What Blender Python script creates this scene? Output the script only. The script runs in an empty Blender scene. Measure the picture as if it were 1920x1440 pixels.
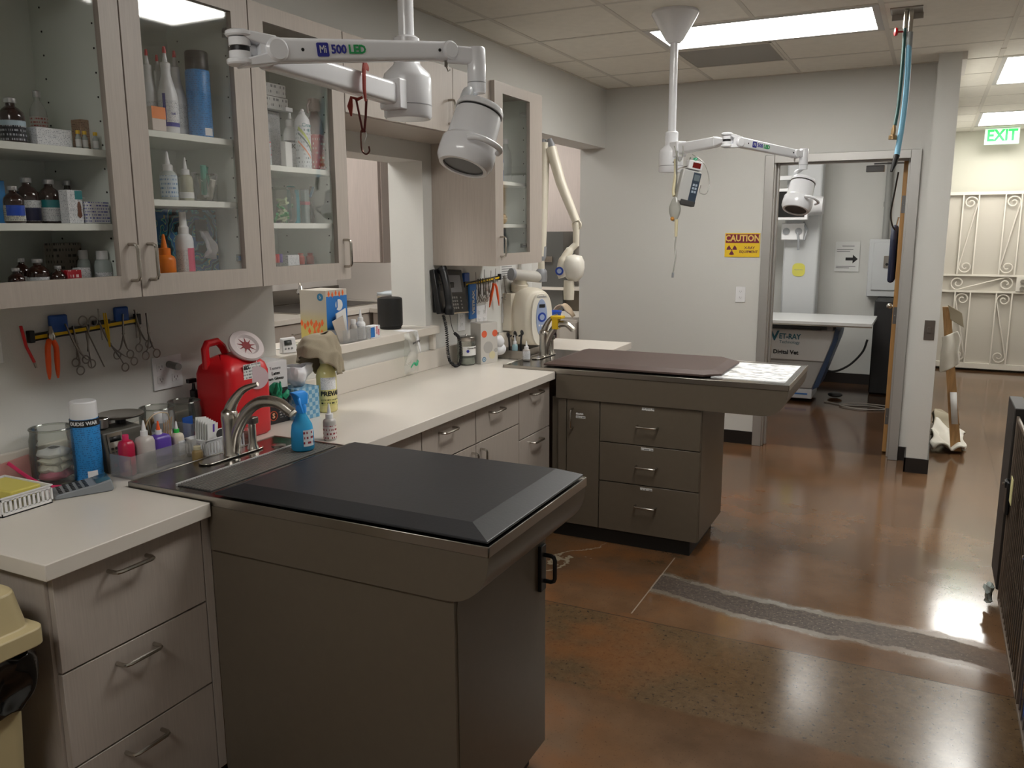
import bpy, bmesh, math, random
from math import sin, cos, pi, radians as R
from mathutils import Vector, Matrix, Euler, noise
S = bpy.context.scene
COL = S.collection

# ------------------------------------------------------------------ camera
cam = bpy.data.objects.new('camera', bpy.data.cameras.new('camera'))
COL.objects.link(cam); S.camera = cam
cam.data.sensor_width = 36; cam.data.lens = 29.36; cam.data.clip_start = .05
_r = Vector((0.89589, 0.44425, -0.00492)); _u = Vector((-0.07630, 0.16477, 0.98338)); _b = Vector((0.43767, -0.88062, 0.18151))
_r.normalize(); _u = (_u - _r * _r.dot(_u)).normalized(); _b = _r.cross(_u)
cam.matrix_world = Matrix(((_r.x, _u.x, _b.x, 2.36), (_r.y, _u.y, _b.y, 0), (_r.z, _u.z, _b.z, 1.6376), (0, 0, 0, 1)))
# ------------------------------------------------------------------ world, exposure
w = bpy.data.worlds.new('world'); S.world = w; w.use_nodes = True
w.node_tree.nodes['Background'].inputs[0].default_value = (.8, .85, 1, 1)
w.node_tree.nodes['Background'].inputs[1].default_value = 0.03
S.view_settings.view_transform = 'Standard'; S.view_settings.look = 'None'
S.view_settings.exposure = 0.0; S.view_settings.gamma = 1; S.view_settings.use_curve_mapping = False
try:
    S.cycles.max_bounces = 8; S.cycles.transparent_max_bounces = 24; S.cycles.sample_clamp_indirect = 4
    S.cycles.caustics_reflective = False; S.cycles.caustics_refractive = False
except Exception: pass
L_MAIN = 18      # main room troffers
L_HALL = 17.0     # hallway troffers
L_XRAY = 15
L_BACK = 16.0
HC = 2.711        # ceiling height

# ------------------------------------------------------------------ materials
def lin(h):
    h = h.lstrip('#'); o = []
    for i in (0, 2, 4):
        c = int(h[i:i+2], 16) / 255
        o.append(c / 12.92 if c <= .04045 else ((c + .055) / 1.055) ** 2.4)
    return (*o, 1)
MATS = {}
def mat(name, col, rough=.5, metal=0, spec=.5, bump=0, bscale=60, var=0, vscale=8, vstretch=(1, 1, 1), emit=0, alpha=1, trans=0, coat=0, aniso=0, bstretch=(1, 1, 1)):
    if name in MATS: return MATS[name]
    m = bpy.data.materials.new(name); m.use_nodes = True; n = m.node_tree; N = n.nodes; L = n.links
    p = N['Principled BSDF']; c = lin(col) if isinstance(col, str) else col
    p.inputs['Base Color'].default_value = c; p.inputs['Roughness'].default_value = rough; p.inputs['Metallic'].default_value = metal
    p.inputs['Specular IOR Level'].default_value = spec; p.inputs['Alpha'].default_value = alpha; p.inputs['Transmission Weight'].default_value = trans
    p.inputs['Coat Weight'].default_value = coat
    if emit: p.inputs['Emission Color'].default_value = c; p.inputs['Emission Strength'].default_value = emit
    if var or bump:
        tc = N.new('ShaderNodeTexCoord')
    if var:
        mp = N.new('ShaderNodeMapping'); mp.inputs['Scale'].default_value = vstretch; L.new(tc.outputs['Object'], mp.inputs[0])
        t = N.new('ShaderNodeTexNoise'); t.inputs['Scale'].default_value = vscale; t.inputs['Detail'].default_value = 5; L.new(mp.outputs[0], t.inputs['Vector'])
        r = N.new('ShaderNodeMapRange'); r.inputs[1].default_value = .3; r.inputs[2].default_value = .7; r.inputs[3].default_value = 1 - var; r.inputs[4].default_value = 1 + var
        L.new(t.outputs[0], r.inputs[0])
        x = N.new('ShaderNodeMix'); x.data_type = 'RGBA'; x.blend_type = 'MULTIPLY'; x.inputs[0].default_value = 1; x.inputs[6].default_value = c
        L.new(r.outputs[0], x.inputs[7]); L.new(x.outputs[2], p.inputs['Base Color'])
    if bump:
        mp2 = N.new('ShaderNodeMapping'); mp2.inputs['Scale'].default_value = bstretch; L.new(tc.outputs['Object'], mp2.inputs[0])
        t2 = N.new('ShaderNodeTexNoise'); t2.inputs['Scale'].default_value = bscale; t2.inputs['Detail'].default_value = 3; L.new(mp2.outputs[0], t2.inputs['Vector'])
        b = N.new('ShaderNodeBump'); b.inputs['Strength'].default_value = bump; b.inputs['Distance'].default_value = .002; L.new(t2.outputs[0], b.inputs['Height']); L.new(b.outputs[0], p.inputs['Normal'])
    MATS[name] = m; return m
def glass(name, tint='#ffffff', refl=1.0, rough=.02, haze=0.0, hazecol='#ffffff'):
    """thin clear sheet: transparent with a fresnel reflection and a little surface haze"""
    if name in MATS: return MATS[name]
    m = bpy.data.materials.new(name); m.use_nodes = True; n = m.node_tree; N = n.nodes; L = n.links
    N.remove(N['Principled BSDF']); out = N['Material Output']
    t = N.new('ShaderNodeBsdfTransparent'); t.inputs[0].default_value = lin(tint)
    g = N.new('ShaderNodeBsdfGlossy'); g.inputs['Roughness'].default_value = rough
    f = N.new('ShaderNodeFresnel'); f.inputs[0].default_value = 1.5
    mu = N.new('ShaderNodeMath'); mu.operation = 'MULTIPLY'; mu.inputs[1].default_value = refl; L.new(f.outputs[0], mu.inputs[0])
    a = N.new('ShaderNodeMixShader'); L.new(mu.outputs[0], a.inputs[0]); L.new(t.outputs[0], a.inputs[1]); L.new(g.outputs[0], a.inputs[2])
    last = a
    if haze:
        d = N.new('ShaderNodeBsdfDiffuse'); d.inputs[0].default_value = lin(hazecol)
        h = N.new('ShaderNodeMixShader'); h.inputs[0].default_value = haze; L.new(a.outputs[0], h.inputs[1]); L.new(d.outputs[0], h.inputs[2]); last = h
    L.new(last.outputs[0], out.inputs[0]); MATS[name] = m; return m
def printed(name, base, ink, lines=220, chars=420, cover=.5, rough=.4):
    """small unreadable print: rows of broken dark marks"""
    if name in MATS: return MATS[name]
    m = mat(name, base, rough); n = m.node_tree; N = n.nodes; L = n.links; p = N['Principled BSDF']
    tc = N.new('ShaderNodeTexCoord'); sp = N.new('ShaderNodeSeparateXYZ'); L.new(tc.outputs['Object'], sp.inputs[0])
    def M(op, a, b=None):
        q = N.new('ShaderNodeMath'); q.operation = op
        for i, v in enumerate((a, b)):
            if v is None: continue
            if hasattr(v, 'links'): L.new(v, q.inputs[i])
            else: q.inputs[i].default_value = v
        return q.outputs[0]
    z = M('MULTIPLY', sp.outputs[2], lines); fr = M('FRACT', z); row = M('GREATER_THAN', fr, .55); fl = M('FLOOR', z)
    xy = M('MULTIPLY', M('ADD', sp.outputs[0], sp.outputs[1]), chars)
    cb = N.new('ShaderNodeCombineXYZ'); L.new(xy, cb.inputs[0]); L.new(M('MULTIPLY', fl, 7.3), cb.inputs[1])
    t = N.new('ShaderNodeTexNoise'); t.inputs['Scale'].default_value = 1; t.inputs['Detail'].default_value = 0; L.new(cb.outputs[0], t.inputs['Vector'])
    k = M('MULTIPLY', row, M('GREATER_THAN', t.outputs[0], cover))
    x = N.new('ShaderNodeMix'); x.data_type = 'RGBA'; x.inputs[6].default_value = lin(base); x.inputs[7].default_value = lin(ink)
    L.new(k, x.inputs[0]); L.new(x.outputs[2], p.inputs['Base Color']); return m

WALL = mat('wall_paint', '#d1d0cc', .55, bump=.25, bscale=180)
TRIMW = mat('white_paint', '#cfcac4', .45)
LAM = mat('laminate', '#aca299', .42, var=.055, vscale=26, vstretch=(9, 9, .35), bump=.06, bscale=40, bstretch=(8, 8, .4))
LAMEDGE = mat('laminate_edge', '#a3978d', .5)
CABIN = mat('cabinet_lining', '#e6ebe4', .5)
TOP = mat('solid_surface', '#d6cfc6', .28, var=.02, vscale=4)
TAUPE = mat('taupe_laminate', '#5f564a', .38, var=.03, vscale=40)
STEEL = mat('brushed_steel', '#a6a19a', .30, metal=1, bump=.05, bscale=30, bstretch=(1, 30, 30))
STEELT = mat('steel_top', '#8d8984', .22, metal=1, bump=.03, bscale=30)
NICK = mat('brushed_nickel', '#bdb8b0', .24, metal=1)
CHROME = mat('chrome', '#d8d8d8', .12, metal=1)
BLK = mat('black_rubber', '#17181b', .6, bump=.1, bscale=200)
MAT1 = mat('black_vinyl', '#212226', .42, bump=.12, bscale=120, var=.12, vscale=5)
MAT2 = mat('brown_vinyl', '#4b3a35', .5, bump=.1, bscale=120, var=.06)
WPL = mat('white_plastic', '#e6e6e8', .35)
WGL = mat('white_enamel', '#ecedf1', .22, coat=.3)
BPL = mat('black_plastic', '#131315', .4)
GPL = mat('grey_plastic', '#8e9094', .4)
DARKV = mat('dark_void', '#080808', .8)
BASEB = mat('black_baseboard', '#1d1816', .45)
BEIGE = mat('beige_plastic', '#b8a982', .45)
CREAM = mat('cream_enamel', '#d6cfbf', .35)
WOOD = mat('door_wood', '#b98c55', .45, var=.12, vscale=12, vstretch=(6, 6, .5))
ALUM = mat('aluminium_frame', '#b5b3b0', .4, metal=.6)
GLASS = glass('clear_pane', '#fefefe', .24, .03)
JAR = glass('jar_glass', '#f6f8f4', .9, .05, .05, '#e2e4de')
CLEARP = glass('clear_plastic', '#fafafa', .6, .08, .14, '#f0f0f0')
RED = mat('red_plastic', '#c4121c', .35)
BLUE = mat('blue_plastic', '#1c4fa0', .4)
SKY = mat('can_blue', '#2f8fd6', .35)
ORANGE = mat('orange_plastic', '#f05a1c', .4)
GREEN = mat('green_plastic', '#12a070', .45)
YEL = mat('yellow_plastic', '#e6bd18', .4)
PURP = mat('purple_plastic', '#5a3f9e', .35)
PINK = mat('pink_plastic', '#d83468', .35)
AMBER = mat('amber_glass', '#2a0f08', .12, coat=.5)
PAPER = mat('paper', '#dcdcda', .7)
CLOTH = mat('tan_cloth', '#9b907c', .9, bump=.6, bscale=350)
WCLOTH = mat('white_cloth', '#ddd9cf', .9, bump=.6, bscale=250)
TISSUE = mat('tissue', '#e6e6ea', .8)
PRW = printed('print_on_white', '#e2e3e6', '#8f949e', 260, 480, .55)
PRB = printed('print_on_blue', '#2f8bd2', '#1f68a8', 160, 160, .52)
PRP = printed('print_on_paper', '#d8d8d6', '#77777a', 90, 200, .45)

# ------------------------------------------------------------------ mesh building
OFF = Vector((0, 0, 0)); CUR = None
class MB:
    def __init__(s): s.v = []; s.f = []; s.mi = []; s.k = 0
    def use(s, k): s.k = k; return s
    def add(s, v, f):
        o = len(s.v); s.v += [Vector(p) for p in v]; s.f += [[i + o for i in q] for q in f]; s.mi += [s.k] * len(f); return s
    def box(s, x0, y0, z0, x1, y1, z1):
        x0, x1 = sorted((x0, x1)); y0, y1 = sorted((y0, y1)); z0, z1 = sorted((z0, z1))
        return s.add([(x0,y0,z0),(x1,y0,z0),(x1,y1,z0),(x0,y1,z0),(x0,y0,z1),(x1,y0,z1),(x1,y1,z1),(x0,y1,z1)],
                     [(0,3,2,1),(4,5,6,7),(0,1,5,4),(1,2,6,5),(2,3,7,6),(3,0,4,7)])
    def prism(s, poly, a, b, axis='z'):
        """poly: 2-D outline; extruded along axis from a to b. axis y: poly is (x,z); axis x: (y,z); axis z: (x,y)"""
        f3 = {'z': lambda p, t: (p[0], p[1], t), 'y': lambda p, t: (p[0], t, p[1]), 'x': lambda p, t: (t, p[0], p[1])}[axis]
        n = len(poly); v = [f3(p, a) for p in poly] + [f3(p, b) for p in poly]
        return s.add(v, [list(range(n))[::-1], list(range(n, 2 * n))] + [(i, (i + 1) % n, n + (i + 1) % n, n + i) for i in range(n)])
    def loft(s, rings, close=True, caps=True):
        n = len(rings[0]); v = [p for r in rings for p in r]; f = []
        for j in range(len(rings) - 1):
            for i in range(n if close else n - 1):
                f.append((j*n+i, j*n+(i+1) % n, (j+1)*n+(i+1) % n, (j+1)*n+i))
        if caps: f += [list(range(n))[::-1], [(len(rings)-1)*n+i for i in range(n)]]
        return s.add(v, f)
    def lathe(s, prof, c=(0, 0, 0), n=24, d=(0, 0, 1), caps=True, sx=1, sy=1):
        c = Vector(c); q = Vector(d).normalized().to_track_quat('Z', 'Y')
        if Vector(d).normalized().z > .9999: q = Matrix.Identity(3).to_quaternion()
        rings = [[c + q @ Vector((r*cos(2*pi*i/n)*sx, r*sin(2*pi*i/n)*sy, z)) for i in range(n)] for r, z in prof]
        return s.loft(rings, True, caps)
    def cyl(s, p0, p1, r0, r1=None, n=16):
        p0, p1 = Vector(p0), Vector(p1); r1 = r0 if r1 is None else r1; h = (p1 - p0).length
        return s.lathe([(r0, 0), (r1, h)], p0, n, p1 - p0)
    def tube(s, pts, r, n=8, flat=1.0):
        pts = [Vector(p) for p in pts]; rings = []; up = None
        for i, p in enumerate(pts):
            t = (pts[min(i+1, len(pts)-1)] - pts[max(i-1, 0)]).normalized()
            if up is None:
                up = Vector((0, 0, 1)) if abs(t.z) < .9 else Vector((1, 0, 0))
            a = (up - t * up.dot(t)).normalized(); up = a; b = t.cross(a)
            rr = r[i] if isinstance(r, (list, tuple)) else r
            rings.append([p + a*cos(2*pi*k/n)*rr + b*sin(2*pi*k/n)*rr*flat for k in range(n)])
        return s.loft(rings)
    def ring(s, c, rad, r, axis=(0, 0, 1), n=20, m=6, sx=1, sy=1):
        c = Vector(c); q = Vector(axis).normalized().to_track_quat('Z', 'Y'); v = []; f = []
        for i in range(n):
            a = 2*pi*i/n
            for k in range(m):
                b = 2*pi*k/m; rr = rad + r*cos(b)
                v.append(c + q @ Vector((rr*cos(a)*sx, rr*sin(a)*sy, r*sin(b))))
        for i in range(n):
            for k in range(m): f.append((i*m+k, ((i+1) % n)*m+k, ((i+1) % n)*m+(k+1) % m, i*m+(k+1) % m))
        return s.add(v, f)
    def ball(s, c, r, n=12, sz=1):
        return s.lathe([(r*sin(pi*j/n) + 1e-5, -r*sz*cos(pi*j/n)) for j in range(n+1)], c, n+4)
    def grid(s, fn, nu, nv, th=0):
        v = [Vector(fn(i/nu, j/nv)) for j in range(nv+1) for i in range(nu+1)]
        f = [(j*(nu+1)+i, j*(nu+1)+i+1, (j+1)*(nu+1)+i+1, (j+1)*(nu+1)+i) for j in range(nv) for i in range(nu)]
        return s.add(v, f)
    def xf(s, M, start=0):
        for i in range(start, len(s.v)): s.v[i] = M @ s.v[i]
        return s
    def build(s, name, mats, parent='cur', bev=0, smooth=35, label=None, thick=0, sub=0, seg=2):
        global CUR
        if not isinstance(mats, (list, tuple)): mats = [mats]
        me = bpy.data.meshes.new(name); off = OFF
        me.from_pydata([v - off for v in s.v], [], s.f)
        for m_ in mats: me.materials.append(m_)
        if len(mats) > 1: me.polygons.foreach_set('material_index', s.mi)
        bm = bmesh.new(); bm.from_mesh(me); bmesh.ops.recalc_face_normals(bm, faces=bm.faces); bm.to_mesh(me); bm.free()
        if smooth: me.shade_smooth(); me.set_sharp_from_angle(angle=R(smooth))
        o = bpy.data.objects.new(name, me); COL.objects.link(o)
        if parent == 'cur': parent = CUR
        if parent is not None: o.parent = parent
        if bev:
            b = o.modifiers.new('bevel', 'BEVEL'); b.width = bev; b.segments = seg; b.limit_method = 'ANGLE'; b.angle_limit = R(40)
        if thick:
            b = o.modifiers.new('solid', 'SOLIDIFY'); b.thickness = thick; b.offset = 0
        if sub:
            b = o.modifiers.new('sub', 'SUBSURF'); b.levels = sub; b.render_levels = sub
        if label: o['label'] = label
        return o
def T(name, label, cat, loc=(0, 0, 0), rz=0, group=None, world=True):
    """a thing: an Empty at its base. world=True: parts are given in world coordinates"""
    global OFF, CUR
    o = bpy.data.objects.new(name, None); COL.objects.link(o); o.location = loc; o.rotation_euler = (0, 0, rz); o.empty_display_size = .05
    o['label'] = label; o['category'] = cat
    if group: o['group'] = group
    CUR = o; OFF = Vector(loc) if world else Vector((0, 0, 0)); return o
def free():
    global OFF, CUR
    CUR = None; OFF = Vector((0, 0, 0))
def struct(name, mb, m, parent=None, **k):
    free(); o = mb.build(name, m, parent, **k)
    if parent is None: o['kind'] = 'structure'
    return o
def single(name, label, cat, mb, m, loc, group=None, **k):
    """a thing that is one mesh, given in world coordinates"""
    global OFF
    free(); OFF = Vector(loc); o = mb.build(name, m, None, **k); o.location = loc; OFF = Vector((0, 0, 0))
    o['label'] = label; o['category'] = cat
    if group: o['group'] = group
    return o
def text(s, size, org, dx, up, m, parent='cur', name='lettering', cyl=None, depth=.0006, align='CENTER', bold=0, sxs=1.0):
    """raised lettering; cyl=(cx,cy,r): wrapped on a vertical cylinder, org z only and start angle in dx"""
    cu = bpy.data.curves.new('t', 'FONT'); cu.body = s; cu.size = size; cu.extrude = depth; cu.align_x = align; cu.align_y = 'CENTER'; cu.offset = bold; cu.resolution_u = 2
    to = bpy.data.objects.new('t', cu); me = bpy.data.meshes.new_from_object(to); bpy.data.objects.remove(to)
    if cyl:
        for v in me.vertices:
            a = dx + v.co.x * sxs / cyl[2]; rr = cyl[2] + v.co.z
            v.co = Vector((cyl[0] + rr*cos(a), cyl[1] + rr*sin(a), org[2] + v.co.y)) - OFF
    else:
        dx = Vector(dx).normalized(); up = Vector(up).normalized(); nz = dx.cross(up); org = Vector(org)
        for v in me.vertices: v.co = org + dx*v.co.x*sxs + up*v.co.y + nz*v.co.z - OFF
    me.materials.clear(); me.materials.append(m); me.name = name
    o = bpy.data.objects.new(name, me); COL.objects.link(o)
    if parent == 'cur': parent = CUR
    if parent is not None: o.parent = parent
    return o
def rrect(x0, z0, x1, z1, r, n=5, corners=(1, 1, 1, 1)):
    """rounded outline; corners: bl, br, tr, tl"""
    p = []
    for (cx, cz, a0, k) in ((x0, z0, 180, 0), (x1, z0, 270, 1), (x1, z1, 0, 2), (x0, z1, 90, 3)):
        if not corners[k]: p.append((cx, cz)); continue
        ox = cx + (r if cx == x0 else -r); oz = cz + (r if cz == z0 else -r)
        for i in range(n+1):
            a = R(a0 + 90*i/n); p.append((ox + r*cos(a), oz + r*sin(a)))
    return p
def arc(c, r, a0, a1, n, f=lambda x, y: (x, 0, y)):
    return [Vector(c) + Vector(f(r*cos(R(a0+(a1-a0)*i/n)), r*sin(R(a0+(a1-a0)*i/n)))) for i in range(n+1)]
def spline(pts, n=8):
    P = [Vector(p) for p in pts]; P = [P[0]*2-P[1]] + P + [P[-1]*2-P[-2]]; o = []
    for i in range(1, len(P)-2):
        for k in range(n):
            t = k/n; a, b, c, d = P[i-1], P[i], P[i+1], P[i+2]
            o.append(.5*((2*b) + (c-a)*t + (2*a-5*b+4*c-d)*t*t + (3*b-a-3*c+d)*t**3))
    return o + [P[-2]]
def tex(m_):
    return m_

# ------------------------------------------------------------------ the setting
def floor_mat():
    m = bpy.data.materials.new('polished_concrete'); m.use_nodes = True; n = m.node_tree; N = n.nodes; L = n.links; p = N['Principled BSDF']
    tc = N.new('ShaderNodeTexCoord'); sp = N.new('ShaderNodeSeparateXYZ'); L.new(tc.outputs['Object'], sp.inputs[0]); X, Y = sp.outputs[0], sp.outputs[1]
    def M(op, a, b=None, c=None):
        q = N.new('ShaderNodeMath'); q.operation = op
        for i, v in enumerate((a, b, c)):
            if v is None: continue
            if hasattr(v, 'links'): L.new(v, q.inputs[i])
            else: q.inputs[i].default_value = v
        return q.outputs[0]
    def noi(sc, det=4, st=(1, 1, 1), rough=.55):
        mp = N.new('ShaderNodeMapping'); mp.inputs['Scale'].default_value = st; L.new(tc.outputs['Object'], mp.inputs[0])
        t = N.new('ShaderNodeTexNoise'); t.inputs['Scale'].default_value = sc; t.inputs['Detail'].default_value = det; t.inputs['Roughness'].default_value = rough; L.new(mp.outputs[0], t.inputs['Vector']); return t.outputs[0]
    def mix(f, a, b):
        x = N.new('ShaderNodeMix'); x.data_type = 'RGBA'
        if hasattr(f, 'links'): L.new(f, x.inputs[0])
        else: x.inputs[0].default_value = f
        for i, v in ((6, a), (7, b)):
            if isinstance(v, str): x.inputs[i].default_value = lin(v)
            else: L.new(v, x.inputs[i])
        return x.outputs[2]
    def step(v, a, b):
        r = N.new('ShaderNodeMapRange'); r.inputs[1].default_value = a; r.inputs[2].default_value = b; L.new(v, r.inputs[0]); return r.outputs[0]
    big = noi(1.3, 6); mid = noi(5, 6); fine = noi(70, 3)
    base = mix(step(big, .35, .65), '#56402c', '#70533a')
    base = mix(M('MULTIPLY', step(mid, .35, .75), .28), base, '#82634a')
    # darker blotches near the far table
    base = mix(M('MULTIPLY', step(noi(1.7, 8, rough=.6), .46, .68), .5), base, '#402c1c')
    # speckled trench slab between y 2.6 and 3.2
    wob = M('MULTIPLY', M('SUBTRACT', noi(6, 6), .5), .05)
    yy = M('ADD', Y, wob)
    slab = M('MULTIPLY', step(Y, 3.215, 3.20), step(yy, 2.60, 2.62))
    slab = M('MULTIPLY', slab, step(X, 3.2, 3.1))
    slabc = mix(step(noi(24, 8, rough=.8), .3, .7), '#493925', '#66523a')
    slabc = mix(M('MULTIPLY', step(noi(60, 3), .60, .66), .8), slabc, '#2a1f17')
    base = mix(M('MULTIPLY', slab, .9), base, slabc)
    # warmer orange patches left of the scar and inside the joints
    base = mix(M('MULTIPLY', M('MULTIPLY', step(noi(2.6, 6), .45, .6), step(X, 1.9, 1.3)), .6), base, '#7d4f2c')
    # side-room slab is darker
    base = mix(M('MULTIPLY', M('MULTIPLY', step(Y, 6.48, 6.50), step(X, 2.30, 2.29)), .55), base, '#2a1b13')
    # fine speckle everywhere
    base = mix(M('MULTIPLY', step(noi(130, 2), .64, .70), .55), base, '#33261c')
    # grey scar across the floor
    fc = N.new('ShaderNodeFloatCurve'); cv = fc.mapping.curves[0]
    pts = [(0, .66), (.1, .61), (.3, .49), (.55, .44), (.78, .44), (1, .30)]
    cv.points[0].location = pts[0]; cv.points[1].location = pts[-1]
    for q in pts[1:-1]: cv.points.new(*q)
    fc.mapping.update(); L.new(step(X, 1.31, 2.80), fc.inputs[1])
    cy = M('ADD', M('MULTIPLY', fc.outputs[0], .5), 3.29)
    edge = M('MULTIPLY', M('SUBTRACT', noi(9, 8, rough=.65), .5), .10)
    dist = M('ABSOLUTE', M('SUBTRACT', Y, cy)); dn = M('ADD', dist, edge)
    inx = step(M('ADD', X, M('MULTIPLY', Y, .0)), 1.308, 1.316)
    rim = M('MULTIPLY', M('MULTIPLY', step(dn, .134, .112), inx), 1)
    core = M('MULTIPLY', step(dn, .088, .078), inx)
    corec = mix(step(noi(55, 4), .4, .62), '#3d322b', '#584a40')
    corec = mix(M('MULTIPLY', step(noi(90, 2), .62, .68), .8), corec, '#8f8272')
    base = mix(M('MULTIPLY', M('MULTIPLY', rim, .7), step(M('ADD', X, M('MULTIPLY', noi(5, 4), .5)), 3.0, 2.3)), base, mix(step(noi(24, 5), .3, .7), '#6c675d', '#7f7a70'))
    base = mix(M('MULTIPLY', core, step(M('ADD', X, M('MULTIPLY', noi(14, 6), .9)), 3.6, 2.6)), base, corec)
    # control joints
    def line(v, at, wd, f, a, b):
        d = M('ABSOLUTE', M('SUBTRACT', v, at)); return M('MULTIPLY', M('MULTIPLY', step(d, wd, wd*.4), f), step(a, b, b+.01))
    j = M('MAXIMUM', line(Y, 3.21, .004, .7, X, .5), line(X, 2.86, .005, .7, Y, 3.6))
    base = mix(j, base, '#3a2a1f')
    j2 = M('MULTIPLY', line(X, 1.315, .004, .9, Y, 3.25), step(Y, 3.95, 3.94))
    base = mix(j2, base, '#a09080')
    # pale crack beside the far table
    cr = M('ABSOLUTE', M('SUBTRACT', M('ADD', X, M('MULTIPLY', Y, -.45)), M('ADD', -.84, M('MULTIPLY', M('SUBTRACT', noi(3.5, 7, rough=.6), .5), .5))))
    crk = M('MULTIPLY', M('MULTIPLY', step(cr, .012, .006), step(Y, 3.28, 3.36)), M('MULTIPLY', step(X, 1.1, 1.08), step(Y, 4.0, 3.9)))
    base = mix(M('MULTIPLY', crk, .8), base, '#a39883')
    # pale paint chips
    ch = M('MULTIPLY', step(noi(5.5, 2), .775, .78), 1); base = mix(ch, base, '#b59f83')
    L.new(base, p.inputs['Base Color'])
    ro = M('ADD', .085, M('MULTIPLY', mid, .10)); ro = M('ADD', ro, M('MULTIPLY', core, .35)); ro = M('ADD', ro, M('MULTIPLY', rim, .15)); ro = M('ADD', ro, M('MULTIPLY', slab, .06))
    L.new(ro, p.inputs['Roughness']); p.inputs['Specular IOR Level'].default_value = .6
    b = N.new('ShaderNodeBump'); b.inputs['Strength'].default_value = .07; b.inputs['Distance'].default_value = .004
    L.new(M('ADD', M('ADD', noi(8, 5), M('MULTIPLY', core, M('MULTIPLY', noi(60, 4), 3))), M('MULTIPLY', noi(2, 2), .8)), b.inputs['Height']); L.new(b.outputs[0], p.inputs['Normal'])
    return m
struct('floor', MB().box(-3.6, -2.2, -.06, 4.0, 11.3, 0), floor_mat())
XR = 3.55
# left wall with a pass-through window and a doorway
mb = MB(); mb.box(-.21, -2.2, 0, 0, 2.59, HC); mb.box(-.21, 2.59, 0, 0, 3.73, 1.095); mb.box(-.21, 2.59, 1.985, 0, 3.73, HC); mb.box(-.21, 3.73, 0, 0, 5.21, HC); mb.box(-.21, 5.21, 2.265, 0, 6.42, HC)
struct('wall_left', mb, WALL)
mb = MB(); mb.box(-.21, 6.42, 0, 1.275, 6.57, HC); mb.box(1.275, 6.42, 2.14, 2.235, 6.57, HC); mb.box(2.235, 6.42, 0, 2.31, 6.57, HC)
struct('wall_far', mb, WALL)
struct('wall_hall_left', MB().box(2.31, 6.12, 0, 2.442, 11.1, HC), WALL)
struct('wall_hall_end', MB().box(2.3, 11.1, 0, 4.0, 11.25, HC), mat('hall_paint', '#cfcdbf', .6))
struct('wall_right', MB().box(XR, -2.2, 0, XR+.12, 11.1, HC), WALL)
struct('wall_behind', MB().box(-.21, -2.3, 0, XR+.1, -2.2, HC), WALL)
struct('wall_xray_back', MB().box(-.4, 9.5, 0, 2.31, 9.62, HC), WALL)
struct('wall_xray_left', MB().box(-.21, 6.57, 0, -.1, 9.5, HC), WALL)
BACKW = mat('back_room_paint', '#d3ccc6', .6)
MAUVE = mat('mauve_panel', '#b3a7a1', .5, var=.05, vscale=20, vstretch=(8, 8, .4))
struct('wall_back_room', MB().box(-3.5, 2.0, 0, -3.38, 7.4, HC), BACKW)
struct('wall_back_room_end', MB().box(-3.5, 7.3, 0, -.21, 7.42, HC), BACKW)
struct('wall_back_room_near', MB().box(-3.5, 1.9, 0, -.21, 2.0, HC), BACKW)
# baseboards
struct('baseboard_far', MB().box(.7, 6.41, 0, 1.235, 6.42, .1).box(2.255, 6.41, 0, 2.31, 6.42, .1), BASEB)
struct('baseboard_column', MB().box(2.302, 6.11, 0, 2.45, 6.12, .1).box(2.442, 6.12, 0, 2.452, 11.1, .1).box(2.30, 6.11, 0, 2.31, 6.42, .1), BASEB)
struct('baseboard_xray', MB().box(-.1, 9.49, 0, 2.31, 9.5, .11), BASEB)
# ceiling: grid bars, tiles as parts
CEIL = mat('ceiling_tile', '#e6e2d8', .8, bump=.5, bscale=260, var=.03, vscale=20)
free()
ceil = MB().box(-3.6, -2.3, HC+.03, 4.0, 11.3, HC+.09).build('ceiling', mat('plenum', '#8c857b', .8), None); ceil['kind'] = 'structure'
GX = [-.0, .222] + [.222+.6096*k for k in range(1, 6)] + [XR]
GY = [6.42] + [5.885-.6085*k for k in range(14)]
GY2 = [6.42+.6096*k for k in range(0, 8)] + [11.1]
TROF = []
def is_light(x, y): return any(a[0] < x < a[2] and a[1] < y < a[3] for a in TROF)
TROF = [(GX[2], GY[3], GX[4], GY[2]), (GX[3], GY[7], GX[4], GY[5]), (GX[2], GY[12], GX[4], GY[11]),
        (GX[5], GY2[0], XR-.25, GY2[2]), (GX[5], GY2[5]-.1, XR-.25, GY2[7]-.1)]
tile0 = None
def tiles(gx, gy, tag):
    global tile0
    gy = sorted(gy)
    for i in range(len(gx)-1):
        for j in range(len(gy)-1):
            cx, cy = (gx[i]+gx[i+1])/2, (gy[j]+gy[j+1])/2
            if is_light(cx, cy): continue
            if cx < 2.44 and cy > 6.42 and tag == 'h': continue
            if gy[j+1] < 2.8: # never in view: one slab
                bk.box(gx[i]+.011, gy[j]+.011, HC-.001, gx[i+1]-.011, gy[j+1]-.011, HC+.014); continue
            q = MB().box(gx[i]+.011, gy[j]+.011, HC-.0015+random.uniform(-.001, .001), gx[i+1]-.011, gy[j+1]-.011, HC+.014)
            vent = abs(cx-(GX[2]+GX[3])/2) < .05 and abs(cy-(GY[2]+GY[1])/2) < .1
            if vent: VENT.append((gx[i], gy[j], gx[i+1], gy[j+1])); continue
            q.build('ceiling_tile', CEIL, ceil)
bk = MB(); VENT = []
tiles(GX, GY, 'm')
tiles([2.442, GX[5], XR-.25, XR], GY2, 'h')
bk.build('ceiling_tile', CEIL, ceil)['kind'] = 'stuff'
GRID = mat('ceiling_grid', '#cdc8be', .5)
gb = MB()
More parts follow.
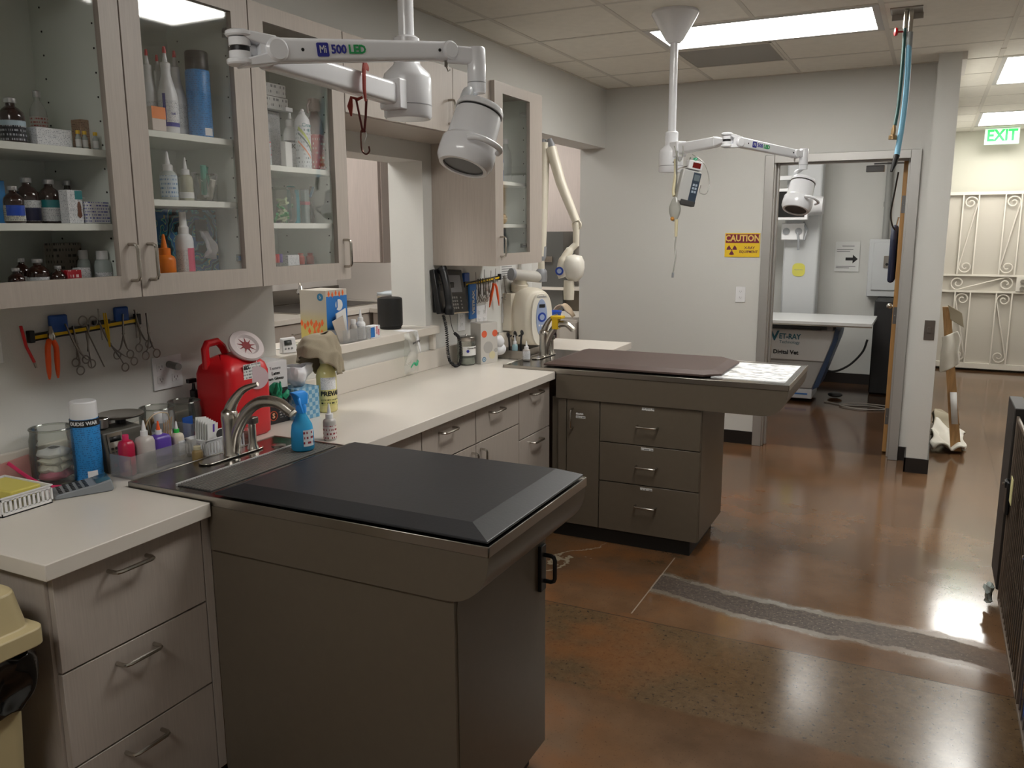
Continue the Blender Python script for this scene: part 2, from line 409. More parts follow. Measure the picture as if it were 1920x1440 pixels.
for x in GX[1:-1]:
    ys = [-2.2]
    for t in sorted(TROF[:3], key=lambda q: q[1]):
        if t[0]+.05 < x < t[2]-.05: ys += [t[1], t[3]]
    ys.append(6.42)
    for k in range(0, len(ys), 2): gb.box(x-.012, ys[k], HC-.004, x+.012, ys[k+1], HC+.02)
for y in GY[1:]: gb.box(0, y-.012, HC-.003, XR, y+.012, HC+.02)
for x in (GX[5], XR-.25): gb.box(x-.014, 6.12, HC-.006, x+.014, 11.1, HC+.02)
for y in GY2[1:]:
    gb.box(2.442, y-.012, HC-.003, GX[5], y+.012, HC+.02)
    if not is_light(3.0, y): gb.box(GX[5], y-.012, HC-.003, XR, y+.012, HC+.02)
gb.box(0, 6.4, HC-.006, XR, 6.42, HC+.02).box(0, -2.2, HC-.006, .02, 6.42, HC+.02)
gb.build('ceiling_grid', GRID, ceil)
# cover over back rooms
struct('ceiling_back_rooms', MB().box(-3.5, 1.9, HC, -.21, 7.4, HC+.02).box(-.2, 6.57, HC, 2.31, 9.5, HC+.02), WALL)
for v in VENT:
    T('ceiling_vent', 'dull grey square return-air panel in the ceiling beside the bright light', 'vent', (v[0], v[1], HC))
    MB().box(v[0]+.012, v[1]+.012, HC-.004, v[2]-.012, v[3]-.012, HC+.01).build('panel', mat('vent_grey', '#8a857e', .5, metal=.3))
    fr = MB()
    fr.box(v[0]+.01, v[1]+.01, HC-.007, v[2]-.01, v[1]+.025, HC).box(v[0]+.01, v[3]-.025, HC-.007, v[2]-.01, v[3]-.01, HC).box(v[0]+.01, v[1]+.01, HC-.007, v[0]+.025, v[3]-.01, HC).box(v[2]-.025, v[1]+.01, HC-.007, v[2]-.01, v[3]-.01, HC)
    fr.build('frame', GRID)
DIFF = lambda s: mat('diffuser_%g' % s, '#fffdf7', .5, emit=s)
names = ['long rectangular ceiling light over the far exam table', 'rectangular ceiling light above the near exam table', 'rectangular ceiling light behind the viewer',
         'hallway ceiling light nearest the room', 'hallway ceiling light just before the exit sign']
for i, t in enumerate(TROF):
    T('ceiling_light', names[i], 'light', (t[0], t[1], HC), group='recessed ceiling lights')
    g = MB(); x0, y0, x1, y1 = t; b = .045
    g.box(x0+.012, y0+.012, HC-.005, x1-.012, y0+b, HC+.02).box(x0+.012, y1-b, HC-.005, x1-.012, y1-.012, HC+.02).box(x0+.012, y0+b, HC-.005, x0+b, y1-b, HC+.02).box(x1-b, y0+b, HC-.005, x1-.012, y1-b, HC+.02)
    g.build('frame', mat('light_frame', '#b8b6b3', .4))
    MB().box(x0+b, y0+b, HC+.004, x1-b, y1-b, HC+.012).build('diffuser', DIFF(L_MAIN if i < 2 else L_MAIN*.9 if i == 2 else L_HALL))
for (x0, y0, x1, y1, s, nm) in ((-1.6, 2.6, -.6, 3.2, L_BACK, 'ceiling light of the back room near the pass-through'), (-1.8, 6.0, -.7, 6.6, L_BACK, 'ceiling light of the back room by its end wall'), (.5, 7.4, 1.7, 8.0, L_XRAY, 'dim ceiling light of the x-ray room')):
    T('ceiling_light', nm, 'light', (x0, y0, HC), group='lights of the side rooms')
    MB().box(x0-.03, y0-.03, HC-.012, x1+.03, y1+.03, HC-.001).build('frame', mat('light_frame', '#b8b6b3', .4))
    MB().box(x0, y0, HC-.018, x1, y1, HC-.0125).build('diffuser', DIFF(s))
# step soffit beside the column
struct('trim_1', MB().box(2.442, 6.12, HC-.05, 2.47, 6.75, HC), TRIMW)

# ------------------------------------------------------------------ casework
def pull(p0, p1, out, r=.0055, m=NICK, parent='cur', proj=.034):
    """bar pull with bent ends between two feet"""
    p0, p1, out = Vector(p0), Vector(p1), Vector(out).normalized(); d = (p1-p0).normalized(); q = .012
    pts = [p0, p0+out*(proj-q), p0+out*(proj-q*.3)+d*q*.3, p0+out*proj+d*q, p1+out*proj-d*q, p1+out*(proj-q*.3)-d*q*.3, p1+out*(proj-q), p1]
    return MB().tube(pts, r, 8).build('handle', m, parent)
def front(name, y0, z0, y1, z1, x=.62, th=.018, m=LAM, hz=None, hy=None, vert=False, proj=.034):
    o = MB().box(x-th, y0+.0015, z0+.0015, x, y1-.0015, z1-.0015).build(name, m, bev=.001, seg=1)
    if hz is not None:
        if vert: pull((x, hy, hz), (x, hy, hz+.1), (1, 0, 0), parent=o, proj=proj)
        else: pull((x, hy-.056, hz), (x, hy+.056, hz), (1, 0, 0), parent=o, proj=proj)
    return o
TOE = mat('toe_kick', '#15120f', .6)
# near drawer unit
T('base_cabinet', 'light wood-grain drawer unit under the near countertop beside the bin', 'cabinet', (0, 1.13, 0))
MB().box(0.005, 1.13, .1, .60, 1.605, .868).build('body', LAM); MB().box(.02, 1.15, 0, .54, 1.6, .1).build('toe_kick', TOE)
for z0, z1 in ((.622, .864), (.376, .620), (.105, .374)): front('drawer', 1.136, z0, 1.576, z1, hz=z1-.04, hy=1.337)
MB().box(.6, 1.578, .1, .62, 1.606, .864).build('filler', LAM)
# far run of base cabinets
T('base_cabinet', 'wood-grain cupboard unit mostly hidden behind the black mat', 'cabinet', (0, 2.2, 0))
MB().box(0.005, 2.202, .1, .60, 2.699, .868).build('body', LAM); MB().box(.02, 2.21, 0, .54, 2.699, .1).build('toe_kick', TOE)
front('door', 2.205, .105, 2.698, .866)
T('base_cabinet', 'wood-grain cupboard whose drawer carries three small clear label strips', 'cabinet', (0, 2.7, 0))
MB().box(0.005, 2.701, .1, .60, 3.139, .868).build('body', LAM); MB().box(.02, 2.701, 0, .54, 3.139, .1).build('toe_kick', TOE)
d = front('drawer', 2.702, .708, 3.138, .866, hz=.826, hy=2.885)
for y in (2.776, 2.925, 3.068): MB().box(.6201, y-.034, .849, .6206, y+.034, .863).build('label_strip', printed('strip_print', '#b9aea4', '#5d554f', 60, 300, .5), d)
front('door', 2.702, .105, 3.138, .705, hz=.575, hy=3.10, vert=True)
T('base_cabinet', 'wood-grain cupboard with one drawer, right of the labelled drawer', 'cabinet', (0, 3.14, 0))
MB().box(0.005, 3.141, .1, .60, 3.574, .868).build('body', LAM); MB().box(.02, 3.141, 0, .54, 3.574, .1).build('toe_kick', TOE)
front('drawer', 3.142, .708, 3.573, .866, hz=.826, hy=3.32)
front('door', 3.142, .105, 3.573, .705, hz=.575, hy=3.18, vert=True)
T('base_cabinet', 'wood-grain stack of drawers against the far exam table', 'cabinet', (0, 3.575, 0))
MB().box(0.005, 3.576, .1, .60, 3.945, .868).build('body', LAM); MB().box(.02, 3.576, 0, .54, 3.945, .1).build('toe_kick', TOE)
for z0, z1 in ((.620, .866), (.370, .618), (.105, .368)): front('drawer', 3.577, z0, 3.943, z1, hz=z1-.035, hy=3.755)
T('base_cabinet', 'wood-grain cabinet behind the far exam table at the end of the run', 'cabinet', (0, 4.63, 0))
MB().box(0.005, 4.64, .1, .60, 5.18, .868).build('body', LAM); MB().box(.02, 4.64, 0, .54, 5.18, .1).build('toe_kick', TOE)
front('door', 4.642, .105, 5.178, .866)
# countertop, one continuous slab notched round both tables
T('countertop', 'long cream solid-surface countertop running along the left wall', 'countertop', (0, 1.1, .87))
pl_ = [(0.002, 1.105), (.65, 1.105), (.65, 1.588), (.318, 1.588), (.318, 2.215), (.65, 2.215), (.65, 3.948), (.338, 3.948), (.338, 4.622), (.65, 4.622), (.65, 5.2), (.002, 5.2)]
MB().prism(pl_, .8695, .91, 'z').build('slab', TOP, bev=.0025)
MB().prism([(.002, 1.105), (.02, 1.105), (.02, 5.2), (.002, 5.2)], .9105, 1.01, 'z').build('backsplash', TOP, bev=.002)
# pass-through ledge
T('window_ledge', 'cream ledge across the sill of the pass-through opening', 'ledge', (0, 2.53, 1.1))
MB().prism([(-.26, 2.592), (0.001, 2.592), (.001, 2.52), (.055, 2.52), (.055, 3.78), (.001, 3.78), (.001, 3.728), (-.26, 3.728)], 1.10, 1.14, 'z').build('slab', TOP, bev=.003)
MB().box(.001, 3.755, 1.012, .03, 3.78, 1.1).build('end_support', TOP, bev=.002)

def exam_table(loc, x0, x1, y0, y1, px0, px1, py0, py1, label, far=False):
    t = T('exam_table', label, 'table', (x0, y0, 0))
    zt = .925
    MB().box(x0, y0, zt-.026, x1, y0+.004, zt).box(x0, y1-.004, zt-.026, x1, y1, zt).box(x0, y0, zt-.026, x0+.004, y1, zt).box(x1-.004, y0, zt-.026, x1, y1, zt).build('steel_rim', STEEL, bev=.001, seg=1)
    MB().box(x0+.004, y0+.004, zt-.02, x1-.004, y1-.004, zt-.002).build('tabletop', STEELT)
    r = .115
    MB().prism(rrect(x0+.31, .77, x1-.004, zt-.0265, r, 8, (0, 1, 0, 0)), y0+.003, y1-.003, 'y').build('apron', TAUPE, smooth=50)
    MB().box(px0, py0, .085, px1, py1, .7695).build('pedestal', TAUPE)
    MB().box(px0, py0+.02, 0, px1-.045, py1-.02, .085).build('toe_kick', TOE)
    return t
t1 = exam_table(None, .322, 1.508, 1.592, 2.205, .622, 1.404, 1.606, 2.14, 'near exam table with steel top and dark taupe pedestal under the black mat')
MB().box(1.4045, 1.62, .09, 1.4065, 2.06, .765).build('end_panel', TAUPE)
MB().box(1.4045, 2.085, .595, 1.416, 2.12, .735).build('latch_plate', BPL, bev=.002)
o_ = pull((1.416, 2.105, .625), (1.416, 2.105, .705), (1, 0, 0), r=.0065, m=BPL, proj=.034)
# drain grate of the near table
def grate(x0, x1, y0, y1):
    MB().box(x0, y0, .9232, x1, y1, .9238).build('drain_well', DARKV)
    g = MB(); n = 11
    for i in range(n):
        x = x0 + (x1-x0)*(i+.5)/n; g.box(x-.003, y0+.006, .924, x+.003, y1-.006, .9275)
    g.build('grate_bars', mat('grate_steel', '#8b8885', .4, metal=.5))['kind'] = 'stuff'
    g = MB()
    for i in range(60):
        y = y0 + (y1-y0)*(i+.5)/60; g.box(x0-.001, y-.0022, .924, x0+.007, y+.0022, .929)
    g.build('grate_teeth', mat('grate_steel', '#8b8885'))['kind'] = 'stuff'
    MB().box(x0-.008, y0, .9232, x0-.003, y1, .931).build('grate_lip', mat('bright_steel', '#dcdcdc', .35, metal=.3))
grate(.487, .612, 1.625, 2.18)
MB().lathe([(.024, 0), (.024, .003), (.018, .005)], (.43, 2.105, .9232), 20).build('deck_cap', STEEL)
t2 = exam_table(None, .342, 1.822, 3.952, 4.612, .62, 1.418, 3.984, 4.50, 'far exam table with drawers, steel top and a rounded overhanging end')
def xfront(name, x0, z0, x1, z1, y=3.982, m=TAUPE, hz=None, hx=None, vert=False):
    o = MB().box(x0+.0015, y-.018, z0+.0015, x1-.0015, y, z1-.0015).build(name, m, bev=.001, seg=1)
    yy = y-.018
    if vert: pull((hx, yy, hz), (hx, yy, hz+.1), (0, -1, 0), parent=o)
    elif hz is not None: pull((hx-.053, yy, hz), (hx+.053, yy, hz), (0, -1, 0), parent=o)
    return o
xfront('filler_panel', .66, .087, .708, .768)
dd = xfront('door', .71, .087, .893, .768, hz=.617, hx=.745, vert=True)
MB().box(.762, 3.9633, .688, .803, 3.9638, .698).box(.762, 3.9633, .670, .815, 3.9638, .682).build('label_strip', PRP, dd)
for z0, z1, lz in ((.560, .768, .749), (.351, .558, .543), (.087, .349, .333)):
    dr = xfront('drawer', .895, z0, 1.419, z1, hz=(z1-.107), hx=1.150)
    MB().box(1.118, 3.9633, lz-.006, 1.182, 3.9638, lz+.008).build('label_strip', PRP, dr)
MB().box(1.4185, 3.99, .087, 1.42, 4.49, .765).build('end_panel', TAUPE)
def smudge():
    m = mat('pale_tray', '#e2e2e2', .3, emit=0); n = m.node_tree; N = n.nodes; L = n.links; p = N['Principled BSDF']
    tc = N.new('ShaderNodeTexCoord'); t = N.new('ShaderNodeTexNoise'); t.inputs['Scale'].default_value = 16; t.inputs['Detail'].default_value = 8
    mp = N.new('ShaderNodeMapping'); mp.inputs['Scale'].default_value = (1, 3.5, 1); L.new(tc.outputs['Object'], mp.inputs[0]); L.new(mp.outputs[0], t.inputs['Vector'])
    r = N.new('ShaderNodeMapRange'); r.inputs[1].default_value = .49; r.inputs[2].default_value = .60; L.new(t.outputs[0], r.inputs[0])
    x = N.new('ShaderNodeMix'); x.data_type = 'RGBA'; x.inputs[6].default_value = lin('#f4f4f4'); x.inputs[7].default_value = lin('#8b8b8b'); L.new(r.outputs[0], x.inputs[0]); L.new(x.outputs[2], p.inputs['Base Color'])
    L.new(x.outputs[2], p.inputs['Emission Color']); p.inputs['Emission Strength'].default_value = .22  # the mottled colour also feeds a weak emission
    return m
MB().box(1.44, 4.035, .9232, 1.792, 4.553, .9262).build('marked_panel', smudge(), label='flat white panel with grey marks')
# mats
def tablemat(name, label, m, outer, inner, z0, z1, loc, zlip=.006):
    n = len(outer)
    single(name, label, 'mat', MB().loft([[(*p, z0) for p in outer], [(*p, z0+zlip) for p in outer], [(*p, z1) for p in inner]]), m, loc, smooth=0, bev=.002)
tablemat('table_mat', 'thick black cushioned mat with sloping edges lying on the near exam table', MAT1, [(.655, 1.60), (1.5, 1.60), (1.5, 2.195), (.655, 2.195)], [(.70, 1.665), (1.425, 1.665), (1.425, 2.17), (.70, 2.17)], .929, .950, (1.1, 1.9, .929))
tablemat('table_mat', 'chocolate brown padded mat with clipped corners on the far exam table', MAT2, [(.56, 4.0), (1.41, 4.0), (1.485, 4.07), (1.485, 4.5), (1.41, 4.575), (.56, 4.575)], [(.61, 4.05), (1.38, 4.05), (1.435, 4.1), (1.435, 4.47), (1.38, 4.535), (.61, 4.535)], .929, .953, (1.0, 4.3, .929), .01)

# ------------------------------------------------------------------ wall cabinets
def hinge(y, z, parent):
    MB().box(.27, y-.012, z-.012, .325, y, z+.012).box(.30, y-.04, z-.008, .328, y-.01, z+.008).build('hinge', CHROME, parent, bev=.001)
def glass_cab(label, y0, y1, shelves, gy0, gy1, z0=1.455, z1=2.362, xf=.352, handle='r', pitch=True, hl=None, hingeside=None):
    T('wall_cabinet', label, 'cabinet', (0, y0, z0)); g = .0015; th = .018
    b = MB(); xb = xf-.02
    b.box(.001, y0+g, z0, xb, y0+th, z1).box(.001, y1-th, z0, xb, y1-g, z1).box(.001, y0+th, z0, xb, y1-th, z0+th).box(.001, y0+th, z1-th, xb, y1-th, z1)
    b.build('carcass', LAM)
    MB().box(.0015, y0+th, z0+th, .012, y1-th, z1-th).box(.012, y0+th, z0+th, xb-.001, y0+th+.002, z1-th).box(.012, y1-th-.002, z0+th, xb-.001, y1-th, z1-th).box(.012, y0+th+.002, z0+th, xb-.001, y1-th-.002, z0+th+.002).build('lining', CABIN)
    for z in shelves: MB().box(.013, y0+th+.003, z-.019, .31, y1-th-.003, z).build('shelf', mat('shelf_white', '#eceee6', .45), bev=.001, seg=1)
    holes = MB(); z = z0+.1
    while z < z1-.1:
        for yy, s in ((y0+th+.0022, 1), (y1-th-.0022, -1)):
            for x in (.06, .27): holes.cyl((x, yy, z), (x, yy+.0012*s, z), .0028, n=8)
        z += .032*2
    holes.build('shelf_pin_holes', DARKV)['kind'] = 'stuff'
    d = MB(); a, c = y0+g, y1-g; zz0, zz1 = z0-.0, z1
    r0, r1 = 1.517, 2.31
    d.box(xf-.02, a, zz0, xf, gy0, zz1).box(xf-.02, gy1, zz0, xf, c, zz1).box(xf-.02, gy0, zz0, xf, gy1, r0).box(xf-.02, gy0, r1, xf, gy1, zz1)
    door = d.build('door', LAM)
    MB().box(xf-.013, gy0-.004, r0-.004, xf-.009, gy1+.004, r1+.004).build('glass_pane', GLASS, door)
    if hl: pull((xf, hl, 1.503), (xf, hl, 1.603), (1, 0, 0), parent=door, r=.005)
    if hingeside is not None:
        for z in (2.26, 1.55): hinge(hingeside, z, door)
glass_cab('leftmost glass-fronted wall cabinet full of amber medicine bottles', 1.18, 1.672, (1.66, 1.858), 1.245, 1.61, hl=1.642)
glass_cab('glass-fronted wall cabinet holding red-tipped bottles and a tall blue can', 1.674, 2.160, (1.731, 1.928), 1.74, 2.087, hl=1.705, hingeside=2.14)
glass_cab('glass-fronted wall cabinet holding a red sprayer and jar of green caps', 2.162, 2.645, (1.665, 1.861), 2.228, 2.572, hl=2.606)
glass_cab('narrow glass-fronted wall cabinet beside the dental x-ray arm', 3.815, 4.385, (1.668, 1.891), 3.905, 4.225, xf=.375, hl=3.866, hingeside=4.33)
T('wall_cabinet', 'short solid-door wall cabinets above the pass-through opening', 'cabinet', (0, 2.647, 2.075))
MB().box(.001, 2.647, 2.075, .332, 3.812, 2.362).build('body', LAM)
for a, b, h in ((2.648, 3.05, None), (3.052, 3.448, 3.372), (3.450, 3.811, None)):
    dd = MB().box(.333, a+.001, 2.076, .352, b-.001, 2.361).build('door', LAM, bev=.001, seg=1)
    if h: pull((.352, h+.035, 2.113), (.352, h+.035, 2.215), (1, 0, 0), parent=dd)

# ------------------------------------------------------------------ small things: makers
def sleeve(x, y, r, z0, z1, m, parent='cur', a0=0, a1=360, name='label', n=24):
    g = MB(); k = n+1; full = a1-a0 >= 360
    for q, rr in ((0, r),):
        v = []; 
        for i in range(n + (0 if full else 1)):
            a = R(a0 + (a1-a0)*i/n); v += [(x+r*cos(a), y+r*sin(a), z0), (x+r*cos(a), y+r*sin(a), z1)]
        c = len(v)//2; g.add(v, [(2*i, 2*((i+1) % c), 2*((i+1) % c)+1, 2*i+1) for i in range(c if full else c-1)])
    return g.build(name, m, parent)
def bottle(label, x, y, z, h, w, kind, body, cap=WPL, lab=None, lz=(.12, .62), name='bottle', cat='bottle', group=None, fill=None, fz=.5, stripe=None, tip=None, ry=0):
    r = w/2; T(name, label, cat, (x, y, z), group=group); c = (x, y, z)
    if kind == 'vial':      # medicine bottle with crimped cap
        MB().lathe([(r*.85, 0), (r, h*.03), (r, h*.58), (r*.93, h*.68), (r*.62, h*.77), (r*.36, h*.82), (r*.34, h*.90)], c, 20).build('glass_body', body, smooth=50)
        MB().lathe([(r*.46, h*.885), (r*.48, h*.9), (r*.48, h*.985), (r*.40, h)], c, 16).build('cap', cap)
    elif kind == 'phial':
        MB().lathe([(r*.9, 0), (r, h*.04), (r, h*.62), (r*.55, h*.74), (r*.55, h*.82)], c, 14).build('glass_body', body, smooth=50)
        MB().lathe([(r*.75, h*.80), (r*.78, h*.97), (r*.7, h)], c, 14).build('cap', cap)
    elif kind == 'dropper': # squeeze bottle with cone tip
        MB().lathe([(r*.9, 0), (r, h*.03), (r, h*.50), (r*.9, h*.56), (r*.55, h*.60), (r*.5, h*.61)], c, 20).build('body', body, smooth=50)
        MB().lathe([(r*.58, h*.60), (r*.58, h*.72), (r*.42, h*.735)], c, 16).build('collar', cap)
        MB().lathe([(r*.32, h*.733), (r*.14, h*.96), (r*.10, h)], c, 12).build('tip', cap)
        if tip: MB().lathe([(r*.2, h*.90), (r*.2, h*1.02), (r*.15, h*1.04)], c, 12).build('tip_cap', tip)
    elif kind == 'tapered': # tapered white bottle with red spout
        MB().lathe([(r*.95, 0), (r, h*.02), (r, h*.40), (r*.95, h*.46), (r*.52, h*.66), (r*.46, h*.70), (r*.46, h*.78)], c, 22).build('body', body, smooth=50)
        MB().lathe([(r*.5, h*.755), (r*.5, h*.81), (r*.42, h*.82)], c, 18).build('collar', cap)
        MB().lathe([(r*.27, h*.82), (r*.15, h*.93)], c, 12).build('spout', cap)
        MB().lathe([(r*.19, h*.925), (r*.2, h*.95), (r*.13, h)], c, 12).build('tip_cap', RED)
    elif kind == 'can':
        MB().lathe([(r*.95, 0), (r, h*.012), (r, h*.76), (r*.93, h*.79), (r*.9, h*.795)], c, 24).build('body', body, smooth=50)
        MB().lathe([(r*.94, h*.785), (r*.95, h*.80), (r*.93, h*.985), (r*.86, h)], c, 24).build('cap', cap)
    elif kind == 'aerosol': # domed can with open nozzle
        MB().lathe([(r*.95, 0), (r, h*.012), (r, h*.76), (r*.9, h*.83), (r*.55, h*.90), (r*.5, h*.91)], c, 24).build('body', body, smooth=50)
        MB().lathe([(r*.42, h*.905), (r*.42, h*.95), (r*.3, h*.96), (r*.24, h)], c, 16).build('nozzle', cap)
    elif kind == 'pump':
        MB().lathe([(r*.95, 0), (r, h*.02), (r, h*.58), (r*.8, h*.66), (r*.5, h*.70), (r*.5, h*.72)], c, 20).build('body', body, smooth=50)
        MB().lathe([(r*.6, h*.70), (r*.6, h*.80), (r*.3, h*.82), (r*.2, h*.92)], c, 16).build('collar', cap)
        MB().box(x-r*.35, y-r*1.1, z+h*.93, x+r*.35, y+r*.4, z+h).build('pump_head', cap, bev=.002)
    elif kind == 'round':   # bottle with wide screw cap
        MB().lathe([(r*.95, 0), (r, h*.03), (r, h*.62), (r*.85, h*.74), (r*.6, h*.78), (r*.6, h*.8)], c, 20).build('body', body, smooth=50)
        MB().lathe([(r*.68, h*.78), (r*.7, h*.98), (r*.65, h)], c, 20).build('cap', cap)
    elif kind == 'jug':
        MB().lathe([(r*.95, 0), (r, h*.02), (r, h*.6), (r*.9, h*.7), (r*.4, h*.86), (r*.4, h*.9)], c, 20, sx=.7).build('body', body, smooth=50)
        MB().lathe([(r*.42, h*.89), (r*.42, h*.99), (r*.38, h)], c, 16).build('cap', cap)
    elif kind == 'mist':    # fine-mist bottle with tall cap
        MB().lathe([(r*.95, 0), (r, h*.02), (r, h*.60), (r*.85, h*.67), (r*.55, h*.70)], c, 22).build('body', body, smooth=50)
        MB().lathe([(r*.58, h*.69), (r*.58, h*.79), (r*.5, h*.80), (r*.42, h*.82), (r*.36, h)], c, 18).build('spray_cap', cap)
    if fill: MB().lathe([(r*.9, h*.01), (r*.93, h*.03), (r*.93, h*fz)], c, 18).build('liquid', fill)
    if lab: sleeve(x, y, r*1.012, z+h*lz[0], z+h*lz[1], lab)
    if stripe: sleeve(x, y, r*1.02, z+h*stripe[1], z+h*stripe[2], stripe[0], a0=-80+ry, a1=40+ry, name='label_band', n=12)
    return CUR
def carton(label, x, y, z, dx, dy, dz, m, rz=0, name='carton', cat='box', group=None, panel=None, flap=False, extra=None):
    """box centred on x,y; panel: coloured band material on the +x face"""
    t = T(name, label, cat, (x, y, z), rz, group, world=False)
    MB().box(-dx/2, -dy/2, 0, dx/2, dy/2, dz).build('box_body', m, bev=.0012, seg=1)
    if panel:
        for (pm, y0, z0, y1, z1) in panel: MB().box(dx/2, -dy/2+dy*y0, dz*z0, dx/2+.0006, -dy/2+dy*y1, dz*z1).build('label_panel', pm)
    if flap: MB().add([(-dx/2, -dy/2, dz), (-dx/2, dy/2, dz), (-dx/2-.01, dy/2-.006, dz+.045), (-dx/2-.01, -dy/2+.006, dz+.045)], [(0, 1, 2, 3)]).build('lid_flap', m, thick=.0015)
    return t
def open_jar(label, x, y, z, h, w, name='jar', cat='jar', group=None, m=JAR, lip=True):
    r = w/2; t = T(name, label, cat, (x, y, z), group=group)
    MB().lathe([(.001, .004), (r*.86, .003), (r*.97, .012), (r, .03), (r, h*.80), (r*.93, h*.90), (r*.93, h)], (x, y, z), 28, caps=False).build('glass_body', m, smooth=60)
    if lip: MB().ring((x, y, z+h), r*.93, .003, n=28, m=6).build('rim', JAR)
    MB().lathe([(r*.8, 0), (r*.86, .002), (r*.8, .006)], (x, y, z), 24).build('base', JAR)
    return t
def crumple(fn, amp, sc, seed=0):
    def f(u, v):
        p = Vector(fn(u, v)); q = noise.noise_vector(p*sc + Vector((seed, seed*2, 3))); return p + q*amp
    return f

AMB = AMBER; SILV = mat('silver_cap', '#c9c9cc', .3, metal=.8); WHITEP = mat('bottle_white', '#e8e9ec', .35); CLB = mat('clear_liquid_plastic', '#aeb8b6', .3)
TEALP = mat('teal_print', '#0f7f86', .4); NAVY = mat('navy_print', '#1d2248', .4)
# ---- cabinet 1, top shelf (z 1.860)
G1 = 'small medicine bottles and boxes in the leftmost glass cabinet'
bottle('amber bottle with black label on the top shelf of the leftmost glass cabinet', .24, 1.415, 1.8605, .112, .061, 'vial', AMB, SILV, printed('black_lab', '#1b1c26', '#b9bcc6', 90, 300, .5), (.05, .50), group=G1)
sleeve(.24, 1.415, .0312, 1.903, 1.915, mat('pale_blue_band', '#b9cfdd', .5), name='label_band')
bottle('clear vial with red print and silver cap behind the white carton', .15, 1.553, 1.8605, .155, .043, 'vial', mat('milky_glass', '#b9bdb8', .2), SILV, printed('red_print', '#c8c2bd', '#b05048', 110, 300, .48), (.05, .55), group=G1)
carton('white flat carton with its flap ajar on the top shelf', .245, 1.508, 1.8605, .05, .10, .045, PRW, group=G1)
for i, (y, l) in enumerate(((1.577, 'leftmost tiny yellow-capped vial'), (1.597, 'middle tiny yellow-capped vial'), (1.630, 'tiny yellow-capped vial nearest the brown carton'))):
    bottle(l + ' on the top cabinet shelf', .27, y, 1.8605, .047, .015, 'phial', mat('vial_glass', '#a9b1ae', .15), YEL, PAPER, (.1, .5), name='vial', cat='vial', group='tiny yellow-capped vials')
carton('tan printed carton at the end of the top shelf, half hidden by the door frame', .2, 1.640, 1.8605, .04, .028, .085, printed('tan_print', '#a98a70', '#6d4f3c'), group=G1)
# ---- cabinet 1, middle shelf (1.661)
carton('bright blue carton at the left edge of the middle shelf', .15, 1.40, 1.6605, .05, .04, .110, SKY, group=G1)
bottle('short amber bottle with blue square on its label', .272, 1.375, 1.6605, .092, .048, 'vial', AMB, SILV, printed('lab_blue_sq', '#cfcfc4', '#6a6d77'), (.05, .48), stripe=(mat('royal', '#1d4fc4', .4), .2, .48), group=G1)
bottle('tall amber bottle with white and navy label', .2, 1.462, 1.6605, .120, .058, 'vial', AMB, SILV, PRW, (.05, .50), stripe=(NAVY, .06, .34), ry=20, group=G1)
bottle('tall amber bottle with teal and white label', .205, 1.522, 1.6605, .118, .058, 'vial', AMB, SILV, PRW, (.05, .52), stripe=(TEALP, .36, .53), group=G1)
carton('open white carton behind the small dog-picture carton', .15, 1.622, 1.6605, .05, .08, .075, PAPER, flap=True, group=G1)
t = carton('small white carton with teal corner and brown dog picture', .275, 1.533, 1.6605, .035, .044, .088, PRW, panel=[(TEALP, .5, .72, 1, .98)], group=G1)
MB().lathe([(.001, 0), (.007, .006), (.005, .02), (.006, .03), (.004, .04), (.001, .044)], (.0185, .010, .014), 10, sx=.15).build('dog_picture', mat('dog_brown', '#6a3f2a', .6))
carton('low white carton with purple-blue print on the middle shelf', .28, 1.598, 1.6605, .03, .075, .058, printed('purple_print', '#d8dade', '#5b5fa6', 120, 300, .5), group=G1)
bottle('amber bottle with white label beside the cabinet door frame', .13, 1.632, 1.6605, .122, .045, 'vial', AMB, SILV, PRW, (.05, .55), group=G1)
# ---- cabinet 1, floor (1.473)
zf = 1.4731+.002
for (l, x, y, h, wd, lb) in (('squat dark bottle at the left of the cabinet floor', .285, 1.352, .074, .040, None), ('dark bottle behind the squat one on the cabinet floor', .2, 1.425, .096, .04, PRW),
        ('wide dark bottle with pale label on the cabinet floor', .255, 1.432, .094, .055, PRW), ('small dark bottle beside the red carton', .285, 1.468, .075, .036, PRW)):
    bottle(l, x, y, zf, h, wd, 'vial', AMB, SILV, lb, (.05, .5), group=G1)
t = carton('small red carton on the floor of the leftmost glass cabinet', .285, 1.505, zf, .03, .042, .062, printed('red_carton', '#a81826', '#e8c8c8', 60, 220, .56), group=G1)
carton('beige carton standing upright at the back of the leftmost glass cabinet', .13, 1.600, zf, .04, .088, .132, printed('beige_carton', '#8d867b', '#3d3a36', 60, 170, .55), group=G1)
carton('little white carton right of the red one', .26, 1.556, zf, .03, .034, .066, PRW, group=G1)
bottle('thin clear vial between the beige carton and white-capped bottles', .17, 1.600+.02, zf, .108, .02, 'vial', JAR, SILV, group=G1)
bottle('clear bottle with white cap, left one of the pair', .2, 1.610, zf, .112, .036, 'round', CLB, WPL, PRW, (.05, .45), group=G1)
bottle('clear bottle with white cap beside the cabinet hinge side', .25, 1.632, zf, .110, .045, 'round', CLB, WPL, PRW, (.05, .45), group=G1)
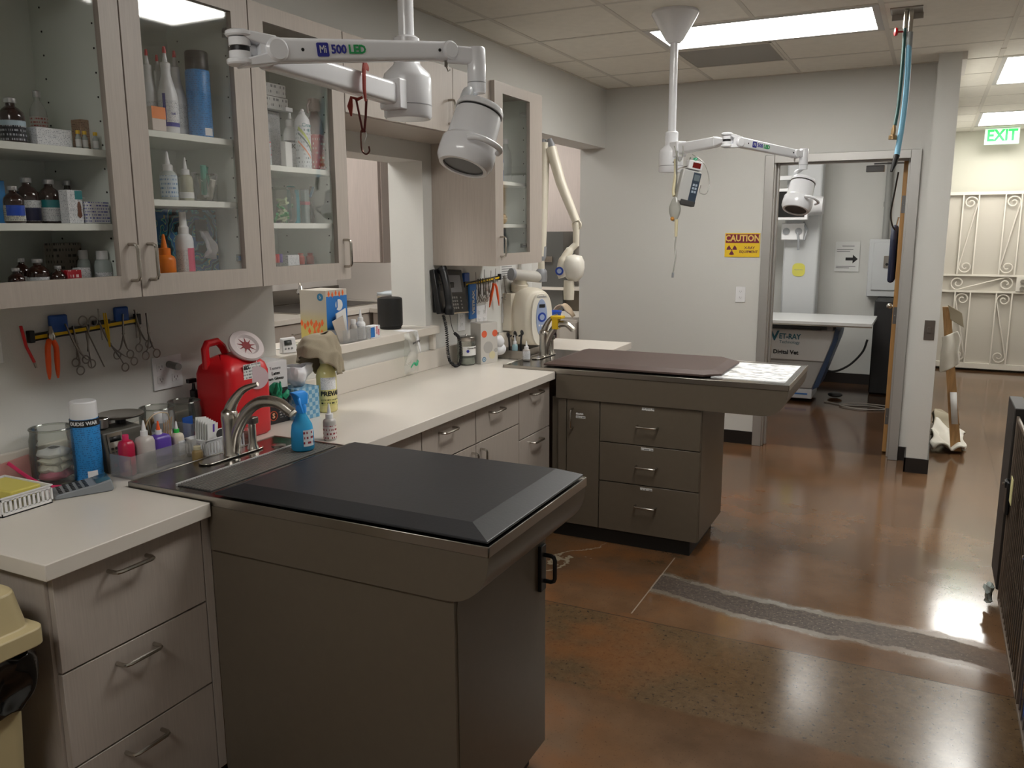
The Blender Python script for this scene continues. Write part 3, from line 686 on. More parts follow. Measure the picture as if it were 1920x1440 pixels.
# ---- cabinet 2, top shelf (1.928)
for i, (x, y, h, wd, l) in enumerate(((.22, 1.868, .243, .05, 'leftmost white red-tipped bottle on the top shelf'), (.12, 1.995, .258, .05, 'white red-tipped bottle standing at the back'),
        (.262, 1.898, .252, .058, 'tallest white red-tipped bottle with a blue L on its label'), (.2, 1.992, .262, .056, 'white red-tipped bottle beside the blue can'))):
    bottle(l, x, y, 1.9285, h, wd, 'tapered', WHITEP, WPL, PRW, (.10, .38), group='white bottles with red tips')
    if i == 2:
        r = wd/2; 
        sleeve(x, y, r*1.02, 1.9285+.02, 1.9285+.032, mat('blue_ink', '#2a2c9a', .4), a0=-70, a1=60, name='label_band', n=10)
        sleeve(x, y, r*1.02, 1.9285+.03, 1.9285+.115, mat('blue_ink', '#2a2c9a', .4), a0=-72, a1=-55, name='label_band', n=4)
        text('500', .009, (0, 0, 1.985), R(-15), None, mat('blue_ink', '#2a2c9a'), cyl=(x, y, r*1.02))
bottle('tall sky-blue aerosol can with black cap in the glass cabinet', .25, 2.033, 1.9285, .262, .074, 'can', PRB, BPL, name='aerosol_can', cat='can')
sleeve(.25, 2.033, .0376, 1.935, 1.958, printed('barcode', '#e6e6e8', '#22242a', 5, 900, .5), a0=-25, a1=20, name='barcode', n=6)
carton('small orange and white carton in front of the red-tipped bottles', .29, 1.822, 1.9285, .03, .05, .068, mat('carton_cream', '#dccfc6', .6), panel=[(mat('carton_orange', '#f0862c', .5), 0, .5, 1, 1)])
# cabinet 2, middle shelf (1.731)
bottle('clear squeeze bottle with blue-printed label in the second glass cabinet', .28, 1.862, 1.7315, .143, .05, 'dropper', CLB, WPL, printed('blue_table', '#c3d2da', '#5d86b6', 80, 260, .5), (.06, .5))
bottle('small dropper bottle of pale yellow liquid beside the squeeze bottle', .262, 1.945, 1.7315, .132, .042, 'dropper', mat('pale_oil', '#a9a892', .25), WPL, PAPER, (.06, .2))
open_jar('glass jar stuffed with gauze rolls and green tubes', .24, 2.040, 1.7315, .085, .078)
for i in range(9):
    a = i*.7; x, y = .24+.018*cos(a*2.1), 2.04+.02*sin(a*2.1)
    MB().cyl((x, y, 1.738+.008*(i % 3)), (x+.02*cos(a), y+.02*sin(a), 1.80+.022*(i % 3)), .009, n=10).build('gauze_roll', (WCLOTH, TISSUE, mat('mint', '#4fa690', .6))[i % 3])
# cabinet 2, floor
bottle('orange squeeze bottle with green label behind the door frame', .265, 1.838, zf, .155, .062, 'dropper', mat('vivid_orange', '#f28018', .35), mat('vivid_orange', '#f28018'), printed('lab_green', '#e8ead8', '#3aa648', 60, 160, .5), (.02, .16))
bottle('white mist bottle with pink-striped label', .245, 1.936, zf, .222, .055, 'mist', WHITEP, WPL, PRW, (.10, .48), stripe=(PINK, .04, .5), ry=55)
def swirl():
    m = mat('swirl_card', '#1f5f68', .5); n = m.node_tree; N = n.nodes; L = n.links; p = N['Principled BSDF']
    tc = N.new('ShaderNodeTexCoord'); wv = N.new('ShaderNodeTexWave'); wv.wave_type = 'RINGS'; wv.rings_direction = 'X'; wv.inputs['Scale'].default_value = 8; wv.inputs['Distortion'].default_value = 5; wv.inputs['Detail'].default_value = 1; wv.inputs['Detail Scale'].default_value = 4
    mp = N.new('ShaderNodeMapping'); mp.inputs['Location'].default_value = (0, -.02, -.14); L.new(tc.outputs['Object'], mp.inputs[0]); L.new(mp.outputs[0], wv.inputs['Vector'])
    r = N.new('ShaderNodeValToRGB'); e = r.color_ramp.elements; e[0].color = lin('#12303f'); e[1].color = lin('#2f6a44')
    for pos, c in ((.25, '#2a93ac'), (.45, '#1b5688'), (.6, '#3bb2b4'), (.72, '#d9d27c'), (.8, '#2b68a0')):
        q = e.new(pos); q.color = lin(c)
    r.color_ramp.interpolation = 'CONSTANT'; L.new(wv.outputs[0], r.inputs[0]); L.new(r.outputs[0], p.inputs['Base Color']); return m
T('tissue_box', 'upright tissue box with teal and blue swirl pattern in the glass cabinet', 'tissue box', (.14, 2.02, zf), world=True)
MB().box(.09, 1.915, zf, .19, 2.130, zf+.232).build('box_body', swirl(), bev=.002)
MB().box(.1902, 2.035, zf+.13, .1908, 2.085, zf+.20).build('opening', DARKV)
MB().grid(crumple(lambda u, v: (.192+.035*sin(v*2.6)+.01*sin(u*9), 2.042+.03*u+.022*v*u, zf+.165-.09*v), .008, 40), 12, 16).build('tissue', TISSUE, thick=.001)
# ---- cabinet 3, top shelf (1.861)
for k, (z, l) in enumerate(((1.99, 'lower of two long white cartons stacked in the third glass cabinet'), (2.032, 'upper of two long white cartons stacked in the third glass cabinet'))):
    pass
carton('tall white carton standing behind the bottles under the long cartons', .07, 2.45, 1.8615, .10, .20, .215, PRW)
carton('lower of two long white cartons stacked in the third glass cabinet', .09, 2.39, 2.078, .13, .36-.02, .045, printed('long_print', '#c9c8c6', '#6a6a6e', 50, 120, .55), rz=0)
carton('upper of two long white cartons stacked in the third glass cabinet', .09, 2.38, 2.1245, .13, .34, .045, printed('long_print', '#c9c8c6', '#6a6a6e'), rz=0)
bottle('white pump bottle lettered YUCC in the third glass cabinet', .2, 2.512, 1.8615, .222, .05, 'pump', WHITEP, WPL, PRW, (.03, .42))
sleeve(.2, 2.512, .0256, 1.958, 1.966, BPL, name='label_band'); text('YUCC', .021, (0, 0, 1.944), R(-30), None, BPL, cyl=(.2, 2.512, .0258), bold=.0006)
bottle('white aerosol can with green, yellow and orange sweeps in the third glass cabinet', .25, 2.522, 1.8615, .215, .056, 'aerosol', WHITEP, WPL, printed('can_print', '#d9dee2', '#7c838c', 70, 240, .6), (.03, .72), name='aerosol_can', cat='can')
def sweep(cx, cy, r, z0, a0, a1, zf_, wdt, m):
    g = MB(); v = []; n = 14
    for i in range(n+1):
        t = i/n; a = R(a0+(a1-a0)*t); zz = z0+zf_(t); v += [(cx+r*cos(a), cy+r*sin(a), zz-wdt/2), (cx+r*cos(a), cy+r*sin(a), zz+wdt/2)]
    g.add(v, [(2*i, 2*i+2, 2*i+3, 2*i+1) for i in range(n)]); return g.build('label_sweep', m)
sweep(.25, 2.522, .0288, 1.995, -85, 30, lambda t: .012-.075*t**1.3, .013, mat('lime', '#b9c83a', .4))
sweep(.25, 2.522, .0290, 1.980, -88, 30, lambda t: .01-.07*t**1.2, .008, mat('deep_green', '#15464a', .4))
sweep(.25, 2.522, .0289, 1.955, -88, 10, lambda t: .006-.06*t**1.1, .007, mat('label_orange', '#ef7a2c', .4))
text('Citrus', .018, (0, 0, 2.018), R(-10), None, TEALP, cyl=(.25, 2.522, .0292)); text('II', .018, (0, 0, 1.999), R(-5), None, TEALP, cyl=(.25, 2.522, .0292))
T('spray_bottle', 'spray bottle of red liquid in the third glass cabinet', 'spray bottle', (.25, 2.592, 1.8615))
q = (.25, 2.592, 1.8615)
MB().lathe([(.03, 0), (.033, .004), (.033, .15), (.030, .175), (.015, .205), (.013, .22)], q, 24).build('body', glass('spray_clear', '#b9a7a4', 1, .05, .25, '#b07a74'))
MB().lathe([(.030, .004), (.0325, .006), (.0325, .128)], q, 20).build('liquid', mat('red_liquid', '#c43a38', .3))
sleeve(.25, 2.592, .0335, q[2]+.005, q[2]+.13, printed('red_label', '#b8322f', '#d9b5a8', 60, 150, .6))
MB().box(.235, 2.570, q[2]+.215, .265, 2.612, q[2]+.262).build('spray_head', mat('clear_pink_plastic', '#a3928d', .3), bev=.006)
MB().tube([(.25, 2.57, q[2]+.25), (.25, 2.555, q[2]+.235), (.25, 2.556, q[2]+.205)], .004).build('trigger', mat('clear_pink_plastic', '#a3928d'))
for i, (x, y, h, wd, l) in enumerate(((.25, 2.290, .105, .036, 'left clear tube with blue print'), (.24, 2.335, .112, .034, 'right clear tube with red dots'))):
    bottle(l + ' at the door edge of the third glass cabinet', x, y+.0, 1.8615, h, wd, 'round', CLB, WPL, printed('tube_print%d' % i, '#b9c0c6', ('#2d4f9a', '#c0404a')[i], 70, 200, .55), (.25, .75))
carton('crumpled white packet beside the pump bottle', .27, 2.405, 1.8615, .02, .045, .088, PAPER, rz=.2)
# cabinet 3, middle shelf
open_jar('round glass jar full of green and white needle caps', .22, 2.420, 1.6655, .125, .108)
random.seed(4)
for i in range(26):
    a = random.uniform(0, 6.28); rr = random.uniform(0, .032); z = 1.6785+random.uniform(0, .075)
    p = Vector((.22+rr*cos(a), 2.42+rr*sin(a), z)); d = Vector((random.uniform(-1, 1), random.uniform(-1, 1), random.uniform(-.5, 1))).normalized()*.016
    MB().cyl(p-d, p+d, .0055, .004, n=8).build('needle_cap', (mat('cap_green', '#14b05c', .4), mat('cap_pale', '#d3e6bd', .4))[0 if i % 3 and z < 1.73 else 1])
for i, (x, y, c, h) in enumerate(((.2, 2.520, '#3f8f9a', .125), (.16, 2.545, '#4a9aa0', .14), (.22, 2.552, '#9aa6a6', .125), (.2, 2.575, '#a3a8a4', .13))):
    T('syringe_pack', ('leftmost teal wrapped pack', 'rear teal wrapped pack', 'clear wrapped pack with pink tape', 'clear wrapped pack beside the combs')[i] + ' beside the jar of needle caps', 'pack', (x, y, 1.6655))
    MB().box(x-.012, y-.013, 1.6655, x+.012, y+.013, 1.6655+h).build('wrap', mat('pack%d' % i, c, .35), bev=.004)
    if i > 1: MB().box(x-.0125, y-.0135, 1.6655+h*.55, x+.0125, y+.0135, 1.6655+h*.65).build('tape', mat('pink_tape', '#c9707a', .5))
T('clipper_comb', 'black clipper combs leaning in the third glass cabinet', 'comb', (.22, 2.602, 1.6655))
MB().tube(spline([(.22, 2.598, 1.667), (.215, 2.595, 1.72), (.2, 2.605, 1.77), (.22, 2.592, 1.805)]), .007, flat=.5).build('handle', BPL)
MB().tube([(.24, 2.560, 1.765), (.23, 2.592, 1.800)], .005).build('blue_tip', mat('pale_blue', '#5f8fb0', .4))
# cabinet 3, floor
for i, y in enumerate((2.300, 2.316, 2.332)):
    T('sample_tube', ('red-capped sample tube at the door edge', 'second red-capped sample tube', 'purple-capped sample tube')[i] + ' beside the white carton', 'tube', (.28, y, zf), group='sample tubes in the third cabinet')
    MB().cyl((.28, y, zf), (.28, y, zf+.058), .006).build('glass_body', CLEARP); MB().cyl((.28, y, zf+.052), (.28, y, zf+.082), .008).build('cap', (RED, RED, PURP)[i])
carton('white carton on the floor of the third glass cabinet', .25, 2.415, zf, .04, .062, .076, PRW)
carton('grey flat tray holding two red jars', .2, 2.565, zf, .06, .10, .036, GPL, name='tray', cat='tray')
for y, l in ((2.535, 'left'), (2.590, 'right')): bottle(l + ' small red-capped jar on the grey tray', .2, y, zf+.0365, .042, .03, 'round', mat('red_jar', '#b8402f', .35), mat('red_jar', '#b8402f'), group='small red jars')
# ---- narrow cabinet
bottle('blue liquid pump bottle in the narrow glass cabinet', .28, 4.050, 1.8915, .19, .042, 'pump', mat('blue_liquid', '#1f6fc0', .25), WPL, PRW, (.3, .5))
bottle('white plastic jug in the narrow glass cabinet', .22, 4.24, 1.8915, .235, .085, 'jug', mat('jug_white', '#b8beba', .4), WPL, name='jug', cat='jug')
T('skull_model', 'small tan animal skull model on the middle shelf of the narrow cabinet', 'model', (.27, 4.09, 1.6685))
MB().lathe([(.001, -.05), (.016, -.045), (.022, -.02), (.03, .01), (.026, .035), (.012, .048), (.001, .05)], (.27, 4.085, 1.694), 14, d=(0, 1, .1), sx=.8).build('cranium', mat('bone', '#a3906f', .6), smooth=50)
MB().cyl((.28, 4.04, 1.670), (.28, 4.07, 1.682), .008).cyl((.26, 4.10, 1.670), (.26, 4.12, 1.690), .008).build('jaw', mat('bone', '#a3906f'))
bottle('thin dark-capped jar behind the skull model', .2, 4.06, 1.6685, .11, .03, 'round', JAR, BPL)
T('instrument_bag', 'crumpled black instrument bag on the floor of the narrow cabinet', 'bag', (.2, 4.12, zf))
MB().grid(crumple(lambda u, v: (.2+.05*sin(v*pi)*cos(u*2*pi), 4.10+.09*sin(v*pi)*sin(u*2*pi), zf+.004+.15*(1-cos(v*pi))/2), .012, 25, 2), 20, 12).build('bag_body', mat('black_bag', '#1a1b1d', .35))
MB().box(.24, 4.02, zf, .29, 4.12, zf+.03).build('instrument_tray', GPL, bev=.002)
free()

# ------------------------------------------------------------------ near counter
CZ = .9105
open_jar('wide glass jar of cotton gauze on the near counter', .095, 1.530, CZ, .165, .125)
for k in range(4):
    q = MB().grid(crumple(lambda u, v: (.095+.04*cos(u*2*pi)*sin(.3+v*2.5), 1.53+.045*sin(u*2*pi)*sin(.3+v*2.5), .922+.022*k+.03*v), .012, 30, k*5), 14, 8)
    q.build('gauze_pad', (WCLOTH, TISSUE, mat('pink_gauze', '#d87f98', .8), WCLOTH)[(k+2) % 4], thick=.002)
bottle('blue aerosol can with white cap and black band on the near counter', .150, 1.598, CZ, .238, .080, 'can', PRB, WPL, name='aerosol_can', cat='can')
sleeve(.150, 1.598, .0406, CZ+.165, CZ+.186, BPL, name='label_band'); text('OUDIS WAR', .015, (0, 0, CZ+.175), R(-42), None, WPL, cyl=(.15, 1.598, .0408), bold=.0004)
sleeve(.150, 1.598, .0406, CZ+.004, CZ+.032, printed('barcode', '#e6e6e8', '#22242a'), a0=-42, a1=-2, name='barcode', n=8)
# calculator lying on the counter
T('calculator', 'grey desk calculator with angled screen lying on the near counter', 'calculator', (.245, 1.50, CZ), R(62), world=False)
MB().prism([(-.075, .002), (-.07, 0), (.072, 0), (.078, .006), (.072, .034), (.03, .026), (-.07, .013), (-.076, .009)], -.045, .045, 'y').build('case', mat('calc_grey', '#868b90', .4), bev=.003)
MB().add([(.034, -.038, .0275), (.071, -.038, .0343), (.071, .038, .0343), (.034, .038, .0275)], [(0, 1, 2, 3)]).build('screen', mat('calc_screen', '#3d6478', .15), thick=.001)
for i in range(5):
    for j in range(5):
        x = -.062+i*.0165; zt = .0135+(x+.07)*.13
        MB().box(x, -.039+j*.0165, zt, x+.0105, -.039+j*.0165+.0105, zt+.0014).build('key', BPL, bev=.001, seg=1)
def basket(label, x, y, z, dx, dy, h, rz=0, m=WPL):
    t = T('slotted_basket', label, 'basket', (x, y, z), rz, world=False); g = MB(); w_ = .0022
    g.box(-dx/2, -dy/2, 0, dx/2, dy/2, .003)
    for a, b in ((0, .012), (h-.012, h)):
        g.box(-dx/2, -dy/2, a, dx/2, -dy/2+w_, b).box(-dx/2, dy/2-w_, a, dx/2, dy/2, b).box(-dx/2, -dy/2, a, -dx/2+w_, dy/2, b).box(dx/2-w_, -dy/2, a, dx/2, dy/2, b)
    g.build('tray_body', m)
    g = MB()
    for ax in (0, 1):
        n = int((dy if ax else dx)/.0125)
        for i in range(n+1):
            for s in (-1, 1):
                if ax: yy = -dy/2+dy*i/n; g.box(s*dx/2-(w_ if s > 0 else 0), yy-.003, .01, s*dx/2+(0 if s > 0 else w_), yy+.003, h-.01)
                else: xx = -dx/2+dx*i/n; g.box(xx-.003, s*dy/2-(w_ if s > 0 else 0), .01, xx+.003, s*dy/2+(0 if s > 0 else w_), h-.01)
    g.build('slats', m)['kind'] = 'stuff'
    MB().box(-dx/2-.003, -dy/2-.003, h-.003, dx/2+.003, -dy/2, h).box(-dx/2-.003, dy/2, h-.003, dx/2+.003, dy/2+.003, h).box(-dx/2-.003, -dy/2, h-.003, -dx/2, dy/2, h).box(dx/2, -dy/2, h-.003, dx/2+.003, dy/2, h).build('rim', m)
    return t
basket('white slotted basket with a yellow packet at the left end of the counter', .16, 1.33, CZ, .20, .14, .052)
single('packet', 'yellow and grey packet lying in the left slotted basket', 'packet', MB().box(.09, 1.30, CZ+.03, .24, 1.385, CZ+.056), mat('packet_yellow', '#cfc25e', .5), (.16, 1.34, CZ+.03), bev=.004)
single('plastic_strap', 'bright pink plastic strap lying across the near counter', 'strap', MB().tube(spline([(.03, 1.432, CZ+.075), (.09, 1.455, CZ+.03), (.135, 1.475, CZ+.008), (.17, 1.492, CZ+.006)]), .006, 8, .5), PINK, (.1, 1.45, CZ))
single('pink_card', 'pale pink card leaning on the backsplash beside the gauze jar', 'card', MB().prism([(1.40, .912), (1.50, .912), (1.498, .995), (1.402, .985)], .022, .026, 'x'), mat('pale_pink', '#c9958f', .6), (.024, 1.45, .912))
# scale
T('weighing_scale', 'small grey weighing scale with keypad and round steel pan', 'scale', (.1, 1.75, CZ))
MB().prism([(.07, CZ), (.165, CZ), (.145, CZ+.122), (.07, CZ+.13)], 1.655, 1.80, 'y').build('case', mat('scale_grey', '#57544d', .45), bev=.004)
kp = MB().add([(.1658, 1.668, CZ+.008), (.1658, 1.722, CZ+.008), (.1475, 1.722, CZ+.118), (.1475, 1.668, CZ+.118)], [(0, 1, 2, 3)]).build('keypad_panel', mat('keypad_brown', '#6d6255', .4), thick=.003)
MB().add([(.1505, 1.675, CZ+.092), (.1505, 1.715, CZ+.092), (.1480, 1.715, CZ+.108), (.1480, 1.675, CZ+.108)], [(0, 1, 2, 3)]).build('display', BPL, kp, thick=.006)
for i in range(5):
    for j in range(3):
        z = CZ+.022+i*.0125; x = .1665-.0166*(z-CZ-.008)/.1
        MB().cyl((x-.002, 1.678+j*.014, z), (x+.003, 1.678+j*.014, z), .0045, n=10).build('button', RED if i == 0 and j < 2 else mat('btn', '#2c2623', .4), kp)
MB().lathe([(.01, -.008), (.03, -.006), (.068, 0), (.072, .006), (.07, .008), (.062, .003)], (.08, 1.775, CZ+.150), 28).build('pan', STEEL)
MB().cyl((.08, 1.775, CZ+.12), (.08, 1.775, CZ+.146), .016).build('pan_post', BPL)
T('steel_cup', 'small steel cup standing on the weighing scale', 'cup', (.1, 1.69, CZ+.1305)); MB().lathe([(.020, 0), (.022, .002), (.023, .03), (.021, .03), (.02, .004)], (.1, 1.69, CZ+.1305), 20).build('bowl', STEEL); MB().ring((.1, 1.69, CZ+.160), .0225, .0015).build('rim', CHROME)
# clear bins
T('bottle_tray', 'clear acrylic tray filled with pink and purple bottles', 'tray', (.21, 1.77, CZ))
g = MB(); g.box(.19, 1.640, CZ, .282, 1.89, CZ+.003).box(.279, 1.640, CZ+.003, .282, 1.89, CZ+.07).box(.19, 1.640, CZ+.003, .279, 1.643, CZ+.07).box(.19, 1.643, CZ+.003, .193, 1.89, CZ+.07); g.build('tray_body', CLEARP)
CB = CZ+.0035
def flask(label, x, y, h, dx, dy, m, cap=WPL, kind='cone', labm=None, rz=0, z=None, tip=None):
    """rounded-rectangle squeeze bottle"""
    z = CB if z is None else z
    T('bottle', label, 'bottle', (x, y, z), rz, world=False)
    o = [Vector((p[0], p[1], 0)) for p in rrect(-dx/2, -dy/2, dx/2, dy/2, min(dx, dy)*.35, 4)]
    hb = h*.70; rings = [[p*.93 for p in o]]
    for zz, s in ((.004, 1), (hb*.85, 1), (hb*.95, .85), (hb, .45)): rings.append([Vector((p.x*s, p.y*s, zz)) for p in o])
    MB().loft(rings).build('body', m, smooth=50)
    MB().lathe([(dx*.22, hb-.001), (dx*.22, hb+h*.10)], (0, 0, 0), 16).build('collar', cap)
    if kind == 'cone': MB().lathe([(dx*.14, hb+h*.10), (dx*.05, h)], (0, 0, 0), 12).build('tip', tip or cap)
    if labm: MB().box(dx/2, -dy*.32, h*.12, dx/2+.0006, dy*.32, h*.5).build('label', labm)
flask('pink-red bottle with pink cap at the left of the acrylic tray', .232, 1.668, .155, .042, .042, mat('pink_red', '#b31f42', .3), PINK, 'none')
flask('clear dropper bottle standing in front of the acrylic tray bottles', .248, 1.722, .158, .05, .052, mat('frosted', '#b9b2ae', .35), WPL, 'cone')
flask('purple squeeze bottle with white cone and orange tip', .228, 1.792, .140, .045, .072, PURP, WPL, 'cone', tip=ORANGE)
flask('small pink bottle half hidden behind the clear dropper bottle', .215, 1.74, .10, .03, .03, mat('pink_b', '#c23a5c', .3), WPL, 'none')
flask('white bottle with green collar in the acrylic tray', .228, 1.862, .125, .038, .038, mat('cream_bottle', '#cbc0b0', .4), mat('lime_green', '#2bbf4a', .4), 'cone', PRW, tip=WPL)
bottle('tall white-capped grey bottle behind the acrylic tray', .155, 1.868, CZ, .150, .062, 'round', mat('grey_bottle', '#878d90', .4), WPL, PRW, (.1, .6))
T('syringe_caddy', 'row of brown swab sticks and a coiled clear tube standing in the tray', 'caddy', (.195, 1.89, CB))
for i in range(5): MB().cyl((.2, 1.83+i*.005, CB), (.205, 1.835+i*.008, CB+.12+.004*i), .0018, n=6).build('swab_stick', mat('tan_stick', '#b98d5e', .6))
MB().tube(spline([(.205, 1.75, CZ+.07), (.205, 1.765, CZ+.13), (.205, 1.80, CZ+.16), (.205, 1.85, CZ+.155), (.20, 1.86, CZ+.12)]), .0022, 6).build('clear_tube', mat('tube_tan', '#b39c7c', .3))
MB().box(.200, 1.835, CZ+.10, .206, 1.855, CZ+.165).box(.200, 1.86, CZ+.10, .206, 1.875, CZ+.16).build('syringe_barrel', CLEARP)
T('clear_bin', 'clear acrylic bin with blue wrappers and a pink tag', 'bin', (.2, 1.97, CZ))
MB().box(.145, 1.940, CZ, .148, 2.0, CZ+.10).box(.148, 1.940, CZ, .207, 1.943, CZ+.10).box(.148, 1.997, CZ, .207, 2.0, CZ+.10).box(.207, 1.940, CZ, .210, 2.0, CZ+.10).build('bin_body', CLEARP)
MB().box(.16, 1.948, CZ+.02, .163, 1.99, CZ+.115).build('blue_wrapper', BLUE); MB().box(.203, 1.955, CZ+.045, .205, 1.98, CZ+.07).build('pink_tag', PINK)
open_jar('glass jar of wooden swab sticks behind the scale', .082, 1.916, CZ, .150, .115)
random.seed(7)
for i in range(26):
    a = random.uniform(0, 6.28); r_ = random.uniform(0, .04); MB().cyl((.082+r_*.6*cos(a), 1.916+r_*.6*sin(a), CZ+.006), (.082+r_*cos(a), 1.916+r_*sin(a), CZ+.105+random.uniform(0, .012)), .0019, n=5).build('swab', mat('swab_tan', '#a37a50', .7))
open_jar('empty glass jar beside the red sharps container', .082, 2.031, CZ, .150, .112)
MB().cyl((.082, 2.031, CZ+.006), (.082, 2.031, CZ+.02), .045, n=20).build('cotton_layer', mat('dull_cotton', '#8a8276', .8))
bottle('slim black bottle between the empty jar and the sharps container', .047, 2.110, CZ, .215, .046, 'pump', mat('black_bottle', '#0d0c0c', .15), BPL)
basket('white slotted basket with packets and lids behind the faucet', .264, 1.987, CZ+.0, .09, .165, .062, 0)
for i in range(6):
    single('packet', ('foremost', 'second', 'third', 'fourth', 'fifth', 'rearmost')[i] + ' white packet with purple stripe standing in the basket', 'packet', MB().prism([(1.935+i*.004, CZ+.004), (1.98+i*.003, CZ+.004), (1.99+i*.003, CZ+.118-i*.004), (1.945+i*.003, CZ+.124-i*.004)], .225+i*.007, .2272+i*.007, 'x').use(1).prism([(1.96+i*.004, CZ+.07), (1.968+i*.004, CZ+.07), (1.975+i*.003, CZ+.116-i*.004), (1.967+i*.003, CZ+.116-i*.004)], .2274+i*.007, .2278+i*.007, 'x'), [PAPER, PURP], (.23+i*.007, 1.94, CZ), group='white packets in the basket')
single('lid', 'round black and white lid in the basket behind the faucet', 'lid', MB().lathe([(.001, .004), (.013, .004), (.014, .0), (.018, 0), (.018, .008), (.001, .008)], (.292, 1.99, CZ+.062), 20, d=(.7, -.5, .5)).use(0), BPL, (.29, 2.02, CZ+.062))
single('lid', 'orange-red lid in the basket behind the faucet', 'lid', MB().lathe([(.001, 0), (.014, 0), (.014, .01), (.001, .01)], (.292, 2.022, CZ+.058), 18, d=(.6, -.3, .8)), ORANGE, (.29, 2.052, CZ+.058))
bottle('tiny amber-stained vial with cream cap at the edge of the steel table', .303, 1.872, CZ, .052, .034, 'round', mat('stained', '#9c8457', .4), mat('cream_cap', '#d8cfae', .5), name='vial', cat='vial')
T('dish_stack', 'stack of clear dishes between the white basket and the red container', 'dishes', (.275, 2.115, CZ))
for k in range(4):
    MB().lathe([(.001, .001), (.028, .001), (.033, .014), (.031, .014), (.026, .003), (.001, .003)], (.285, 2.108, CZ+k*.013), 24, caps=False).build('dish', JAR)
    MB().ring((.285, 2.108, CZ+.014+k*.013), .032, .0012, n=24).build('rim', JAR)
# sharps container
T('sharps_container', 'large red sharps container with white funnel lid on the counter', 'container', (.12, 2.25, CZ))
V0 = Vector((.026, -.048, 0))
def rr3(x0, y0, x1, y1, r, z): return [(p[0], p[1], z) for p in rrect(x0, y0, x1, y1, r, 6)]
g = MB(); rings = []
for z, i in ((0, .012), (.01, .002), (.06, 0), (.235, 0), (.262, .008), (.285, .03), (.30, .06)): rings.append(rr3(.042+i, 2.138+i*.8, .215-i, 2.345-i*.8, .03, CZ+z))
g.loft(rings); g.build('body', RED, smooth=50)
MB().loft([[(p[0], p[1], CZ+.22) for p in rrect(.055, 2.225, .205, 2.335, .035, 5)], [(p[0], p[1]+.003, CZ+.298) for p in rrect(.085, 2.235, .172, 2.315, .03, 5)]]).build('shoulder', RED, smooth=50)
MB().tube([(.10, 2.150, CZ+.255), (.10, 2.148, CZ+.325), (.10, 2.158, CZ+.342), (.10, 2.205, CZ+.345), (.10, 2.228, CZ+.325), (.10, 2.245, CZ+.29)], .0135, 10).build('handle', RED)
ax = Vector((.72, -.18, .67)).normalized(); c = Vector((.165, 2.272, CZ+.318))
f_ = MB().lathe([(.001, .0), (.058, .0), (.064, .004), (.066, .012), (.062, .019), (.044, .020), (.036, .012), (.001, .0115)], c, 32, d=ax).build('funnel_lid', mat('funnel_white', '#cbbfbf', .4))
q_ = ax.to_track_quat('Z', 'Y'); g = MB()
for k in range(9):
    a = 2*pi*k/9; p = [q_ @ Vector((r*cos(a+da), r*sin(a+da), .0125)) + c for r, da in ((.012, -.3), (.035, 0), (.012, .3))]; p2 = [v+ax*.0012 for v in p]
    g.add(p+p2, [(0, 1, 2), (5, 4, 3), (0, 3, 4, 1), (1, 4, 5, 2), (2, 5, 3, 0)])
g.lathe([(.001, .0125), (.016, .0125), (.016, .0139), (.001, .0139)], c, 16, d=ax); g.build('slit_opening', mat('dark_red', '#7c0f16', .5), f_)
single('hang_tag', 'round pale pink tag hanging from the sharps container', 'tag', MB().cyl((.222, 2.262, CZ+.215), (.2235, 2.2612, CZ+.215), .041, n=32).cyl((.2222, 2.262, CZ+.25), (.205, 2.285, CZ+.305), .0012, n=6), mat('tag_pink', '#d6bfc4', .5), (.222, 2.262, CZ+.2))
CUR = bpy.data.objects['sharps_container']; OFF = Vector((.12, 2.25, CZ))
MB().box(.2152, 2.205, CZ+.215, .2158, 2.29, CZ+.268).build('label', PRP)
text('BD.', .018, (.2162, 2.222, CZ+.255), (0, 1, 0), (0, 0, 1), BPL, bold=.0006)
bpy.data.objects['sharps_container'].location += V0; bpy.data.objects['hang_tag'].location += V0
# glove box
t = T('glove_box', 'black and white box of latex gloves with a green glove pulled out', 'box', (.10, 2.415, CZ), R(-8), world=False)
MB().box(-.06, -.06, 0, .06, .055, .24).build('box_body', mat('glove_black', '#27282b', .5), bev=.001, seg=1)
MB().box(-.0605, -.0605, .135, .0605, .0555, .2405).build('white_sleeve', mat('sleeve_white', '#d9d9db', .5), bev=.001, seg=1)
text('Texture', .016, (.0612, -.002, .215), (0, 1, 0), (0, 0, 1), GPL); text('Latex', .018, (.0612, .0, .195), (0, 1, 0), (0, 0, 1), BPL, bold=.0003); text('Exam Gloves', .016, (.0612, -.006, .175), (0, 1, 0), (0, 0, 1), BPL, bold=.0003)
MB().cyl((.0602, -.022, .032), (.0612, -.022, .032), .019, n=24).build('size_badge', mat('badge_red', '#c9552c', .5)); MB().cyl((.0612, -.022, .032), (.0616, -.022, .032), .016, n=24).build('badge_disc', mat('badge_dark', '#2a1512', .5)); text('S', .026, (.0622, -.022, .032), (0, 1, 0), (0, 0, 1), mat('badge_text', '#f0b088', .5), bold=.001)
MB().box(.0602, .005, .02, .0607, .05, .045).build('fine_print', printed('dark_print', '#27282b', '#a8a8a8', 90, 260, .5))
MB().grid(crumple(lambda u, v: (.062+.022*sin(u*pi)*(1-.3*v), -.035+.055*u, .085+.075*v), .012, 40, 5), 14, 10).build('green_glove', mat('glove_green', '#0f8f68', .5), thick=.002)
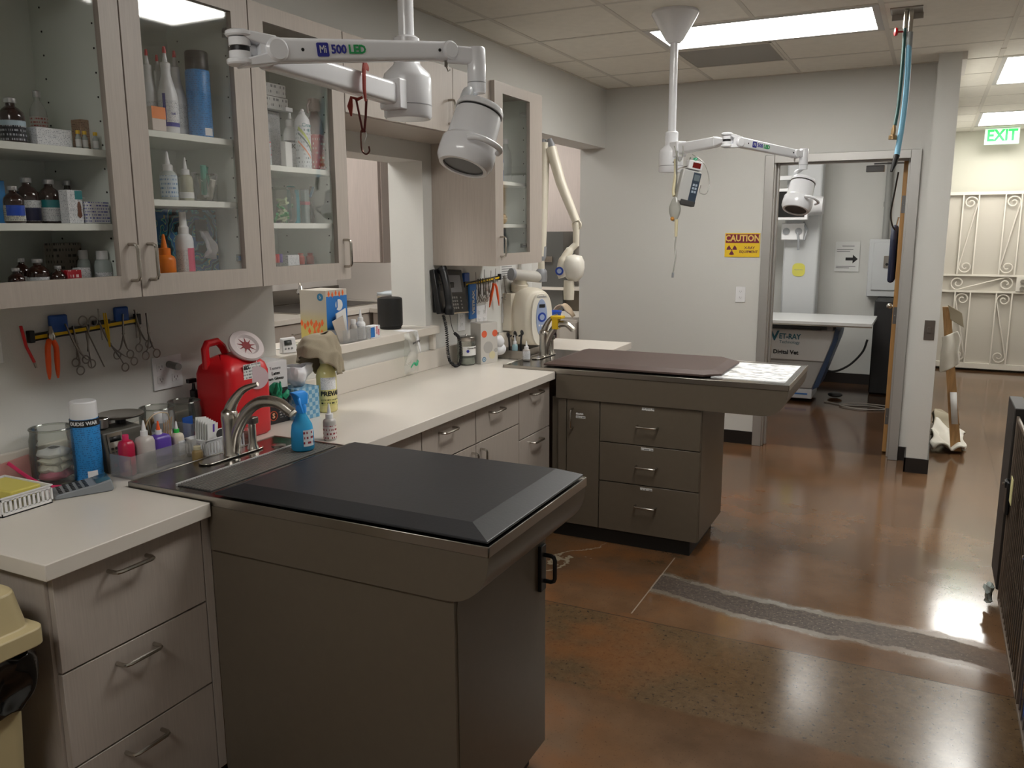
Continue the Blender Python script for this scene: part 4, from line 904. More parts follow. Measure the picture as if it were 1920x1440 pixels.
for k, (y0, z0, y1, z1) in enumerate(((-.02, .12, -.012, .162), (-.002, .115, .0, .158), (.02, .10, .040, .125), (-.03, .10, -.045, .09))): MB().tube([(.075, y0, z0), (.082, (y0+y1)/2, (z0+z1)/2), (.078, y1, z1)], [.012, .011, .006], 10, .6).build('glove_finger', mat('glove_green', '#0f8f68'))
# tissue box
def plaid():
    m = mat('plaid_blue', '#6f9db8', .6); n = m.node_tree; N = n.nodes; L = n.links; p = N['Principled BSDF']
    tc = N.new('ShaderNodeTexCoord'); ck = N.new('ShaderNodeTexChecker'); ck.inputs['Scale'].default_value = 62; ck.inputs[1].default_value = lin('#5b93b8'); ck.inputs[2].default_value = lin('#9dbccb'); L.new(tc.outputs['Object'], ck.inputs[0]); L.new(ck.outputs[0], p.inputs['Base Color']); return m
T('tissue_box', 'blue checked cube tissue box with a white tissue pulled up', 'tissue box', (.165, 2.525, CZ), R(-6), world=False)
MB().box(-.055, -.055, 0, .055, .055, .125).build('box_body', plaid(), bev=.001, seg=1)
def tis(u, v):
    a = u*2*pi; r_ = (.012+.045*sin(min(1, v*1.15)*pi*.62))*(1+.35*cos(3*a+v*2)); return (r_*cos(a)*.8, r_*sin(a), .126+.082*v)
MB().grid(crumple(tis, .007, 35, 3), 30, 14).build('tissue', TISSUE, thick=.0008)
# yellow liquid bottle with cloth
T('spray_bottle', 'clear bottle of pale yellow disinfectant with printed label', 'bottle', (.19, 2.665, CZ))
q = (.19, 2.665, CZ); YL = glass('yellow_clear', '#f4eec0', .7, .05, .35, '#e6dfa0')
MB().lathe([(.036, 0), (.041, .005), (.041, .145), (.036, .17), (.022, .19), (.021, .215)], q, 28).build('body', mat('yellow_translucent', '#e4db98', .12), smooth=50)
MB().lathe([(.03, .004), (.037, .006), (.037, .14), (.02, .142)], q, 20).build('liquid', mat('yellow_liquid', '#e2d98c', .25))
MB().lathe([(.024, .20), (.025, .225), (.02, .235)], q, 20).build('collar', mat('cream_plastic', '#d3ccaa', .5))
MB().box(.165, 2.65, CZ+.235, .215, 2.70, CZ+.275).build('spray_head', mat('cream_plastic', '#d3ccaa'), bev=.008)
sleeve(.19, 2.665, .0417, CZ+.095, CZ+.145, PRW, a0=-85, a1=10, n=14); text('PREVAIL', .026, (0, 0, CZ+.078), R(-22), None, BPL, cyl=(.19, 2.665, .0418), bold=.001)
sleeve(.19, 2.665, .0418, CZ+.03, CZ+.055, printed('yl_print', '#c9c27c', '#2c2a1c', 70, 200, .5), a0=-85, a1=30, n=14)
def drape(u, v):   # cloth bunched over the spray head, wide towards the sink side
    a = u*2*pi; dy_ = cos(a); dx_ = sin(a); w_ = 1+.9*max(0, -dy_)
    rr = (.012+.062*min(1, v*1.4)**.7)*w_ + .010*sin(5*a)*v + .006*sin(11*a)*v
    z = CZ+.325-.018*v-.15*v**1.7*(1-.45*max(0, -dy_)) + .02*max(0, -dy_)*v
    return (.19+dx_*rr*.8, 2.668+dy_*rr, z)
single('towel', 'grey-tan cloth draped over the head of the yellow bottle', 'towel', MB().grid(crumple(drape, .014, 20, 2), 48, 24), CLOTH, (.19, 2.665, CZ+.24), thick=.004, smooth=80)
# bottles near and on the steel
bottle('small clear dropper bottle with printed label behind the black mat corner', .505, 2.285, CZ, .130, .046, 'dropper', mat('clear_grey', '#b3aeaa', .3), WPL, printed('lab_red', '#d6cfcc', '#8c2f36', 70, 190, .5), (.06, .42))
T('spray_bottle', 'bright blue water spray bottle standing on the drain grate', 'spray bottle', (.553, 2.085, .9285))
q = (.553, 2.085, .9285); BG = glass('blue_clear', '#9adcfa', .6, .05, .5, '#4fc4f4')
MB().lathe([(.032, 0), (.037, .005), (.037, .055), (.033, .085), (.016, .118), (.014, .13)], q, 28).build('body', BG, smooth=50)
MB().lathe([(.033, .003), (.035, .006), (.035, .055), (.0345, .066)], q, 24).build('liquid', mat('blue_water', '#22a6e6', .2))
MB().lathe([(.017, .125), (.018, .145), (.013, .155)], q, 18).build('collar', mat('cyan_plastic', '#2490ea', .4))
MB().loft([[(.553+a, 2.085+b-.0, .9285+.15) for a, b in ((-.012, -.014), (.014, -.014), (.014, .02), (-.012, .02))], [(.553+a, 2.085+b, .9285+.185) for a, b in ((-.014, -.03), (.014, -.03), (.014, .024), (-.014, .024))], [(.553+a, 2.085+b, .9285+.198) for a, b in ((-.010, -.045), (.010, -.045), (.010, .01), (-.010, .01))]]).build('spray_head', mat('cyan_plastic', '#2490ea'), bev=.004)
MB().tube([(.563, 2.065, .9285+.175), (.58, 2.052, .9285+.155), (.585, 2.056, .9285+.13)], [.005, .004, .003]).build('trigger', mat('cyan_plastic', '#2490ea'))
sleeve(.553, 2.085, .0378, .9285+.018, .9285+.072, printed('lab_multi', '#d3d6d9', '#8c3340', 60, 120, .5), a0=-45, a1=15, n=8)
# faucets
def faucet(label, x, y, k=1.0):
    T('faucet', label, 'faucet', (x, y, .9252)); z = .9252
    MB().prism([(x+p[0], y+p[1]) for p in rrect(-.028, -.13, .028, .13, .027, 6)], z, z+.005, 'z').build('deck_plate', NICK, bev=.002)
    MB().lathe([(.029, 0), (.026, .008), (.0255, .105), (.027, .12), (.0255, .14), (.015, .152)], (x, y, z+.004), 28).build('body', NICK, smooth=50)
    pts = spline([(x+.008, y, z+.015), (x+.026*k, y+.0, z+.08), (x+.07*k, y+.004, z+.148), (x+.125*k, y+.008, z+.185), (x+.19*k, y+.014, z+.188), (x+.242*k, y+.02, z+.160)], 7)
    n = len(pts); MB().tube(pts, [.021-.004*i/(n-1)*(1 if i < n*.8 else 1) for i in range(n)], 14, .85).build('spout', NICK, smooth=60)
    MB().cyl(pts[-1], pts[-1]+Vector((.006, .001, -.006)), .0125, n=14).build('aerator', mat('aerator', '#d9d4c8', .5))
    lp = spline([(x-.004, y, z+.135), (x+.018*k, y+.003, z+.178), (x+.055*k, y+.01, z+.218), (x+.11*k, y+.018, z+.240)], 6); n = len(lp)
    MB().tube(lp, [.022-.015*i/(n-1) for i in range(n)], 12, .8).build('lever', NICK, smooth=60)
    MB().lathe([(.020, 0), (.018, .006), (.013, .02), (.0125, .08), (.014, .085)], (x+.01, y+.085, z+.004), 18).build('sprayer_base', NICK)
    MB().box(x-.002, y+.07, z+.088, x+.028, y+.10, z+.112).build('sprayer_head', mat('dark_steel', '#6f6b66', .3, metal=1), bev=.004)
faucet('brushed nickel kitchen-style faucet on the near steel table', .385, 1.938)
faucet('brushed nickel faucet with a yellow clip on the far steel table', .420, 4.315, .7)
single('spout_clip', 'yellow plastic clip hooked over the far faucet spout', 'clip', MB().box(.475, 4.298, 1.085, .51, 4.345, 1.155).box(.468, 4.294, 1.145, .535, 4.35, 1.16), YEL, (.52, 4.32, 1.06), bev=.003)

# ------------------------------------------------------------------ wall tool rack near
def rack(label, y0, y1, z0, z1):
    T('magnetic_rack', label, 'rack', (0, y0, z0)); d = Vector((0, y1-y0, z1-z0))
    g = MB().add([(.001, y0, z0-.011), (.012, y0, z0-.011), (.012, y1, z1-.011), (.001, y1, z1-.011), (.001, y0, z0+.011), (.012, y0, z0+.011), (.012, y1, z1+.011), (.001, y1, z1+.011)], [(0, 3, 2, 1), (4, 5, 6, 7), (0, 1, 5, 4), (1, 2, 6, 5), (2, 3, 7, 6), (3, 0, 4, 7)]); g.build('bar', BPL)
    MB().add([(.012, y0+.004, z0-.005), (.0135, y0+.004, z0-.005), (.0135, y1-.004, z1-.005), (.012, y1-.004, z1-.005), (.012, y0+.004, z0+.005), (.0135, y0+.004, z0+.005), (.0135, y1-.004, z1+.005), (.012, y1-.004, z1+.005)], [(0, 3, 2, 1), (4, 5, 6, 7), (0, 1, 5, 4), (1, 2, 6, 5), (2, 3, 7, 6), (3, 0, 4, 7)]).build('yellow_stripe', YEL)
    MB().box(.001, y0-.012, z0-.014, .02, y0+.004, z0+.022).build('end_stop', BPL, bev=.002); MB().box(.001, y1-.004, z1-.014, .02, y1+.012, z1+.022).build('end_stop', BPL, bev=.002)
rack('black and yellow magnetic tool bar below the leftmost cabinets', 1.558, 1.925, 1.332, 1.348)
DST = mat('tool_steel', '#8f8a84', .3, metal=1)
def scissors(label, x, y, z, L_, ang=0, spread=.16, m=DST, group='steel instruments on the near tool bar', ringr=.013, up=1, bend=0):
    """hanging instrument: jaws at z, rings below (up=1) or above (up=-1)"""
    T('scissors', label, 'scissors', (x, y, z), world=False); CUR.rotation_euler = (ang, 0, 0)
    for s in (-1, 1):
        p0 = Vector((.001*s, 0, .02*up)); p1 = Vector((.001*s, -s*.0015, -L_*.35*up)); p2 = Vector((.001*s, s*L_*spread*.6+bend*.6, -L_*.72*up)); e = Vector((.001*s, s*(L_*spread+ringr*.4)+bend, (-L_+ringr)*up))
        MB().tube(spline([p0, p1, p2, e+Vector((0, 0, ringr*up))], 5), [.0034]*5+[.0038]*5+[.0026]*6, 8, .6).build('blade', m)
        MB().ring(e, ringr, .0022, (1, 0, 0), 20, 6).build('finger_ring', m)
    MB().cyl((-.004, 0, -L_*.35*up), (.004, 0, -L_*.35*up), .003, n=10).build('pivot', m)
xr = .024
scissors('curved steel scissors, first instrument right of the orange clippers', xr, 1.665, 1.345, .145, R(22), .11)
scissors('small steel forceps behind the curved scissors', xr-.007, 1.69, 1.335, .105, R(8), .12, ringr=.012)
scissors('dark scissors hanging upside down with rings above the bar', xr, 1.728, 1.29, .09, R(-6), .12, ringr=.015, up=-1)
scissors('long angled forceps with rings spread low beside the yellow tweezers', xr, 1.782, 1.34, .17, R(24), .08, bend=.03)
scissors('steel hemostat with widely spread rings in the middle of the bar', xr, 1.862, 1.355, .125, R(-4), .15)
scissors('thin steel forceps hanging at the right end of the bar', xr-.006, 1.918, 1.365, .12, R(12), .12)
scissors('stout curved scissors at the far right of the bar', xr, 1.955, 1.35, .135, R(3), .12, ringr=.014)
single('blade', 'long narrow pair of steel blades pointing down from the bar', 'blade', MB().tube([(xr, 1.725, 1.33), (xr, 1.733, 1.22)], [.004, .002], 8, .4).tube([(xr+.004, 1.728, 1.33), (xr+.004, 1.775, 1.215)], [.004, .003], 8, .4), DST, (xr, 1.73, 1.3), group='steel instruments on the near tool bar')
single('tweezers', 'yellow tweezers standing upright across the bar', 'tweezers', MB().tube([(xr+.004, 1.797, 1.385), (xr+.006, 1.800, 1.33), (xr+.004, 1.803, 1.275)], [.0035, .006, .002], 8, .4).tube([(xr+.004, 1.790, 1.385), (xr+.003, 1.794, 1.33), (xr+.004, 1.801, 1.275)], [.003, .005, .002], 8, .4), YEL, (xr, 1.8, 1.33))
single('probe', 'thin steel probe sticking up above the bar', 'probe', MB().cyl((xr, 1.775, 1.40), (xr, 1.780, 1.30), .0018, n=6), DST, (xr, 1.777, 1.3))
T('nail_clippers', 'orange-handled pet nail clippers on the near tool bar', 'clippers', (.02, 1.60, 1.33))
for s, a in ((-1, -.012), (1, .014)): MB().tube(spline([(.03, 1.602+s*.004, 1.325), (.032, 1.602+s*.013, 1.30), (.032, 1.600+s*.014, 1.26), (.03, 1.599+s*.010+a*.3, 1.205)], 6), [.007]+[.0100]*12+[.0095, .009, .0085, .0075, .006, .003], 10, .7).build('handle', ORANGE, smooth=60)
MB().lathe([(.010, -.012), (.012, 0), (.008, .012), (.004, .03)], (.03, 1.605, 1.333), 14).cyl((.026, 1.603, 1.33), (.038, 1.603, 1.33), .005).build('jaws', mat('jaw_steel', '#a8a39c', .25, metal=1))
single('scraper', 'red-handled strip hanging at the left end of the tool bar', 'tool', MB().tube([(.022, 1.520, 1.372), (.022, 1.530, 1.31), (.022, 1.549, 1.262)], .006, 8, .6).use(1).tube([(.022, 1.548, 1.264), (.022, 1.553, 1.245)], .005, 8, .5), [RED, DST], (.022, 1.53, 1.3))
for (y, z, w_, h, l) in ((1.645, 1.366, .058, .052, 'left'), (1.868, 1.375, .05, .046, 'right')):
    single('blade_holder', '%s dark blue plastic blade holder clipped above the near tool bar' % l, 'holder', MB().box(.002, y-w_/2, z-h/2, .018, y+w_/2, z+h/2), BLUE, (.01, y, z-h/2), bev=.005)
single('comb_blade', 'black comb-shaped clip lying along the top of the near tool bar', 'clip', MB().box(.014, 1.755, 1.349, .026, 1.815, 1.363), BPL, (.02, 1.78, 1.349), bev=.002)
single('steel_ruler', 'small dull steel ruler at the right end of the tool bar', 'ruler', MB().box(.014, 1.917, 1.29, .017, 1.927, 1.375), DST, (.016, 1.92, 1.29))
# outlets and switches
def outlet(label, x, y, z, w_, h, gang=1, axis='x', kind='outlet', m=WPL):
    """plate on a wall; axis x: faces +x at x. axis y: faces -y at y"""
    name = {'outlet': 'electrical_outlet', 'switch': 'light_switch'}[kind]
    T(name, label, 'outlet' if kind == 'outlet' else 'switch', (x, y, z), 0 if axis == 'x' else R(-90), world=False)
    MB().box(.0005, -w_/2, -h/2, .006, w_/2, h/2).build('plate', m, bev=.002)
    for g_ in range(gang):
        cy = -w_/2 + w_*(g_+.5)/gang
        if kind == 'outlet':
            for cz in (-h*.19, h*.19):
                r_ = MB().box(.0055, cy-.016, cz-.013, .0075, cy+.016, cz+.013).build('receptacle', m, bev=.002)
                MB().box(.0076, cy-.007, cz-.002, .0078, cy-.0055, cz+.006).box(.0076, cy+.0055, cz-.002, .0078, cy+.007, cz+.006).cyl((.0076, cy, cz-.007), (.0079, cy, cz-.007), .002, n=8).build('slots', DARKV, r_)
        else:
            MB().box(.0055, cy-.011, -.02, .009, cy+.011, .02).build('rocker', m, bev=.002)
outlet('double electrical outlet on the wall with a grey plug in it', 0, 2.04, 1.155, .125, .115, 2)
single('plug_adapter', 'grey cylindrical plug sticking out of the double outlet', 'plug', MB().cyl((.008, 2.045, 1.182), (.07, 2.03, 1.180), .0125, n=18), mat('plug_grey', '#6d6a67', .4), (.01, 2.04, 1.18))
outlet('blank white cover plate at the left edge below the cabinets', 0, 1.435, 1.33, .07, .12, 1, kind='switch')
outlet('white outlet plate under the wall telephone', 0, 4.10, 1.135, .08, .12)
outlet('wide outlet plate behind the dotted glove box', 0, 4.34, 1.14, .13, .12, 2)
outlet('outlet plate beside the x-ray unit with several slots', 0, 4.66, 1.13, .10, .12, 2)
outlet('small white outlet on the far wall below the caution sign', 1.097, 6.42, 1.15, .072, .118, 1, 'y')

# ------------------------------------------------------------------ pass-through ledge things
LZ = 1.1405
T('timer', 'small white digital timer propped on the ledge', 'timer', (-.0, 2.66, LZ), R(-12), world=False)
MB().prism([(-.012, 0), (.018, 0), (.010, .062), (-.004, .066)], -.035, .035, 'y').build('case', WPL, bev=.005)
MB().add([(.0165, -.024, .034), (.0165, .010, .034), (.0130, .010, .054), (.0130, -.024, .054)], [(0, 1, 2, 3)]).build('screen', mat('lcd', '#3a3f3e', .3), thick=.003)
for k in range(3): MB().cyl((.015, -.022+k*.016, .02), (.019, -.022+k*.016, .02), .004, n=8).build('button', GPL)
T('glass_dish', 'clear dish resting on a white paper beside the timer', 'dish', (-.04, 2.765, LZ)); MB().lathe([(.001, .006), (.035, .004), (.042, .022), (.044, .024), (.04, .008)], (-.04, 2.765, LZ), 24, caps=False).build('bowl', JAR); MB().ring((-.04, 2.765, LZ+.024), .043, .002).build('rim', JAR)
single('paper_sheet', 'white folded paper lying on the ledge beneath the clear dish', 'paper', MB().grid(lambda u, v: (-.12+.16*u, 2.71+.14*v, LZ+.0012+.002*sin(u*5)), 8, 2), PAPER, (-.04, 2.78, LZ), thick=.0012)
def kbox():
    m = mat('flower_box', '#b9b4aa', .55); n = m.node_tree; N = n.nodes; L = n.links; p = N['Principled BSDF']
    tc = N.new('ShaderNodeTexCoord'); sp = N.new('ShaderNodeSeparateXYZ'); L.new(tc.outputs['Object'], sp.inputs[0]); r = N.new('ShaderNodeMapRange'); r.inputs[1].default_value = .06; r.inputs[2].default_value = .15; r.inputs[3].default_value = 1; r.inputs[4].default_value = 0; L.new(sp.outputs[2], r.inputs[0])
    x = N.new('ShaderNodeMix'); x.data_type = 'RGBA'; x.inputs[6].default_value = lin('#b9b4aa'); x.inputs[7].default_value = lin('#c4b668'); L.new(r.outputs[0], x.inputs[0]); L.new(x.outputs[2], p.inputs['Base Color']); return m
T('tissue_carton', 'tall grey and blue carton with orange leaf print on the ledge', 'carton', (-.115, 3.03, LZ), world=True)
bx = (-.19, 2.97, -.04, 3.12, .235)
MB().box(bx[0], bx[1], LZ, bx[2], bx[3], LZ+bx[4]).build('box_body', kbox(), bev=.001, seg=1)
MB().box(bx[2], bx[1]+.001, LZ+.03, bx[2]+.0008, bx[3]-.001, LZ+bx[4]-.028).build('blue_panel', mat('panel_blue', '#1f6fba', .5))
MB().cyl((bx[2]+.0008, 3.06, LZ+.165), (bx[2]+.0014, 3.06, LZ+.165), .026, n=20).build('white_emblem', PAPER)
text('J', .05, (bx[2]+.002, 3.045, LZ+.175), (0, 1, 0), (0, 0, 1), mat('panel_blue', '#1f6fba'), bold=.001)
ORP = mat('leaf_orange', '#e2662a', .5)
for (y, z) in ((2.99, .218), (3.015, .214), (3.04, .22), (3.065, .215), (3.09, .219)): MB().lathe([(.001, -.014), (.008, 0), (.001, .014)], (bx[2]+.001, y, LZ+z), 8, sx=.1).build('leaf_print', ORP)
for (x, z) in ((-.182, .085), (-.165, .07), (-.148, .082), (-.128, .088), (-.112, .072), (-.10, .086), (-.082, .078), (-.066, .09), (-.14, .05), (-.11, .045), (-.09, .055), (-.07, .045)):
    MB().lathe([(.001, -.015), (.009, 0), (.001, .016)], (x, bx[1]-.0006, LZ+z), 8, sy=.08).build('leaf_print', ORP)
MB().cyl((-.072, bx[1]-.0002, LZ+.205), (-.072, bx[1]-.001, LZ+.205), .017, n=20).build('round_badge', mat('badge_blue', '#2a7aa8', .5)); text('b', .022, (-.072, bx[1]-.0012, LZ+.205), (1, 0, 0), (0, 0, 1), PAPER)
T('clear_bin', 'clear bin of papers standing beside the tall carton on the ledge', 'bin', (.0, 3.07, LZ))
MB().box(-.038, 2.975, LZ, .045, 3.155, LZ+.003).box(.042, 2.975, LZ+.003, .045, 3.155, LZ+.06).box(-.038, 2.975, LZ+.003, .042, 2.978, LZ+.06).box(-.038, 3.152, LZ+.003, .042, 3.155, LZ+.06).build('bin_body', CLEARP)
MB().prism([(3.0, LZ+.004), (3.06, LZ+.004), (3.03, LZ+.12), (2.955, LZ+.10)], 0, .004, 'x').build('paper_slip', mat('kraft', '#b8aca0', .7)); MB().prism([(3.02, LZ+.004), (3.08, LZ+.004), (3.07, LZ+.15), (3.0, LZ+.13)], -.015, -.010, 'x').build('paper_slip', PAPER)
bottle('white dropper bottle on the ledge in front of the tall carton', .022, 3.135, LZ+.0035, .138, .044, 'dropper', WHITEP, WPL, PRW, (.06, .45))
bottle('smaller clear dropper bottle left of the white one on the ledge', .018, 3.085, LZ+.0035, .095, .034, 'round', mat('clear_grey', '#b3aeaa'), WPL, None)
carton('low blue and white printed carton on the ledge', .03, 3.21, LZ, .04, .075, .058, PRW, panel=[(mat('panel_blue', '#1f6fba'), .0, .1, .42, .9), (RED, .62, .3, .7, .95), (RED, .8, .2, .88, .7)])
T('smart_speaker', 'matte black round speaker on the ledge', 'speaker', (-.11, 3.565, LZ))
MB().lathe([(.052, 0), (.056, .004), (.056, .012), (.062, .016), (.064, .03), (.064, .145), (.062, .157), (.05, .161)], (-.11, 3.565, LZ), 36).build('body', mat('speaker_black', '#141414', .55), smooth=40)
MB().lathe([(.045, 0), (.045, .0015)], (-.11, 3.565, LZ+.161), 24).build('top_disc', BPL)
T('plastic_bag', 'clear plastic bag with a green clip hanging from the ledge', 'bag', (.07, 3.48, 1.0))
MB().grid(crumple(lambda u, v: (.066+.018*sin(v*3)*sin(u*pi), 3.425+.115*u+.012*v*(u-.5), 1.138-.20*v), .006, 25), 12, 16).build('bag_film', glass('bag_film', '#f8fbf8', .5, .3, .08, '#e6e9e6'), smooth=60)
MB().box(-.03, 3.47, LZ, .06, 3.55, LZ+.001).prism([(3.50, 1.141), (3.545, 1.141), (3.56, 1.09), (3.575, 1.03), (3.565, 1.03), (3.54, 1.085)], .066, .067, 'x').build('folded_flap', TISSUE)
MB().tube(spline([(.082, 3.455, .965), (.085, 3.48, .985), (.086, 3.50, .975), (.084, 3.515, .992)]), [.004]*12+[.009]*13, 8, .5).build('green_clip', mat('clip_green', '#2fa878', .4))
text('mcc yup', .02, (.088, 3.50, 1.09), (0, .98, .15), (0, -.15, .98), BPL, name='handwriting')

# ------------------------------------------------------------------ phone, rack and wall things by the far end
T('wall_phone', 'black wall-mounted office telephone with coiled cord', 'telephone', (0, 3.9, 1.2))
def sheared(y0, y1, z0, z1, x0, x1, sh): return [(x, y, z+sh*(y-y0)) for x, y, z in ((x0, y0, z0), (x1, y0, z0), (x1, y1, z0), (x0, y1, z0), (x0, y0, z1), (x1, y0, z1), (x1, y1, z1), (x0, y1, z1))]
F6 = [(0, 3, 2, 1), (4, 5, 6, 7), (0, 1, 5, 4), (1, 2, 6, 5), (2, 3, 7, 6), (3, 0, 4, 7)]
MB().box(.001, 3.80, 1.205, .05, 3.95, 1.36).build('wall_bracket', BPL, bev=.004)
Mp = Matrix.Translation((.045, 3.765, 1.20)) @ Matrix.Rotation(R(-12), 4, 'Y') @ Matrix.Rotation(R(-3), 4, 'X') @ Matrix.Diagonal((1, 1.14, 1.05, 1))
MB().box(0, 0, 0, .03, .255, .225).xf(Mp).build('console', BPL, bev=.005)
MB().box(.03, .105, .105, .032, .225, .195).xf(Mp).build('screen', mat('phone_screen', '#85868c', .5), bev=.001)
MB().box(.03, .10, .012, .0315, .245, .095).xf(Mp).build('key_field', mat('key_field', '#1d1c1c', .5))
for i in range(4):
    for j in range(3): MB().box(.0315, .112+j*.02, .018+i*.018, .034, .126+j*.02, .029+i*.018).xf(Mp).build('key', mat('phone_key', '#8c8a88', .5), bev=.001, seg=1)
for i in range(4): MB().box(.0315, .190, .018+i*.018, .034, .202, .026+i*.018).xf(Mp).build('key', mat('phone_key', '#8c8a88'), bev=.001, seg=1)
MB().box(.03, .10, -.006, .033, .25, .0).xf(Mp).build('silver_trim', NICK)
MB().tube(spline([(.052, .04, -.01), (.062, .038, .04), (.066, .038, .11), (.062, .04, .18), (.05, .045, .228)], 6), [.026]*5+[.021]*14+[.022]*3+[.027]*3, 14, .8).xf(Mp).build('handset', mat('handset_black', '#17181b', .35), smooth=60)
for y in (-.004,): pass
cord = spline([(.07, 3.795, 1.195), (.09, 3.79, 1.12), (.095, 3.79, 1.02), (.10, 3.80, .955), (.11, 3.845, .918), (.115, 3.885, .932), (.11, 3.905, .99), (.10, 3.905, 1.06), (.08, 3.89, 1.09)], 40)
hel = []
for i in range(0, len(cord)-1):
    p = cord[i]; t = (cord[i+1]-p).normalized(); a_ = Vector((1, 0, 0)); a_ = (a_-t*a_.dot(t)).normalized(); b_ = t.cross(a_); ph = i*1.35; hel.append(p+(a_*cos(ph)+b_*sin(ph))*.0075)
MB().tube(hel, .0028, 5).build('coiled_cord', BPL)
MB().tube(spline([(.08, 3.89, 1.09), (.075, 3.87, 1.13), (.07, 3.86, 1.20)]), .0018, 6).build('straight_cord', BPL)
open_jar('glass jar with metal lid and blue-dot label under the phone', .115, 3.955, CZ, .135, .105, lip=False)
MB().lathe([(.048, 0), (.050, .003), (.050, .02), (.046, .024)], (.115, 3.955, CZ+.132), 28).build('lid', STEEL); MB().ball((.115, 3.955, CZ+.160), .008).build('knob', CHROME)
sleeve(.115, 3.955, .0532, CZ+.055, CZ+.105, PAPER, a0=-80, a1=20, n=14); MB().cyl((.149, 3.913, CZ+.08), (.1505, 3.9115, CZ+.08), .008, n=16).build('blue_dot', mat('dot_blue', '#232a8c', .5))
text('Glucose Test', .012, (0, 0, CZ+.095), R(-20), None, BPL, cyl=(.115, 3.955, .0534)); MB().lathe([(.045, .006), (.047, .01), (.044, .04), (.03, .045)], (.115, 3.955, CZ), 18).build('cotton', mat('pale_cotton', '#c9d0c8', .9))
T('glove_box', 'pale grey glove box with orange and grey dots standing on end', 'box', (.17, 4.06, CZ), R(-22), world=False)
MB().box(-.045, -.06, 0, .045, .06, .225).build('box_body', mat('dotbox', '#c6c2bc', .55), bev=.001, seg=1)
F1 = .0455
def dots(L_):
    for (y, z, r_, c_) in L_: MB().cyl((F1-.0008, y, z), (F1+.0003, y, z), r_, n=24).build('printed_dot', mat('dot_'+c_, '#'+c_, .6))
dots([(-.035, .165, .019, 'd9613f'), (.041, .165, .019, 'd9613f'), (-.008, .09, .033, 'aba8a4'), (.02, .045, .022, 'cfc6a2'), (-.038, .025, .014, '4f7390'), (.048, .07, .012, 'aba8a4')])
MB().cyl((F1+.0003, -.038, .025), (F1+.0007, -.038, .025), .010, n=20).build('badge_disc', mat('badge_pale', '#a8bccb', .6)); text('H', .014, (F1+.0012, -.038, .025), (0, 1, 0), (0, 0, 1), mat('dot_4f7390', '#4f7390'))
T('latex_glove', 'bunch of white gloves spilling from the dotted box', 'glove', (.22, 4.15, CZ))
for k, (y, z, r_) in enumerate(((4.135, 1.025, .040), (4.15, .975, .042))):
    MB().grid(crumple(lambda u, v: (.22+r_*sin(v*pi)*cos(u*2*pi)*.6, y+.01+r_*1.15*sin(v*pi)*sin(u*2*pi), z-r_*.8*cos(v*pi)), .012, 22, k*3+1), 20, 12).build('glove_fold', TISSUE)
# steel tray & bottle stand on far table
T('instrument_tray', 'low steel instrument tray between the gloves and the far faucet', 'tray', (.27, 4.33, CZ))
MB().box(.17, 4.225, CZ, .33, 4.49, CZ+.004).box(.17, 4.225, CZ+.004, .174, 4.49, CZ+.05).box(.326, 4.225, CZ+.004, .33, 4.49, CZ+.05).box(.174, 4.225, CZ+.004, .326, 4.229, CZ+.05).box(.174, 4.486, CZ+.004, .326, 4.49, CZ+.05).build('tray_body', STEEL, bev=.001)
for i, (x, y, l, dx_) in enumerate(((.22, 4.28, 'left black pair of clipper scissors', -.02), (.235, 4.32, 'middle black pair of clipper scissors', .0), (.25, 4.36, 'right black pair of clipper scissors', .02))):
    T('clamp', l + ' standing in the steel tray', 'clamp', (x, y, CZ+.0045)); MB().tube([(x, y, CZ+.006), (x, y+dx_*.3, CZ+.09), (x, y+dx_, CZ+.145)], .006, 8).build('shaft', BPL); MB().ring((x, y+dx_, CZ+.135), .013, .004, (1, 0, .2)).build('finger_ring', BPL); MB().tube([(x, y-.02, CZ+.12), (x, y+.02, CZ+.125)], .005, 8).build('cross_bar', BPL)
bottle('pale teal dropper bottle in the steel tray behind the scissors', .27, 4.245, CZ+.0045, .135, .032, 'dropper', mat('teal_pale', '#8fb0b8', .35), WPL)
bottle('small clear labelled dropper bottle on the corner of the far steel table', .395, 4.135, .9255, .108, .042, 'dropper', mat('clear_grey', '#b3aeaa'), WPL, PRW, (.08, .5))
open_jar('glass jar with orange-brown swabs behind the white gloves', .075, 4.33, CZ, .13, .09)
MB().lathe([(.03, .06), (.036, .08), (.03, .115), (.01, .12)], (.075, 4.33, CZ), 16).build('swabs', mat('amber_swab', '#b8673e', .6))
T('wire_rack', 'dark wire tube rack behind the dotted box', 'rack', (.06, 4.22, CZ))
g = MB()
for i in range(5): g.tube([(.04, 4.17+i*.02, CZ+.001), (.04, 4.17+i*.02, CZ+.14), (.085, 4.17+i*.02, CZ+.14), (.085, 4.17+i*.02, CZ+.001)], .0016, 5)
g.build('wires', mat('wire_dark', '#5a534c', .35, metal=.8))
rack('second magnetic tool bar on the wall beside the phone', 4.13, 4.56, 1.332, 1.352)
GR2 = 'instruments crowded on the tool bar by the phone'
single('blade_holder', 'small blue blade holder above the tool bar by the phone', 'holder', MB().box(.002, 4.115, 1.35, .02, 4.175, 1.40), BLUE, (.01, 4.14, 1.35), bev=.004)
T('thermometer_sleeve', 'long blue sleeve with white lettering hanging on the tool bar', 'sleeve', (.02, 4.19, 1.15)); MB().box(.018, 4.155, 1.135, .03, 4.235, 1.335).build('sleeve_body', mat('sleeve_blue', '#1f6dbb', .4), bev=.003); text('VETRAX', .036, (.0308, 4.197, 1.23), (0, 0, 1), (0, -1, 0), PAPER, bold=.002)
